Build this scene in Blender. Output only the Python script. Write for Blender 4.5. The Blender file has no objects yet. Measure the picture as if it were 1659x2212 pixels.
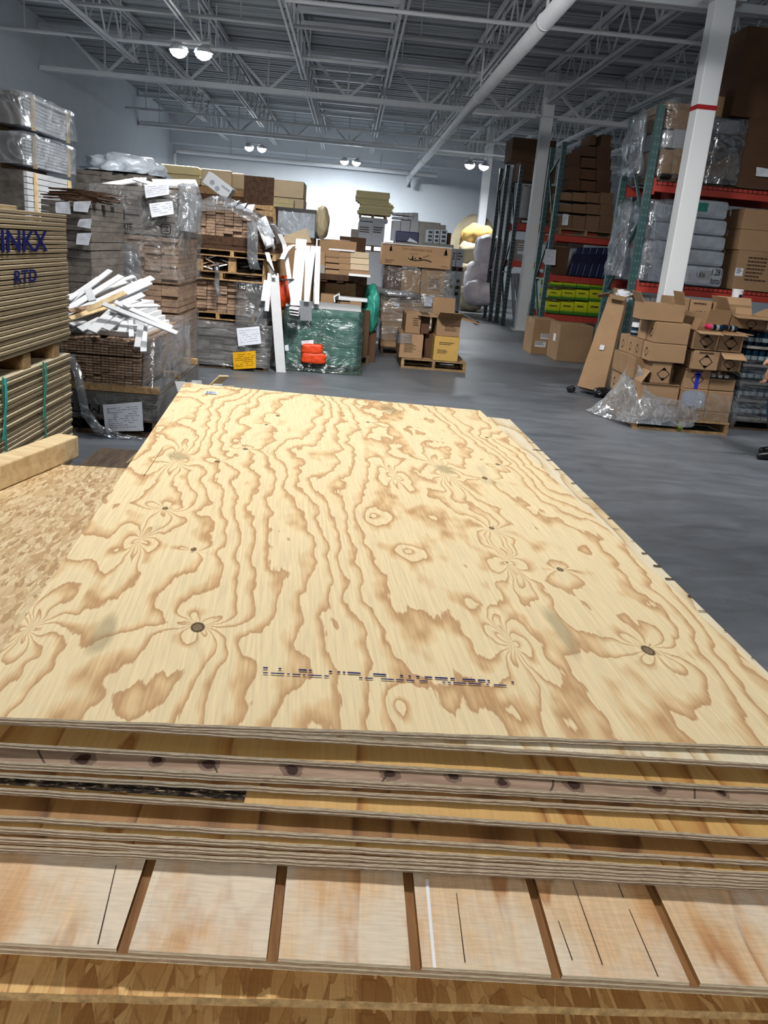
import bpy, bmesh, math, random
from mathutils import Vector, Matrix, noise as mnoise
R = random.Random(7)
sc = bpy.context.scene
COL = sc.collection
pi = math.pi
# ------------------------------------------------------------------ camera (frame taken as 1659 x 2212)
W, H, F, CZ = 1659, 2212, 1800.0, 1.7
YAW, PITCH, ROLL = -0.06484, 0.30630, 0.08724
_f = Vector((-math.sin(YAW)*math.cos(PITCH), math.cos(YAW)*math.cos(PITCH), -math.sin(PITCH)))
_r = Vector((math.cos(YAW), math.sin(YAW), 0))
_u = _r.cross(_f)
cR = _r*math.cos(ROLL) + _u*math.sin(ROLL)
cU = _u*math.cos(ROLL) - _r*math.sin(ROLL)
cam_d = bpy.data.cameras.new('camera'); cam = bpy.data.objects.new('camera', cam_d); COL.objects.link(cam)
cam.matrix_world = Matrix((( cR.x, cU.x, -_f.x, 0), (cR.y, cU.y, -_f.y, 0), (cR.z, cU.z, -_f.z, CZ), (0, 0, 0, 1)))
cam_d.sensor_fit = 'HORIZONTAL'; cam_d.sensor_width = 36; cam_d.lens = F*36/W; cam_d.clip_start = 0.02; cam_d.clip_end = 200
sc.camera = cam
def ray(px, py):
    return cR*((px-W/2)/F) - cU*((py-H/2)/F) + _f
def at(px, py, Y):
    d = ray(px, py); t = Y/d.y
    return Vector((d.x*t, Y, CZ+d.z*t))
def fl(px, py, z=0.0):
    d = ray(px, py); t = (z-CZ)/d.z
    return Vector((d.x*t, d.y*t, z))
# frame of the plywood stack
PX, PY, PH, PYAW, PTX, PTY = 0.15878, 0.97962, 0.6195, 0.07197, -0.03086, 0.00801
_A = Vector((math.cos(PYAW), math.sin(PYAW), PTX)).normalized()
_B = Vector((-math.sin(PYAW), math.cos(PYAW), PTY)); _B = (_B-_A*_B.dot(_A)).normalized()
_N = _A.cross(_B)
_O = Vector((PX, PY, CZ-PH))
SM = Matrix(((_A.x, _B.x, _N.x, _O.x), (_A.y, _B.y, _N.y, _O.y), (_A.z, _B.z, _N.z, _O.z), (0, 0, 0, 1)))
def ply(px, py, z=0.0):
    d = ray(px, py); o = Vector((0, 0, CZ))
    t = ((_O+_N*z)-o).dot(_N)/d.dot(_N)
    q = o+d*t-_O
    return q.dot(_A), q.dot(_B)
# ------------------------------------------------------------------ node helpers
def C(r, g, b):
    f = lambda c: ((c/255+0.055)/1.055)**2.4 if c > 10 else c/255/12.92
    return (f(r), f(g), f(b), 1)
class N:
    def __init__(s, name, rough=0.6, spec=0.3, metal=0.0):
        s.m = bpy.data.materials.new(name); s.m.use_nodes = True; s.t = s.m.node_tree
        s.b = s.t.nodes['Principled BSDF']; s.out = s.t.nodes['Material Output']
        s.b.inputs['Roughness'].default_value = rough; s.b.inputs['Specular IOR Level'].default_value = spec
        s.b.inputs['Metallic'].default_value = metal
    def put(s, sock, v):
        if isinstance(v, bpy.types.NodeSocket): s.t.links.new(v, sock)
        elif v is not None: sock.default_value = v
    def nd(s, typ): return s.t.nodes.new(typ)
    def obj(s): return s.nd('ShaderNodeTexCoord').outputs['Object']
    def gen(s): return s.nd('ShaderNodeTexCoord').outputs['Generated']
    def rnd(s): return s.nd('ShaderNodeObjectInfo').outputs['Random']
    def pos(s): return s.nd('ShaderNodeNewGeometry').outputs['Position']
    def math(s, op, a, b=0.0, c=None, clamp=False):
        n = s.nd('ShaderNodeMath'); n.operation = op; n.use_clamp = clamp
        s.put(n.inputs[0], a); s.put(n.inputs[1], b)
        if c is not None: s.put(n.inputs[2], c)
        return n.outputs[0]
    def vm(s, op, a, b=(0, 0, 0)):
        n = s.nd('ShaderNodeVectorMath'); n.operation = op
        s.put(n.inputs[0], a); s.put(n.inputs[1], b)
        return n.outputs['Value'] if op in ('LENGTH', 'DOT_PRODUCT', 'DISTANCE') else n.outputs[0]
    def map(s, v, scale=(1, 1, 1), loc=(0, 0, 0), rot=(0, 0, 0)):
        n = s.nd('ShaderNodeMapping'); s.put(n.inputs['Vector'], v); n.inputs['Scale'].default_value = scale
        s.put(n.inputs['Location'], loc); n.inputs['Rotation'].default_value = rot
        return n.outputs[0]
    def noise(s, v, scale=1.0, detail=2.0, rough=0.5, dist=0.0, color=False):
        n = s.nd('ShaderNodeTexNoise'); s.put(n.inputs['Vector'], v); n.inputs['Scale'].default_value = scale
        n.inputs['Detail'].default_value = detail; n.inputs['Roughness'].default_value = rough; n.inputs['Distortion'].default_value = dist
        return n.outputs['Color' if color else 'Fac']
    def voro(s, v, scale=1.0, out='Color', feat='F1', rand=1.0):
        n = s.nd('ShaderNodeTexVoronoi'); n.feature = feat; s.put(n.inputs['Vector'], v); n.inputs['Scale'].default_value = scale
        n.inputs['Randomness'].default_value = rand
        return n.outputs[out]
    def sep(s, v):
        n = s.nd('ShaderNodeSeparateXYZ'); s.put(n.inputs[0], v); return n.outputs
    def comb(s, x, y, z):
        n = s.nd('ShaderNodeCombineXYZ'); s.put(n.inputs[0], x); s.put(n.inputs[1], y); s.put(n.inputs[2], z); return n.outputs[0]
    def ramp(s, f, stops, interp='LINEAR'):
        n = s.nd('ShaderNodeValToRGB'); s.put(n.inputs[0], f); e = n.color_ramp.elements; n.color_ramp.interpolation = interp
        while len(e) < len(stops): e.new(0.5)
        for i, (p, c) in enumerate(stops):
            e[i].position = p; e[i].color = c if not isinstance(c, (int, float)) else (c, c, c, 1)
        return n.outputs['Color']
    def mix(s, f, a, b, blend='MIX'):
        n = s.nd('ShaderNodeMix'); n.data_type = 'RGBA'; n.blend_type = blend
        s.put(n.inputs[0], f); s.put(n.inputs[6], a); s.put(n.inputs[7], b)
        return n.outputs[2]
    def bump(s, h, strength=0.3, dist=0.01):
        n = s.nd('ShaderNodeBump'); s.put(n.inputs['Height'], h); n.inputs['Strength'].default_value = strength
        n.inputs['Distance'].default_value = dist; s.t.links.new(n.outputs[0], s.b.inputs['Normal']); return n.outputs[0]
    def col(s, c): s.put(s.b.inputs['Base Color'], c); return s.m
# ------------------------------------------------------------------ mesh helpers
class MB:
    def __init__(s): s.v = []; s.f = []; s.mi = []
    def add(s, vs, fs, mi=0):
        o = len(s.v); s.v += [tuple(v) for v in vs]
        for k in fs: s.f.append(tuple(i+o for i in k)); s.mi.append(mi)
        return s
    def box(s, x0, x1, y0, y1, z0, z1, mi=0, M=None):
        vs = [Vector(p) for p in ((x0, y0, z0), (x1, y0, z0), (x1, y1, z0), (x0, y1, z0), (x0, y0, z1), (x1, y0, z1), (x1, y1, z1), (x0, y1, z1))]
        if M: vs = [M @ v for v in vs]
        return s.add(vs, [(0, 3, 2, 1), (4, 5, 6, 7), (0, 1, 5, 4), (1, 2, 6, 5), (2, 3, 7, 6), (3, 0, 4, 7)], mi)
    def quad(s, a, b, c, d, mi=0): return s.add([a, b, c, d], [(0, 1, 2, 3)], mi)
    def prism(s, prof, p0, dv, mi=0, M=None):     # prof: list of 3D points (closed outline), extruded by dv
        n = len(prof); vs = [Vector(p)+Vector(p0) for p in prof]; vs += [v+Vector(dv) for v in vs]
        if M: vs = [M @ v for v in vs]
        return s.add(vs, [tuple(range(n-1, -1, -1)), tuple(range(n, 2*n))]+[(i, (i+1) % n, n+(i+1) % n, n+i) for i in range(n)], mi)
    def tube(s, pts, r, n=8, mi=0, caps=True):
        pts = [Vector(p) for p in pts]; rings = []
        rr = r if isinstance(r, (list, tuple)) else [r]*len(pts)
        for i, p in enumerate(pts):
            d = (pts[min(i+1, len(pts)-1)]-pts[max(i-1, 0)]).normalized()
            up = Vector((0, 0, 1)) if abs(d.z) < 0.9 else Vector((1, 0, 0))
            a = d.cross(up).normalized(); b = a.cross(d)
            rings.append([p+(a*math.cos(2*pi*k/n+pi/n)+b*math.sin(2*pi*k/n+pi/n))*rr[i] for k in range(n)])
        vs = [v for q in rings for v in q]; fs = []
        for i in range(len(pts)-1):
            for k in range(n):
                fs.append((i*n+k, (i+1)*n+k, (i+1)*n+(k+1) % n, i*n+(k+1) % n))
        if caps: fs += [tuple(range(n)), tuple(range(len(vs)-1, len(vs)-n-1, -1))]
        return s.add(vs, fs, mi)
    def bar(s, p0, p1, w, h, mi=0):               # rectangular bar between two points
        p0 = Vector(p0); p1 = Vector(p1); d = (p1-p0).normalized()
        up = Vector((0, 0, 1)) if abs(d.z) < 0.95 else Vector((0, 1, 0))
        a = d.cross(up).normalized()*(w/2); b = a.cross(d).normalized()*(h/2)
        vs = [p0-a-b, p0+a-b, p0+a+b, p0-a+b, p1-a-b, p1+a-b, p1+a+b, p1-a+b]
        return s.add(vs, [(0, 1, 2, 3), (7, 6, 5, 4), (0, 4, 5, 1), (1, 5, 6, 2), (2, 6, 7, 3), (3, 7, 4, 0)], mi)
    def strip(s, pts, wv, t, mi=0):               # flat flexible strip through pts, width vector wv, thickness t
        pts = [Vector(p) for p in pts]; wv = Vector(wv); vs = []; fs = []
        for i, p in enumerate(pts):
            d = (pts[min(i+1, len(pts)-1)]-pts[max(i-1, 0)]).normalized(); nn = d.cross(wv).normalized()*(t/2); h = wv/2
            vs += [p-h-nn, p+h-nn, p+h+nn, p-h+nn]
        for i in range(len(pts)-1):
            for k in range(4): fs.append((i*4+k, i*4+(k+1) % 4, i*4+4+(k+1) % 4, i*4+4+k))
        fs += [(3, 2, 1, 0), tuple(len(vs)-4+k for k in range(4))]
        return s.add(vs, fs, mi)
    def build(s, name, mats, parent=None, bevel=0.0, smooth=False):
        me = bpy.data.meshes.new(name); me.from_pydata(s.v, [], s.f)
        for m in (mats if isinstance(mats, (list, tuple)) else [mats]): me.materials.append(m)
        me.polygons.foreach_set('material_index', s.mi)
        bm = bmesh.new(); bm.from_mesh(me); bmesh.ops.recalc_face_normals(bm, faces=bm.faces); bm.to_mesh(me); bm.free()
        if smooth: me.polygons.foreach_set('use_smooth', [True]*len(me.polygons))
        o = bpy.data.objects.new(name, me); COL.objects.link(o)
        if parent: o.parent = parent
        if bevel:
            b = o.modifiers.new('bevel', 'BEVEL'); b.width = bevel; b.segments = 2; b.limit_method = 'ANGLE'
        me.update(); return o
def tag(o, label=None, cat=None, group=None, kind=None):
    if label: o['label'] = label
    if cat: o['category'] = cat
    if group: o['group'] = group
    if kind or cat: o['kind'] = kind or 'thing'
    return o
def T(name, label, cat, loc=(0, 0, 0), rz=0.0, group=None, mw=None):
    o = bpy.data.objects.new(name, None); COL.objects.link(o); o.empty_display_size = 0.1
    o.location = loc; o.rotation_euler = (0, 0, rz)
    if mw is not None: o.matrix_world = mw
    return tag(o, label, cat, group)
def struct(o): o['kind'] = 'structure'; return o
def textmesh(name, txt, size, mat, parent=None, M=None, label=None, bold=0.0):
    cu = bpy.data.curves.new(name, 'FONT'); cu.body = txt; cu.size = size; cu.align_x = 'CENTER'; cu.align_y = 'CENTER'
    cu.resolution_u = 3; cu.offset = bold
    t = bpy.data.objects.new(name+'_c', cu); COL.objects.link(t)
    me = bpy.data.meshes.new_from_object(t.evaluated_get(bpy.context.evaluated_depsgraph_get()))
    bpy.data.objects.remove(t); bpy.data.curves.remove(cu)
    me.name = name; me.materials.clear(); me.materials.append(mat)
    o = bpy.data.objects.new(name, me); COL.objects.link(o)
    if parent: o.parent = parent
    if M is not None: o.matrix_local = M
    if label: o['label'] = label
    return o
UP = Matrix.Rotation(pi/2, 4, 'X')            # flat XY text stood up, facing -Y
def nz(x, y, z, s=1.0): return mnoise.noise(Vector((x*s, y*s, z*s)))
# ------------------------------------------------------------------ materials
def flat(name, c, rough=0.6, spec=0.3, metal=0.0, var=0.12, sc_=6.0, bump=0.0):
    n = N(name, rough, spec, metal); v = n.obj()
    f = n.noise(v, sc_, 4, 0.6)
    a = tuple(min(1, x*(1+var)) for x in c[:3])+(1,); b = tuple(x*(1-var*1.3) for x in c[:3])+(1,)
    c1 = n.ramp(f, [(0.3, b), (0.7, a)])
    r = n.math('MULTIPLY_ADD', n.rnd(), 0.22, 0.88)
    c2 = n.mix(1.0, c1, n.comb(r, r, r), 'MULTIPLY')
    if bump: n.bump(f, bump, 0.01)
    return n.col(c2)
def M_ply_top(name, knots, seed, light=C(246, 224, 180), mid=C(230, 194, 144), dark=C(196, 148, 102), freq=1.0):
    n = N(name, 0.85, 0.12); v = n.obj()
    x, y, z = n.sep(v)
    wv = n.noise(n.map(v, (9, 5, 0), (seed, 2, 0)), 1.0, 2, 0.5, color=True)
    vw = n.vm('ADD', v, n.map(wv, (.05, .09, 0), (-.025, -.045, 0)))
    h = n.math('MULTIPLY', n.noise(n.map(v, (2.3, 0.62, 0), (seed*3.1, seed, 0)), 1.0, 1.0, 0.4), 12.0*freq)
    h = n.math('MULTIPLY_ADD', n.noise(n.map(v, (6.5, 2.6, 0), (seed, seed*1.7, 0)), 1.0, 3, 0.55), 4.2*freq, h)
    h = n.math('MULTIPLY_ADD', x, 11.0*freq, h)
    thn = n.math('MULTIPLY_ADD', n.noise(n.map(v, (11, 6, 1), (seed, 7, 0)), 1.0, 2, 0.5), 2.6, -1.3)
    core = None
    for (kx, ky, A, s, k, ph, dk, el) in knots:
        d = n.map(vw, (1, 1, 0), (-kx, -ky, 0)); d0 = n.map(v, (1, 1, 0), (-kx, -ky, 0))
        dx, dy, _ = n.sep(d)
        th = n.math('ARCTAN2', dy, n.math('MULTIPLY', dx, el))
        rr = n.vm('LENGTH', n.map(d, (el, 1.0, 0)))
        ang = n.math('COSINE', n.math('ADD', n.math('MULTIPLY_ADD', th, k, ph), thn))
        e = n.math('EXPONENT', n.math('MULTIPLY', rr, -1.0/s))
        h = n.math('ADD', h, n.math('MULTIPLY', n.math('MULTIPLY', ang, e), A))
        if dk > 0:
            rk = n.vm('LENGTH', n.map(d0, (1.0, 0.62, 0)))
            m = n.nd('ShaderNodeMapRange'); n.put(m.inputs[0], rk); m.inputs[1].default_value = dk; m.inputs[2].default_value = dk*0.75
            m2 = n.math('MULTIPLY', m.outputs[0], n.math('SUBTRACT', 1.25, n.math('MULTIPLY', n.math('LESS_THAN', rk, dk*0.62), 0.45)), clamp=True)
            core = m2 if core is None else n.math('MAXIMUM', core, m2)
    j = n.noise(n.map(v, (160, 14, 1)), 1.0, 2, 0.6)
    h = n.math('MULTIPLY_ADD', j, 0.30, h)
    fr = n.math('FRACT', h)
    g = n.ramp(fr, [(0.0, light), (0.50, light), (0.70, mid), (0.88, dark), (0.93, dark), (0.97, light)])
    big = n.noise(n.map(v, (2.5, 1.2, 1), (seed, 4, 2)), 1.0, 3, 0.5)
    g = n.mix(n.math('MULTIPLY', big, 0.35), g, light)
    st = n.noise(n.map(v, (220, 6, 1)), 1.0, 2, 0.7)
    g = n.mix(0.35, g, n.ramp(st, [(0.35, 0.62), (0.62, 1.0)]), 'MULTIPLY')
    sm = n.noise(n.map(v, (7, 2, 1), (9, seed, 0)), 1.0, 4, 0.6)
    g = n.mix(n.math('MULTIPLY', n.ramp(sm, [(0.66, 0.0), (0.74, 1.0)]), 0.25), g, C(120, 118, 98))
    for (kx, ky, rx, ry) in PATCH:
        e = n.vm('LENGTH', n.map(n.map(vw, (1, 1, 0), (-kx, -ky, 0)), (1/rx, 1/ry, 0)))
        g = n.mix(n.math('MULTIPLY', n.ramp(e, [(0.5, 1.0), (1.0, 0.0)]), 0.55), g, C(150, 136, 104))
    if core is not None: g = n.mix(n.math('MULTIPLY', core, 0.92), g, C(52, 34, 22))
    n.bump(st, 0.05, 0.002)
    return n.col(g)
def M_veneer(name, c1, c2, c3, seed, knots=0.0, white=0.0):
    n = N(name, 0.55, 0.3); v = n.obj()
    h = n.math('MULTIPLY_ADD', n.noise(n.map(v, (5, 0.9, 0), (seed, seed, 0)), 1, 2, 0.5), 9.0, n.math('MULTIPLY', n.noise(n.map(v, (60, 6, 1)), 1, 2), 0.3))
    g = n.ramp(n.math('FRACT', h), [(0, c1), (0.4, c1), (0.75, c2), (0.93, c3), (1, c1)])
    st = n.noise(n.map(v, (150, 5, 1)), 1, 3, 0.7)
    g = n.mix(0.35, g, n.ramp(st, [(0.35, 0.55), (0.65, 1.0)]), 'MULTIPLY')
    if white:
        wf = n.ramp(n.noise(n.map(v, (9, 3.5, 1), (seed, 2, 0)), 1, 4, 0.65), [(0.42, 0.0), (0.56, 1.0)])
        g = n.mix(n.math('MULTIPLY', wf, white), g, C(236, 222, 200))
        ct = n.noise(n.map(v, (30, 260, 1)), 1, 2, 0.6)
        g = n.mix(0.3, g, n.ramp(ct, [(0.35, 0.6), (0.6, 1.0)]), 'MULTIPLY')
    return n.col(g)
def M_edge(name, t, plies=5, c1=C(238, 226, 202), c2=C(160, 138, 114), c3=C(96, 78, 64)):
    n = N(name, 0.75, 0.15); v = n.obj(); x, y, z = n.sep(v)
    zz = n.math('MULTIPLY_ADD', n.noise(n.map(v, (14, 14, 1)), 1, 2, 0.6), 0.0030, z)
    q = n.math('MULTIPLY', zz, -plies/t)
    ix = n.math('MODULO', n.math('FLOOR', q), 2.0)
    st = n.noise(n.map(v, (60, 60, 900)), 1, 3, 0.7)
    a = n.ramp(st, [(0.3, c2), (0.6, c1)]); b = n.ramp(st, [(0.3, c3), (0.62, c2)])
    g = n.mix(ix, a, b)
    ln = n.math('LESS_THAN', n.math('FRACT', q), 0.14)
    g = n.mix(n.math('MULTIPLY', ln, 0.6), g, C(60, 46, 36))
    n.bump(st, 0.5, 0.003)
    return n.col(g)
def M_osb(name, bright=1.0, k=1.0):
    n = N(name, 0.6, 0.25); v = n.obj(); cur = None
    cols = [(0.0, C(160, 122, 84)), (0.25, C(190, 156, 112)), (0.5, C(208, 178, 134)), (0.75, C(224, 200, 158)), (1.0, C(178, 140, 98))]
    for i, (rot, s) in enumerate(((0.3, 1.0), (1.25, 1.15), (2.2, 0.9), (2.8, 1.1))):
        w = n.map(v, (42*s*k, 11*s*k, 0.01), (i*3.3, i*5.1, 0), (0, 0, rot))
        cc = n.voro(w, 1.0, 'Color'); cx = n.sep(cc)
        ds = n.voro(w, 1.0, 'Distance', 'DISTANCE_TO_EDGE')
        gr = n.noise(n.map(v, (320*s, 12*s, 1), (0, 0, 0), (0, 0, rot)), 1, 2, 0.6)
        g = n.ramp(n.math('MULTIPLY_ADD', gr, 0.35, n.math('MULTIPLY_ADD', cx[0], 0.8, -0.1)), cols)
        g = n.mix(n.math('MULTIPLY', n.math('LESS_THAN', ds, 0.03), 0.22), g, C(96, 66, 38))
        cur = g if cur is None else n.mix(n.math('GREATER_THAN', n.noise(n.map(cc, (7, 7, 7)), 1, 0), 0.5 + 0.02*i), cur, g)
    c = n.mix(1.0, cur, bright if isinstance(bright, tuple) else (bright, bright, bright, 1), 'MULTIPLY')
    n.bump(n.noise(n.map(v, (90, 90, 90)), 1, 2), 0.2, 0.003)
    return n.col(c)
def M_card(name, c, var=0.10):
    n = N(name, 0.8, 0.15); v = n.obj(); 
    f = n.noise(v, 3.0, 4, 0.6); cor = n.noise(n.map(v, (1, 1, 60)), 1, 2)
    a = tuple(min(1, x*(1+var)) for x in c[:3])+(1,); b = tuple(x*(1-var*1.5) for x in c[:3])+(1,)
    g = n.ramp(n.math('MULTIPLY_ADD', cor, 0.25, n.math('MULTIPLY', f, 0.8)), [(0.3, b), (0.7, a)])
    r = n.math('MULTIPLY_ADD', n.rnd(), 0.24, 0.86)
    return n.col(n.mix(1.0, g, n.comb(r, r, r), 'MULTIPLY'))
def M_wood(name, c1, c2, scale=1.0, st=(30, 4, 30)):
    n = N(name, 0.7, 0.2); v = n.obj()
    r = n.math('MULTIPLY', n.rnd(), 20.0)
    w = n.vm('ADD', n.map(v, tuple(q*scale for q in st)), n.comb(r, r, r))
    f = n.noise(w, 1, 4, 0.65, 0.5)
    g = n.ramp(f, [(0.3, c2), (0.65, c1)])
    rr = n.math('MULTIPLY_ADD', n.rnd(), 0.4, 0.78)
    return n.col(n.mix(1.0, g, n.comb(rr, rr, rr), 'MULTIPLY'))
def M_plastic(name, tint=(0.93, 0.95, 0.97, 1), amount=0.16, shine=0.35, scale=5.0, stretch=(1, 1, 1)):
    n = N(name); v = n.map(n.obj(), stretch)
    d = n.noise(v, scale, 3, 0.6, 1.5)
    rd = n.ramp(n.math('ABSOLUTE', n.math('SUBTRACT', d, 0.5)), [(0.0, 1.0), (0.035, 0.25), (0.10, 0.0)])
    big = n.noise(v, scale*0.4, 2, 0.5)
    fac = n.math('ADD', n.math('MULTIPLY', rd, shine), n.math('MULTIPLY', n.ramp(big, [(0.35, 0.3), (0.7, 1.0)]), amount), clamp=True)
    tr = n.nd('ShaderNodeBsdfTransparent'); tr.inputs[0].default_value = tint
    gl = n.nd('ShaderNodeBsdfGlossy'); gl.inputs['Roughness'].default_value = 0.16; gl.inputs[0].default_value = (0.9, 0.92, 0.95, 1)
    df = n.nd('ShaderNodeBsdfDiffuse'); df.inputs[0].default_value = tuple(min(1, t*0.8) for t in tint[:3])+(1,)
    bp = n.nd('ShaderNodeBump'); n.put(bp.inputs['Height'], d); bp.inputs['Strength'].default_value = 0.55; bp.inputs['Distance'].default_value = 0.04
    n.t.links.new(bp.outputs[0], gl.inputs['Normal'])
    m1 = n.nd('ShaderNodeMixShader'); m1.inputs[0].default_value = 0.45; n.t.links.new(gl.outputs[0], m1.inputs[1]); n.t.links.new(df.outputs[0], m1.inputs[2])
    m2 = n.nd('ShaderNodeMixShader'); n.put(m2.inputs[0], fac); n.t.links.new(tr.outputs[0], m2.inputs[1]); n.t.links.new(m1.outputs[0], m2.inputs[2])
    n.t.links.new(m2.outputs[0], n.out.inputs['Surface']); return n.m
MT = {}
def M_concrete():
    n = N('concrete_floor', 0.42, 0.4); v = n.pos()
    a = n.noise(v, 0.35, 5, 0.6); b = n.noise(n.map(v, (1.0, 2.2, 1)), 2.2, 6, 0.65, 0.6); s = n.noise(v, 26, 2, 0.5)
    f = n.math('ADD', n.math('MULTIPLY', a, 0.5), n.math('MULTIPLY', b, 0.5))
    g = n.ramp(f, [(0.32, C(74, 78, 84)), (0.5, C(100, 105, 112)), (0.68, C(124, 129, 136))])
    g = n.mix(n.math('MULTIPLY', n.ramp(s, [(0.6, 0.0), (0.72, 1.0)]), 0.3), g, C(60, 62, 66))
    sc2 = n.noise(n.map(v, (3, 1.1, 1), (3, 1, 0)), 1.6, 4, 0.7)
    g = n.mix(n.math('MULTIPLY', n.ramp(sc2, [(0.70, 0.0), (0.78, 1.0)]), 0.4), g, C(168, 172, 176))
    n.put(n.b.inputs['Roughness'], n.math('MULTIPLY_ADD', b, 0.3, 0.28))
    return n.col(g)
MT['concrete'] = M_concrete()
MT['wall'] = flat('painted_wall', C(206, 213, 220), 0.8, 0.2, var=0.03, sc_=1.5)
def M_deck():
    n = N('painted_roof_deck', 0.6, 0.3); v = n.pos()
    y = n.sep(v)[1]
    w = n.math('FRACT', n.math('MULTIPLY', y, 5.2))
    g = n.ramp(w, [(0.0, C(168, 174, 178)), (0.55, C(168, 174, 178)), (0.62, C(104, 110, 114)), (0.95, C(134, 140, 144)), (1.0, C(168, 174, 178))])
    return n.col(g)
MT['deck'] = M_deck()
MT['steel'] = flat('white_painted_steel', C(214, 218, 222), 0.45, 0.4, var=0.05, sc_=2)
MT['column'] = flat('white_painted_column', C(244, 247, 250), 0.4, 0.4, var=0.03, sc_=2)
MT['red'] = flat('red_paint', C(178, 28, 34), 0.5)
MT['edge'] = M_edge('plywood_edge', 0.0105)
MT['edge_thick'] = M_edge('siding_edge', 0.016, 5, C(238, 222, 192), C(196, 166, 132), C(130, 104, 80))
MT['edge_stack'] = M_edge('sheathing_edge', 0.018, 4, C(200, 182, 148), C(170, 150, 118), C(118, 100, 76))
MT['osb'] = M_osb('strand_board', (1.04, 1.08, 1.14, 1), 1.9); 
MT['osb_edge'] = flat('strand_board_edge', C(190, 156, 106), 0.8, var=0.35, sc_=70, bump=0.4)
MT['card'] = M_card('cardboard', C(162, 131, 100)); MT['card_shaded'] = M_card('shaded_brown_cardboard', C(128, 100, 78)); MT['card_dark'] = M_card('dark_shaded_cardboard', C(92, 68, 51))  # brown mid tone paints in rack shade; dark tone is partly shade too
MT['card_grey'] = M_card('grey_cardboard', C(150, 146, 140)); MT['card_light'] = M_card('light_cardboard', C(206, 186, 156))
MT['card_white'] = M_card('white_carton', C(214, 218, 224), 0.04); MT['card_yellow'] = M_card('yellow_carton', C(192, 156, 88))
MT['card_pale'] = M_card('pale_grey_carton', C(186, 188, 192), 0.05); MT['foam'] = M_card('yellow_board', C(212, 198, 152), 0.06)
MT['card_inside'] = M_card('carton_inside', C(140, 108, 76))
MT['tape'] = flat('packing_tape', C(176, 146, 108), 0.25, 0.5)
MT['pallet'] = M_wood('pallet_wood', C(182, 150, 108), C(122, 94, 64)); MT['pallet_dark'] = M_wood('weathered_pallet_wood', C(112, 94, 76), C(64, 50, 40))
MT['pine'] = M_wood('pale_pine', C(246, 222, 178), C(216, 182, 134), 0.8)
MT['mould'] = M_wood('raw_moulding_end', C(168, 142, 120), C(118, 94, 78), 1.0, (9, 3, 14))
MT['mould_grey'] = M_wood('grey_moulding_end', C(116, 110, 104), C(76, 70, 66), 1.0, (7, 3, 12))
MT['mould_dark'] = M_wood('dark_brown_wood', C(92, 66, 48), C(46, 32, 24))
MT['white'] = flat('white_primed_wood', C(238, 240, 244), 0.5, 0.3, var=0.04, sc_=10)
MT['paper'] = flat('white_paper', C(222, 226, 236), 0.8, 0.1, var=0.03)
MT['ink'] = flat('black_ink', C(26, 24, 24), 0.7, 0.1); MT['ink_soft'] = flat('faded_ink', C(74, 58, 46), 0.8, 0.1)
MT['ink_blue'] = flat('blue_stencil_ink', C(28, 34, 104), 0.7, 0.1); MT['blue_tape'] = flat('blue_marker', C(40, 52, 190), 0.5)
MT['grey_ink'] = flat('grey_print', C(150, 156, 170), 0.8, 0.1)
MT['yellow_paper'] = flat('yellow_paper', C(222, 168, 30), 0.8, 0.1, var=0.06)
MT['green_strap'] = flat('green_strap', C(60, 158, 132), 0.4); MT['cyan_strap'] = flat('turquoise_strap_end', C(52, 196, 190), 0.4)
MT['rack_green'] = flat('green_rack_steel', C(48, 84, 84), 0.4, 0.5); MT['rack_dark'] = flat('dark_rack_steel', C(34, 46, 50), 0.4, 0.5)
MT['rack_red'] = flat('orange_red_rack_beam', C(178, 62, 50), 0.5, 0.4); MT['hole'] = flat('slot_dark', C(10, 12, 14), 0.9, 0.0)
MT['slot'] = flat('slot_painted_light', C(112, 130, 134), 0.6)  # pale colour stands in for light showing through the post slots
MT['wrap'] = M_plastic('clear_stretch_wrap', amount=0.13, shine=0.28, scale=3.2)
MT['wrap_thick'] = M_plastic('cloudy_stretch_wrap', tint=(0.76, 0.79, 0.83, 1), amount=0.36, shine=0.42, scale=3.0)
MT['film_white'] = M_plastic('whitish_film', tint=(0.85, 0.87, 0.9, 1), amount=0.55, shine=0.45, scale=4.0)
MT['wrap_h'] = M_plastic('banded_stretch_wrap', tint=(0.86, 0.88, 0.9, 1), amount=0.20, shine=0.34, scale=3.0, stretch=(0.5, 0.5, 3.0))
MT['wrap_green'] = M_plastic('green_stretch_wrap', tint=(0.42, 0.68, 0.62, 1), amount=0.22, shine=0.22, scale=3.5, stretch=(0.7, 0.7, 1.6))
MT['teal'] = flat('teal_plastic', C(52, 150, 132), 0.35, 0.5, var=0.25, sc_=8)
MT['teal_dark'] = flat('dark_teal_pack', C(92, 120, 112), 0.5, 0.4, var=0.25, sc_=8)
MT['orange'] = flat('orange_plastic', C(226, 74, 30), 0.4, 0.4, var=0.12, sc_=14)
MT['black'] = flat('black_plastic', C(22, 22, 24), 0.35, 0.5); MT['navy'] = flat('navy_plastic', C(30, 40, 78), 0.35, 0.5, var=0.2)
MT['silver'] = flat('silver_wrapped', C(190, 200, 212), 0.3, 0.6, 0.0, var=0.25, sc_=5, bump=0.4)
MT['metal_grey'] = flat('grey_sheet', C(142, 146, 150), 0.4, 0.5, 0.3)
MT['insul'] = flat('yellow_insulation', C(192, 178, 146), 0.6, 0.3, var=0.1, sc_=5, bump=0.3)
MT['pink'] = flat('pale_pink_bale', C(250, 238, 246), 0.4, 0.4, var=0.1, sc_=6, bump=0.3)
MT['pink_cap'] = flat('pink_cap', C(226, 60, 110), 0.4, 0.4)
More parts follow.
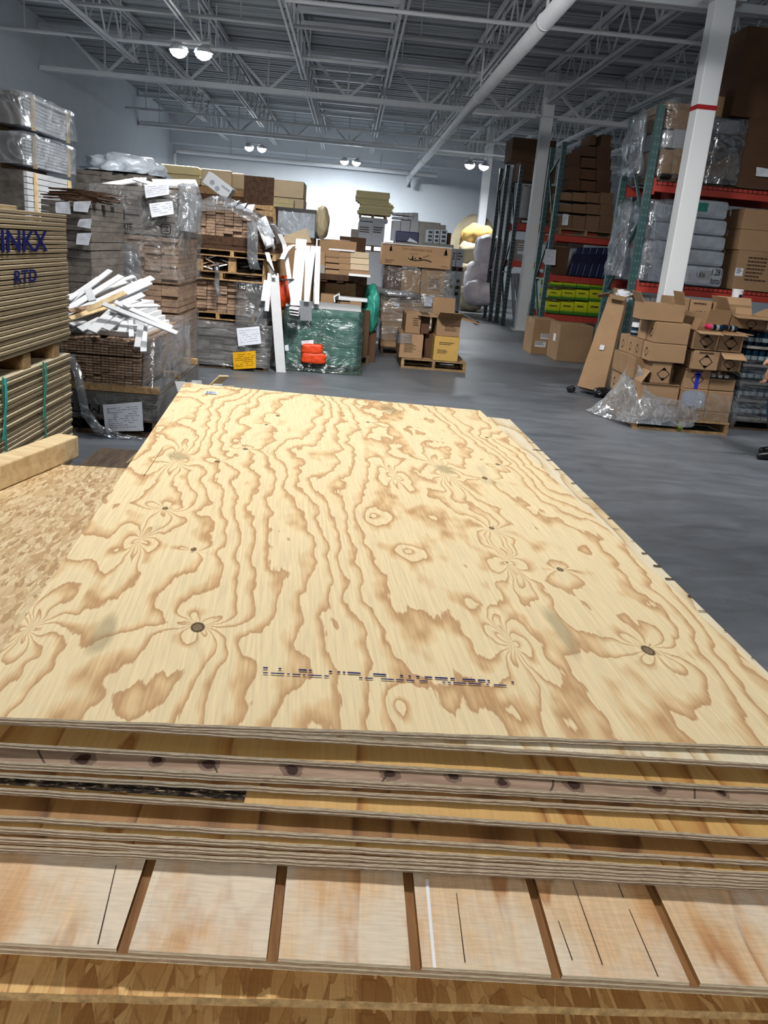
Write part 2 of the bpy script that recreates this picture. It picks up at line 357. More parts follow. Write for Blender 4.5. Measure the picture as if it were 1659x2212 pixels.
def M_green():
    n = N('lime_box', 0.45, 0.4); z = n.sep(n.gen())[2]
    return n.col(n.ramp(z, [(0.0, C(40, 104, 30)), (0.22, C(70, 140, 30)), (0.34, C(190, 200, 26)), (1.0, C(220, 220, 26))]))
MT['lime'] = M_green()
def M_can():
    n = N('printed_can', 0.25, 0.6, 0.5); z = n.sep(n.gen())[2]
    return n.col(n.ramp(z, [(0, C(150, 156, 160)), (0.08, C(20, 34, 50)), (0.35, C(190, 204, 210)), (0.6, C(22, 60, 84)), (0.9, C(16, 24, 36)), (1, C(150, 156, 160))], 'CONSTANT'))
MT['can'] = M_can()
MT['skin'] = flat('skin', C(198, 150, 124), 0.5); MT['denim'] = flat('blue_denim', C(46, 70, 106), 0.9, 0.1, var=0.2, sc_=30)
def M_camo():
    n = N('mottled_khaki_sleeve', 0.9, 0.1); f = n.noise(n.obj(), 16, 3, 0.6)
    return n.col(n.ramp(f, [(0.35, C(86, 80, 64)), (0.5, C(146, 134, 110)), (0.62, C(170, 156, 132)), (0.75, C(104, 96, 76))]))
MT['camo'] = M_camo(); MT['hair'] = flat('brown_hair', C(66, 46, 32), 0.7)
def M_emit(name, c, s):
    n = N(name); e = n.nd('ShaderNodeEmission'); e.inputs[0].default_value = c; e.inputs[1].default_value = s
    n.t.links.new(e.outputs[0], n.out.inputs['Surface']); return n.m
MT['lamp'] = M_emit('lit_lamp_lens', (0.9, 0.96, 1, 1), 60.0)
# ------------------------------------------------------------------ the room
XL, XR, YB, YF, ZD = -7.43, 14.0, 37.1, -5.0, 6.05
struct(MB().box(XL-.2, XR+.2, YF-.2, YB+.2, -0.2, 0).build('floor', MT['concrete']))
struct(MB().box(XL-.2, XL, YF, YB, 0, ZD).build('wall_left', MT['wall']))
struct(MB().box(XR, XR+.2, YF, YB, 0, ZD).build('wall_right', MT['wall']))
struct(MB().box(XL-.2, XR+.2, YB, YB+.2, 0, ZD).build('wall_back', MT['wall']))
struct(MB().box(XL-.2, XR+.2, YF-.2, YF, 0, ZD).build('wall_front', MT['wall']))
def deck():
    m = MB(); pr = []; y = YF; p = 0.32
    while y < YB+.2:
        pr += [(y, ZD), (y+.18, ZD), (y+.21, ZD+.045), (y+.29, ZD+.045)]; y += p
    for (a, za), (b, zb) in zip(pr, pr[1:]):
        m.quad((XL-.2, a, za), (XR+.2, a, za), (XR+.2, b, zb), (XL-.2, b, zb))
    m.box(XL-.2, XR+.2, YF-.2, YB+.2, ZD+.06, ZD+.12)
    return struct(m.build('ceiling', MT['deck']))
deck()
struct(MB().box(XL, XR, YB-.75, YB, 4.98, ZD).build('trim_1', MT['wall']))       # header along the back wall
# roof steel
ORD = ['first', 'second', 'third', 'fourth', 'fifth', 'sixth', 'seventh', 'eighth', 'ninth', 'tenth', 'eleventh', 'twelfth']
GY = [12.0, 21.8, 31.2]; JX = [-5.07+1.885*i for i in range(9)]
ZJ = 5.2
def joist(x, y0, y1, label):
    t = T('roof_joist', label, 'roof joist', (x, y0, 0), 0, 'white open web roof joists')
    L = y1-y0; zt = 5.95
    m = MB()
    for s in (-.05, .05): m.box(s-.02, s+.02, .05, L-.05, zt-.05, zt+.05)
    m.build('top_chord', MT['steel'], t)
    m = MB()
    for s in (-.045, .045): m.box(s-.02, s+.02, .7, L-.7, ZJ-.03, ZJ+.02)
    m.build('bottom_chord', MT['steel'], t)
    k = max(4, int(round((L-1.4)/0.62))); k += k % 2; w = MB(); pts = [(0, .1, zt-.04)]
    for i in range(k+1): pts.append((0, .7+(L-1.4)*i/k, ZJ if i % 2 == 0 else zt-.04))
    pts.append((0, L-.1, zt-.04))
    for a, b in zip(pts, pts[1:]): w.bar(a, b, .03, .03)
    w.build('web', MT['steel'], t)
bays = [(GY[0], GY[1], 'nearest roof bay'), (GY[1], GY[2], 'middle roof bay'), (GY[2], YB-.7, 'farthest roof bay')]
for bi, (y0, y1, bn) in enumerate(bays):
    for i, x in enumerate(JX):
        joist(x, y0, y1, f'white open web roof joist in the {bn}, {ORD[i]} from the left wall')
for i, x in enumerate(JX[3:]):
    joist(x, 3.0, GY[0], f'white open web roof joist above the plywood, {ORD[i+3]} from the left wall')
def girder(y, label):
    t = T('roof_girder', label, 'roof girder', (0, y, 0), 0, 'white truss girders')
    zb, zt = 4.98, 5.86
    m = MB()
    for s in (-.07, .07): m.box(XL+.02, XR-.02, s-.05, s+.05, zb-.05, zb+.05)
    m.build('bottom_chord', MT['steel'], t)
    m = MB()
    for s in (-.07, .07): m.box(XL+.02, XR-.02, s-.05, s+.05, zt-.05, zt+.04)
    m.build('top_chord', MT['steel'], t)
    x = -6.9
    k = 0
    while x < XR-2:
        MB().bar((x, 0, zt), (x+.95, 0, zb), .06, .06).build('diagonal_brace', MT['steel'], t)
        MB().bar((x+.95, 0, zb), (x+1.885, 0, zt), .06, .06).build('diagonal_brace', MT['steel'], t)
        MB().bar((x+.95, 0, zb), (x+.95, 0, zt), .035, .035).build('vertical_strut', MT['steel'], t)
        x += 1.885; k += 1
for y, l in zip(GY, ('white truss girder on top of the nearest column with red tape', 'white truss girder crossing the roof at the second column', 'white truss girder crossing the roof at the farthest column')):
    girder(y, l)
for i, y in enumerate([13.6, 14.7, 15.8, 16.9, 18.0, 19.1]):
    tag(MB().box(JX[2]+.0, JX[3]-.0, y-.11, y+.11, 5.82, 5.897).build('roof_cross_beam', MT['steel']), f'white flat cross beam between two roof joists, {ORD[i]} from the front in the near bay', 'roof beam', 'cross beams between joists')
for i, y in enumerate([23.4, 24.7, 26.0, 27.3, 28.6, 29.9]):
    tag(MB().box(JX[2]+.0, JX[3]-.0, y-.09, y+.09, 5.82, 5.897).build('roof_cross_beam', MT['steel']), f'grey cross beam between two roof joists, {ORD[i]} from the front in the middle bay', 'roof beam', 'cross beams between joists')
def hung_pipe(name, label, y, z, x0, x1, r, hang):
    t = T(name, label, 'pipe', ((x0+x1)/2, y, z), 0, 'sprinkler pipes under the roof')
    h = (x1-x0)/2
    MB().tube([(-h, 0, 0), (h, 0, 0)], r, 8).build('pipe_run', MT['steel'], t, smooth=False)
    x = -h+.6
    while x < h:
        MB().bar((x, 0, r*.5), (x, 0, ZD-z), .025, .025).build('hanger_rod', MT['steel'], t); x += hang
def pipe_at(pxy, z): 
    d = ray(*pxy); return d.y*(z-CZ)/d.z
hung_pipe('sprinkler_pipe', 'white sprinkler pipe above the nearest column, closest to the camera', pipe_at((1149, 55), 5.05), 5.05, -1.2, 9, .035, 3.1)
hung_pipe('sprinkler_pipe', 'white sprinkler pipe crossing in front of the upper cross beams', pipe_at((1254, 120), 5.3), 5.3, -6.0, 12, .035, 3.2)
hung_pipe('sprinkler_pipe', 'long white sprinkler pipe running from the left wall beside the double lamp', pipe_at((640, 124), 5.25), 5.25, -7.4, 12, .04, 1.9)
hung_pipe('sprinkler_pipe', 'dark shaded pipe behind the second girder, nearer of two', pipe_at((500, 254), 4.95), 4.95, -6.8, 10, .035, 3.4)
hung_pipe('sprinkler_pipe', 'dark shaded pipe behind the second girder, farther of two', pipe_at((560, 287), 4.85), 4.85, -6.9, 10, .035, 3.4)
t = T('main_pipe', 'thick white pipe running the length of the roof to the back wall', 'pipe', (2.2, 10.5, 4.5))
MB().tube([(0, -2.5, 0), (0, 25.8, 0)], .1, 14).build('pipe_run', MT['steel'], t, smooth=True)
MB().tube([(0, 25.7, 0), (0, 26.0, -.06), (0, 26.1, -.35)], .105, 14).build('elbow', MT['steel'], t, smooth=True)
for y in (1.0, 6.5, 12.5, 18.5, 24): 
    MB().bar((0, y, .1), (0, y, ZD-4.5), .03, .03).build('hanger_rod', MT['steel'], t)
    MB().tube([(0, y-.03, 0), (0, y+.03, 0)], .112, 14).build('clamp', MT['steel'], t)
t = T('wall_pipe', 'white pipe along the top of the back wall with elbow at left', 'pipe', (0, YB-.9, 0))
p0 = at(388, 322, YB-.9); p1 = at(829, 371, YB-.9); zz = (p0.z+p1.z)/2
MB().tube([(p0.x, 0, zz), (3.3, 0, zz-.02)], .09, 10).build('pipe_run', MT['steel'], t)
MB().tube([(p0.x+.1, 0, zz), (p0.x-.12, 0, zz), (p0.x-.2, 0, zz-.12), (p0.x-.2, 0, zz-.8)], .08, 10).build('elbow', MT['steel'], t)
for x in (-5, -2, 1, 3): MB().bar((x, 0, zz), (x, .2, zz+.7), .03, .03).build('hanger_rod', MT['steel'], t)
# columns
def column(pxa, pxb, Y, w, label, tape=None):
    a = at(*pxa, Y); b = at(*pxb, Y); x = (a.x+b.x)/2
    t = T('steel_column', label, 'column', (x, Y+w/2, 0), 0, 'white square columns'); t['kind'] = 'thing'
    MB().box(-w/2, w/2, -w/2, w/2, .02, 5.86).build('shaft', MT['column'], t, bevel=.012)
    MB().box(-w/2-.07, w/2+.07, -w/2-.07, w/2+.07, 0, .02).build('base_plate', MT['column'], t)
    MB().box(-w/2-.12, w/2+.12, -w/2-.02, w/2+.02, 4.9, 4.93).build('cap_plate', MT['steel'], t)
    if tape:
        z = at(*tape, Y).z
        MB().box(-w/2-.003, w/2+.003, -w/2-.003, w/2+.003, z-.028, z+.028).build('tape_band', MT['red'], t)['label'] = 'red tape band around the column'
    return x
CX1 = column((1491, 420), (1459, 620), 11.35, .25, 'nearest white square column with a red tape band, in front of the rack', (1519, 231))
CX2 = column((1174, 290), (1141, 620), 21.2, .26, 'white square column between the two far racks')
column((1049, 400), (1028, 600), 30.6, .26, 'farthest slender white column beside the pink bales')
# lamps
def highbay(px, py, z, label, power, Y=None, X=None, tilt=0.0, spread=165, colr=(0.93, 0.97, 1.0)):
    if X is None:
        d = ray(px, py); Y = d.y*(z-CZ)/d.z; X = d.x*(z-CZ)/d.z
    t = T('ceiling_lamp', label, 'lamp', (X, Y, z), 0, 'twin high bay lamps')
    MB().box(-.34, .34, -.09, .09, .13, .17).build('mounting_bar', MT['steel'], t)
    for s in (-.22, .22):
        MB().tube([(s, 0, .13), (s, 0, .06), (s, 0, 0)], [.05, .15, .17], 16).build('lamp_shade', MT['steel'], t)
        MB().tube([(s, 0, .004), (s, 0, -.04), (s, 0, -.09), (s, 0, -.12)], [.15, .145, .10, .03], 18).build('lamp_lens', MT['lamp'], t)
    for s in (-.3, .3): MB().bar((s, 0, .15), (s, 0, ZD-z), .015, .015).build('hanger_rod', MT['steel'], t)
    for s in (-.22, .22):
        ld = bpy.data.lights.new('lamp_light', 'AREA'); ld.shape = 'DISK'; ld.size = .3; ld.energy = power/2; ld.color = colr; ld.spread = math.radians(spread)
        lo = bpy.data.objects.new('lamp_light', ld); COL.objects.link(lo); lo.parent = t; lo.location = (s, math.sin(math.radians(tilt))*.15, -.14); lo.rotation_euler = (math.radians(tilt), 0, 0)
highbay(413, 112, 4.75, 'bright twin ceiling lamp at upper left above the moulding stacks', 640, tilt=-6, spread=140)
highbay(552, 320, 4.62, 'small twin ceiling lamp near the far left end of the roof', 520, tilt=10, colr=(1.0, .96, .88))
highbay(757, 350, 4.62, 'small twin ceiling lamp in front of the centre of the back wall', 520, tilt=14)
highbay(1030, 358, 4.36, 'small twin ceiling lamp at far right beside the slender column', 190, tilt=0)
WN = (1.0, .975, .93)
for X, Y, k, tl, sp in ((-.35, 3.0, 84, 0, 150), (-.1, 7.4, 230, 38, 140), (4.6, 6.6, 75, 10, 150), (9.8, 20.0, 90, 0, 150)):  # first follows the siding shadow; the rest are added fill without a seen source
    highbay(0, 0, 4.75, 'unseen twin lamp lighting the scene from outside the picture', k, X=X, Y=Y, tilt=tl, spread=sp, colr=WN)
highbay(0, 0, 3.1, 'added fill lamp, unseen and low behind the photographer', 85, X=-.4, Y=-4.2, tilt=62, spread=150, colr=WN)  # fill lamp added behind the camera to brighten the sheet edges
w = bpy.data.worlds.new('world'); sc.world = w; w.use_nodes = True
w.node_tree.nodes['Background'].inputs[0].default_value = (0.6, 0.68, 0.75, 1); w.node_tree.nodes['Background'].inputs[1].default_value = 0.1
sc.view_settings.view_transform = 'Standard'; sc.view_settings.look = 'None'; sc.view_settings.exposure = 0.0
sc.cycles.use_denoising = True; sc.cycles.use_light_tree = False; sc.cycles.transparent_max_bounces = 10; sc.cycles.max_bounces = 4; sc.cycles.diffuse_bounces = 2; sc.cycles.glossy_bounces = 2; sc.cycles.use_adaptive_sampling = True; sc.cycles.adaptive_threshold = 0.12
sc.cycles.sample_clamp_indirect = 4.0; sc.cycles.caustics_reflective = False; sc.cycles.caustics_refractive = False
# ------------------------------------------------------------------ foreground plywood stack
KP = [  # px, py, amplitude, reach, lobes, phase, dark core radius, stretch along the grain
 (427, 1355, 1.7, .075, 3, .6, .0125, 1.1), (1400, 1405, 1.7, .075, 3, .2, .0125, 1.1), (357, 1098, 1.5, .07, 3, 1.0, .007, 1.2),
 (418, 1187, .9, .04, 2, .3, .006, .8), (530, 970, .9, .045, 2, .1, .008, .8), (470, 997, .8, .035, 2, .2, .008, .9),
 (1062, 1141, 1.8, .09, 2, .4, .007, 1.6), (1075, 1003, .9, .04, 2, .2, .008, .8), (1047, 1033, .9, .04, 2, .5, .009, .8),
 (1210, 1230, .9, .045, 2, .1, .008, .8), (305, 1170, 2.6, 0.149, 2, .3, 0, 4.5), (1095, 1215, 3.4, 0.176, 2, .3, .003, 4.5),
 (383, 990, 3.2, 0.203, 2, .2, 0, 4.5), (960, 1020, 3.6, 0.230, 2, .1, 0, 4.5), (850, 1027, 2.4, 0.162, 2, .2, 0, 4.5),
 (1090, 1390, 3.0, 0.162, 2, .3, 0, 4.5), (75, 1350, 2.6, 0.162, 2, .2, 0, 3.0), (600, 898, .6, .03, 2, 0, .008, .9),
 (575, 917, .6, .03, 2, .5, .006, .9), (795, 912, .6, .03, 2, .5, .007, .9), (1052, 945, .6, .03, 2, .5, .007, .9),
 (800, 1118, 2.6, .07, 0, 0, .003, 1.7), (890, 1190, 2.6, .07, 0, 0, 0, 1.7), (870, 1530, 2.2, .05, 0, 0, 0, 2.2), (1040, 1310, 1.6, .06, 0, 0, 0, 1.6)]
kl = []
for (px, py, A, s, k, ph, dk, el) in KP:
    a, b = ply(px, py); kl.append((a, b, A, s, k, ph, dk, el))
PATCH = [(*ply(383, 984), .035, .05), (*ply(960, 1012), .035, .06), (*ply(222, 1360), .02, .08), (*ply(840, 885), .05, .10), (*ply(1215, 1370), .02, .12)]
MT['ply_top'] = M_ply_top('plywood_face', kl, 3.7)
MT['v_yellow'] = M_veneer('amber_veneer', C(222, 178, 110), C(206, 154, 86), C(170, 112, 58), 2.2)
MT['v_pale'] = M_veneer('pale_veneer', C(244, 230, 200), C(234, 210, 168), C(206, 172, 124), 5.2)
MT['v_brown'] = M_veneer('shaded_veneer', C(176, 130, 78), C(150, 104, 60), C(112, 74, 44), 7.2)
MT['v_siding'] = M_veneer('whitewashed_veneer', C(240, 206, 164), C(226, 178, 128), C(200, 146, 96), 9.1, white=0.8)
def frame(fl_, fr_, z):
    """matrix of a sheet whose near top edge runs through two picture points, lying at depth z in the stack"""
    aL, bL = ply(*fl_, -z); aR, bR = ply(*fr_, -z); g = math.atan2(bR-bL, aR-aL)
    return SM @ Matrix.Translation((0, bL-aL*math.tan(g), -z)) @ Matrix.Rotation(g, 4, 'Z')
def loc(M, px, py):
    d = ray(px, py); o = Vector((0, 0, CZ)); n_ = M.to_3x3() @ Vector((0, 0, 1)); t = (M.translation-o).dot(n_)/d.dot(n_)
    return (M.inverted() @ (o+d*t))
def M_core(pts):
    n = N('grey_brown_core', 0.7, 0.2); v = n.obj(); x = n.sep(v)[0]
    g = n.ramp(n.noise(n.map(v, (8, 60, 1)), 1, 3, 0.6), [(0.3, C(134, 108, 90)), (0.6, C(174, 148, 126)), (0.75, C(196, 174, 150))])
    vv = n.vm('ADD', v, n.map(n.noise(v, 60, 2, 0.5, color=True), (.012, .012, 0), (-.006, -.006, 0))); d = None
    for q, r in pts:
        k = n.math('MULTIPLY', n.vm('LENGTH', n.map(vv, (1, .8, 0), (-q.x, -q.y*.8, 0))), 1/r); d = k if d is None else n.math('MINIMUM', d, k)
    g = n.mix(n.ramp(d, [(0.5, 1.0), (0.62, 0.55), (0.95, 0.5), (1.15, 0.0)]), g, C(56, 32, 26))
    jn = n.math('LESS_THAN', n.math('FRACT', n.math('MULTIPLY_ADD', n.noise(n.map(v, (2, 6, 0)), 1, 1), 0.7, n.math('MULTIPLY', x, 4.7))), 0.014)
    g = n.mix(n.math('MULTIPLY', jn, .8), g, C(40, 30, 24))
    return n.col(g)
MC = frame((0, 1643), (1659, 1735), .0425)
MT['v_core'] = M_core([(loc(MC, px, py), r) for px, py, r in ((180, 1640, .016), (340, 1641, .012), (452, 1650, .014), (630, 1662, .016), (842, 1671, .014), (978, 1676, .013), (1085, 1691, .011), (1240, 1696, .015), (1420, 1704, .013), (1560, 1712, .010))])
def sheet(name, label, group, front, z, t, mats, a0=-.61, a1=.61, L=2.44, yaw=0.0, seed=0, parts=None, cat='plywood sheet', off=None):
    """front: (px, py) of a point on the near top edge; z: depth of its top face below the top sheet"""
    MW = (SM @ Matrix.Translation((0, off[1], -z)) @ Matrix.Rotation(yaw, 4, 'Z')) if front is None else frame((0, front[0]), (1659, front[1]), z)
    m = MB(); n = 64; vs = []
    for i in range(n+1):
        x = a0+(a1-a0)*i/n
        j = 0.0016*nz(x*23+seed*9, seed, 0)+0.0008*nz(x*120, seed*3, 1)
        zz = 0.0025*nz(x*2.1, 5.3, 0.5)
        vs += [(x, j, zz-t), (x, j, zz), (x, L, zz*.3), (x, L, zz*.3-t)]
    fs = []; mi = []
    for i in range(n):
        for k in range(4):
            fs.append((i*4+k, i*4+(k+1) % 4, i*4+4+(k+1) % 4, i*4+4+k)); mi.append(0 if k == 1 else 1)
    fs += [(0, 1, 2, 3), tuple(4*n+k for k in (3, 2, 1, 0))]; mi += [1, 1]
    m.v = vs; m.f = fs; m.mi = mi
    o = m.build(name, mats)
    o.matrix_world = MW
    return tag(o, label, cat, group)
G1 = 'sheets of the front plywood stack'
top = sheet('plywood_sheet', 'large knotty pine plywood sheet on top of the front stack, full grain face showing', G1, None, 0, .0095, [MT['ply_top'], MT['edge']], off=(0, 0), seed=1)
# ink dashes and a small sticker on the face, pencil-thin splinter
def onply(o, parent=top, z=.0008): o.parent = parent; return o
m = MB()
for row, (p0, p1) in enumerate((((568, 1446), (1140, 1479)), ((568, 1457), (1125, 1486)))):
    q0 = Vector(ply(*p0)); q1 = Vector(ply(*p1)); L = (q1-q0).length; dv = (q1-q0)/L; s = 0
    while s < L-.02:
        w = R.choice((.004, .005, .007, .012, .02)); hh = .0022 if row == 0 else .0016
        c0 = q0+dv*s; c1 = q0+dv*(s+w); nn = Vector((-dv.y, dv.x))*hh
        if not (L*.17 < s < L*.22 or R.random() < .22):
            m.quad((*(c0-nn), .0030), (*(c1-nn), .0030), (*(c1+nn), .0030), (*(c0+nn), .0030))
        s += w+R.choice((.003, .004, .008))
onply(m.build('ink_print', MT['ink_blue']))['label'] = 'dashed dark blue print line across the sheet'
sa = [ply(445, 846), ply(470, 848), ply(467, 853), ply(442, 851)]
onply(MB().quad(*[(a, b, .0028) for a, b in sa]).build('sticker', MT['paper']))['label'] = 'small white barcode sticker at the far corner'
m = MB()
for i in range(7):
    u0 = .1+.12*i; u1 = u0+R.choice((.03, .06)); P = [Vector(q) for q in sa]
    m.quad(*[(*(P[0].lerp(P[1], u).lerp(P[3].lerp(P[2], u), w)), .0034) for u, w in ((u0, .15), (u1, .15), (u1, .8), (u0, .8))])
onply(m.build('barcode', MT['ink_blue']))
sp = [ply(352, 966), ply(356, 962), ply(312, 1028), ply(309, 1028)]
onply(MB().quad(*[(a, b, .003) for a, b in sp]).build('splinter', MT['pine']))
pale = sheet('plywood_sheet', 'pale plywood sheet turned slightly so its core-gapped right edge shows beside the top sheet', G1, None, .011, .0095, [MT['v_pale'], MT['edge']], a1=.625, L=2.40, yaw=-.040, seed=2, off=(0, -.008))
for i in range(26):
    y = 2.38-i*.085+R.uniform(-.02, .02); w_ = R.uniform(.012, .05)*(1-i/34); hh = R.choice((.003, .004, .008))
    MB().quad((.624-w_, y, .0026), (.6245, y+R.uniform(-.003, .003), .0026), (.6245, y+hh, .0026), (.624-w_, y+hh, .0026)).build('core_gap', MT['ink_soft'], pale)
sheet('plywood_sheet', 'amber plywood sheet just under the dark gap below the top sheets', G1, (1603, 1702), .034, .008, [MT['v_yellow'], MT['edge']], a1=.62, seed=3)
sheet('plywood_sheet', 'grey-brown plywood sheet with a row of dark knots along its exposed strip', G1, (1643, 1735), .0425, .012, [MT['v_core'], MT['edge']], a0=-.60, a1=.62, seed=4)
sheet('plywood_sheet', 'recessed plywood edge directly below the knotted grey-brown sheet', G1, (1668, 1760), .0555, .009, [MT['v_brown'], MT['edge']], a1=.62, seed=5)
rot = sheet('plywood_sheet', 'yellow plywood sheet with a black rotten strip at left', G1, (1700, 1810), .067, .0105, [MT['v_yellow'], MT['edge']], a1=.62, seed=6)
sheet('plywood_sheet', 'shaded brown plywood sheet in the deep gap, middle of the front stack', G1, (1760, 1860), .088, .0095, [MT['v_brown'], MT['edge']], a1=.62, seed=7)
sheet('plywood_sheet', 'plywood sheet showing a thin orange line of face, fourth from the stack bottom', G1, (1784, 1884), .099, .0105, [MT['v_yellow'], MT['edge']], a1=.62, seed=8)
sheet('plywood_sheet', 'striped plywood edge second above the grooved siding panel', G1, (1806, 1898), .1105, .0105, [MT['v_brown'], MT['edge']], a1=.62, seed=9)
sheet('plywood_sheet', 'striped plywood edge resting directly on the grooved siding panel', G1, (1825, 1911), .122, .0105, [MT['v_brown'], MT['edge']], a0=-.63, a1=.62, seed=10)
def M_rot():
    n = N('black_rotten_core', 0.9, 0.1); v = n.obj()
    return n.col(n.ramp(n.noise(n.map(v, (60, 160, 1)), 1, 4, 0.7), [(0.45, C(24, 20, 18)), (0.56, C(70, 58, 48)), (0.66, C(190, 170, 140))]))
MT['rot'] = M_rot()
xr_ = loc(rot.matrix_world, 527, 1735).x; m = MB(); n = 24; e = []
for i in range(n+1):
    x = -.605+(xr_+.605)*i/n; e.append(x)
m.add([(x, .001, .003) for x in e]+[(x, .075, .003) for x in e], [(i, i+1, n+2+i, n+1+i) for i in range(n)])
m.build('rotten_strip', MT['rot'], rot)['label'] = 'black rotten strip along the left edge'
# grooved siding
zs = .1345; ts = .016; MS = frame((0, 2035), (1659, 2132), zs)
gx = [loc(MS, px, py).x for px, py in ((263, 2055), (588, 2073), (900, 2095), (1205, 2113), (1507, 2135))]
m = MB(); edges = []; gw = .011; xs = []
for i, x in enumerate(gx): xs += [(x-gw/2, x+gw/2)]
pr = [(-.66, -ts), (-.66, -.007), (-.635, -.007), (-.632, 0)]
for a, b in xs: pr += [(a-.001, 0), (a, -.006), (b, -.006), (b+.001, 0)]
pr += [(.60, 0), (.60, -ts)]
n = len(pr); L = 1.9
vs = [(x, 0, z) for x, z in pr]+[(x, L, z) for x, z in pr]
m.add(vs, [tuple(range(n))], 1); m.add(vs, [tuple(range(2*n-1, n-1, -1))], 1)
for i in range(n):
    k = (i+1) % n; g = pr[i][1] == pr[k][1] and pr[i][1] < 0 and pr[i][1] > -ts
    m.add([vs[i], vs[k], vs[n+k], vs[n+i]], [(0, 1, 2, 3)], 1 if (i in (0, n-1, n-2)) else (2 if g or pr[i][1] != pr[k][1] else 0))
MT['groove'] = M_wood('groove_wood', C(176, 128, 78), C(120, 80, 46))
o = m.build('siding_panel', [MT['v_siding'], MT['edge_thick'], MT['groove']])
o.matrix_world = MS
tag(o, 'whitewashed grooved wood siding panel sticking out below the plywood sheets', 'siding panel')
# paint run and cracks on the siding
q = [loc(MS, 918, 1900), loc(MS, 925, 1900), loc(MS, 942, 2092), loc(MS, 935, 2092)]
o2 = MB().quad(*[(p.x, p.y, .0012) for p in q]).build('paint_run', MT['white'], o); o2['label'] = 'thin white paint run down the panel'
for (p0, p1) in (((1358, 1965), (1420, 2110)), ((1235, 1900), (1300, 2085)), ((1330, 1900), (1345, 1940)), ((1205, 1990), (1235, 2075)), ((985, 1930), (1003, 2080)), ((250, 1870), (210, 2040))):
    a, b = loc(MS, *p0), loc(MS, *p1)
    MB().quad((a.x, a.y, .0008), (a.x+.001, a.y, .0008), (b.x+.0014, b.y, .0008), (b.x, b.y, .0008)).build('crack', MT['ink_soft'], o)
MT['osb_near'] = M_osb('strand_board_amber', (1.22, 1.0, 0.68, 1), 1.5)
def osb(name, label, z, front, t, a0, a1, L, seed, grp='sheets of the front plywood stack'):
    return sheet(name, label, grp, front, z, t, [MT['osb_near'], MT['osb_edge']], a0=a0, a1=a1, L=L, seed=seed, cat='strand board')
osb('strand_board', 'strand board sheet in shadow just under the grooved siding panel', .168, (2143, 2188), .011, -.72, .75, 2.5, 21)
o = osb('strand_board', 'amber strand board sheet at the bottom of the front stack', .196, (2222, 2262), .011, -.57, .75, 2.55, 22)
zt = (SM @ Vector((0, 1.2, -.207))).z
# support under the front stack: two skids and a strapped lift of boards, out of sight
yy = 1.25
MB_ = MB()
for i in range(12): MB_.box(-.52, .86, 0, 2.3, -.0115*i-.011, -.0115*i)
o = MB_.build('board_lift', [MT['osb_edge']]); o.matrix_world = SM @ Matrix.Translation((0, -.20, -.2085))
tag(o, 'strapped lift of strand board carrying the front stack', 'strand board', kind='stuff')
p = SM @ Vector((.1, .9, -.215-.135))
t = T('timber_skid', 'timber skids under the front stack', 'timber', (p.x, p.y, 0), PYAW)
for y in (-.85, .85):
    MB().box(-.55, .7, y-.05, y+.05, 0, p.z+(-.01 if y < 0 else .0)).build('skid', MT['pallet_dark'], t)
# ------------------------------------------------------------------ strand board stack at left with a timber on top
ZO = 0.80
e0 = fl(0, 992, ZO); e1 = fl(275, 1012, ZO)
ang = math.atan2(e1.y-e0.y, e1.x-e0.x)
cx = e1
t = None
def osb_left(i, z, dx):
    m = MB().box(-1.35, .10, -2.1, 0, -.0118, 0, 0)
    m.mi = [1, 0, 1, 1, 1, 1]
    o = m.build('strand_board', [MT['osb'], MT['osb_edge']])
    o.location = (e1.x+dx, e1.y, z); o.rotation_euler = (0, 0, PYAW*.6)
    return o
o = osb_left(0, ZO, 0); tag(o, 'strand board sheet with pale flakes at left, topmost of its stack beside the plywood', 'strand board', 'left strand board stack')
for i in range(1, 14):
    c = o.copy(); COL.objects.link(c); c.location = (e1.x+R.uniform(-.004, .004), e1.y+R.uniform(-.006, .002), ZO-.012*i)
    tag(c, 'strand board sheet lying under the pale flaked top sheet at left', 'strand board', 'lower sheets of the left strand board stack')
zb = ZO-.012*14
t = T('timber_bunk', 'timber bunks carrying the left strand board stack', 'timber', (e1.x-.6, e1.y-1.0, 0), PYAW*.6)
for y in (-.8, 0, .8): MB().box(-.7, .62, y-.05, y+.05, 0, zb).build('bunk', MT['pallet_dark'], t)
# timber beam lying on it
b0 = fl(0, 1020, ZO+.045); b1 = fl(148, 962, ZO+.045)
d = (b1-b0).normalized(); q0 = b0-d*.55; L = (b1-q0).length
m = MB().box(0, L, -.045, .045, -.043, .045)
o = m.build('timber_beam', MT['pine'], bevel=.006); o.location = q0; o.rotation_euler = (0, 0, math.atan2(d.y, d.x))
tag(o, 'short square pine timber lying across the left strand board stack', 'timber')
# plywood lift beyond the strand board, its shade put into a dark colour
f0 = fl(160, 985, .62); f1 = fl(300, 950, .62)
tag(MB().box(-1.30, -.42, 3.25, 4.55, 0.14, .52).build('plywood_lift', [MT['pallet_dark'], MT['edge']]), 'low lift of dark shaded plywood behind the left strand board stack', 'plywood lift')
t = T('timber_bunk', 'timber bunks under the dark plywood lift', 'timber', (-.86, 3.9, 0))
for y in (-.5, .5): MB().box(-.42, .42, y-.05, y+.05, 0, .14).build('bunk', MT['pallet_dark'], t)
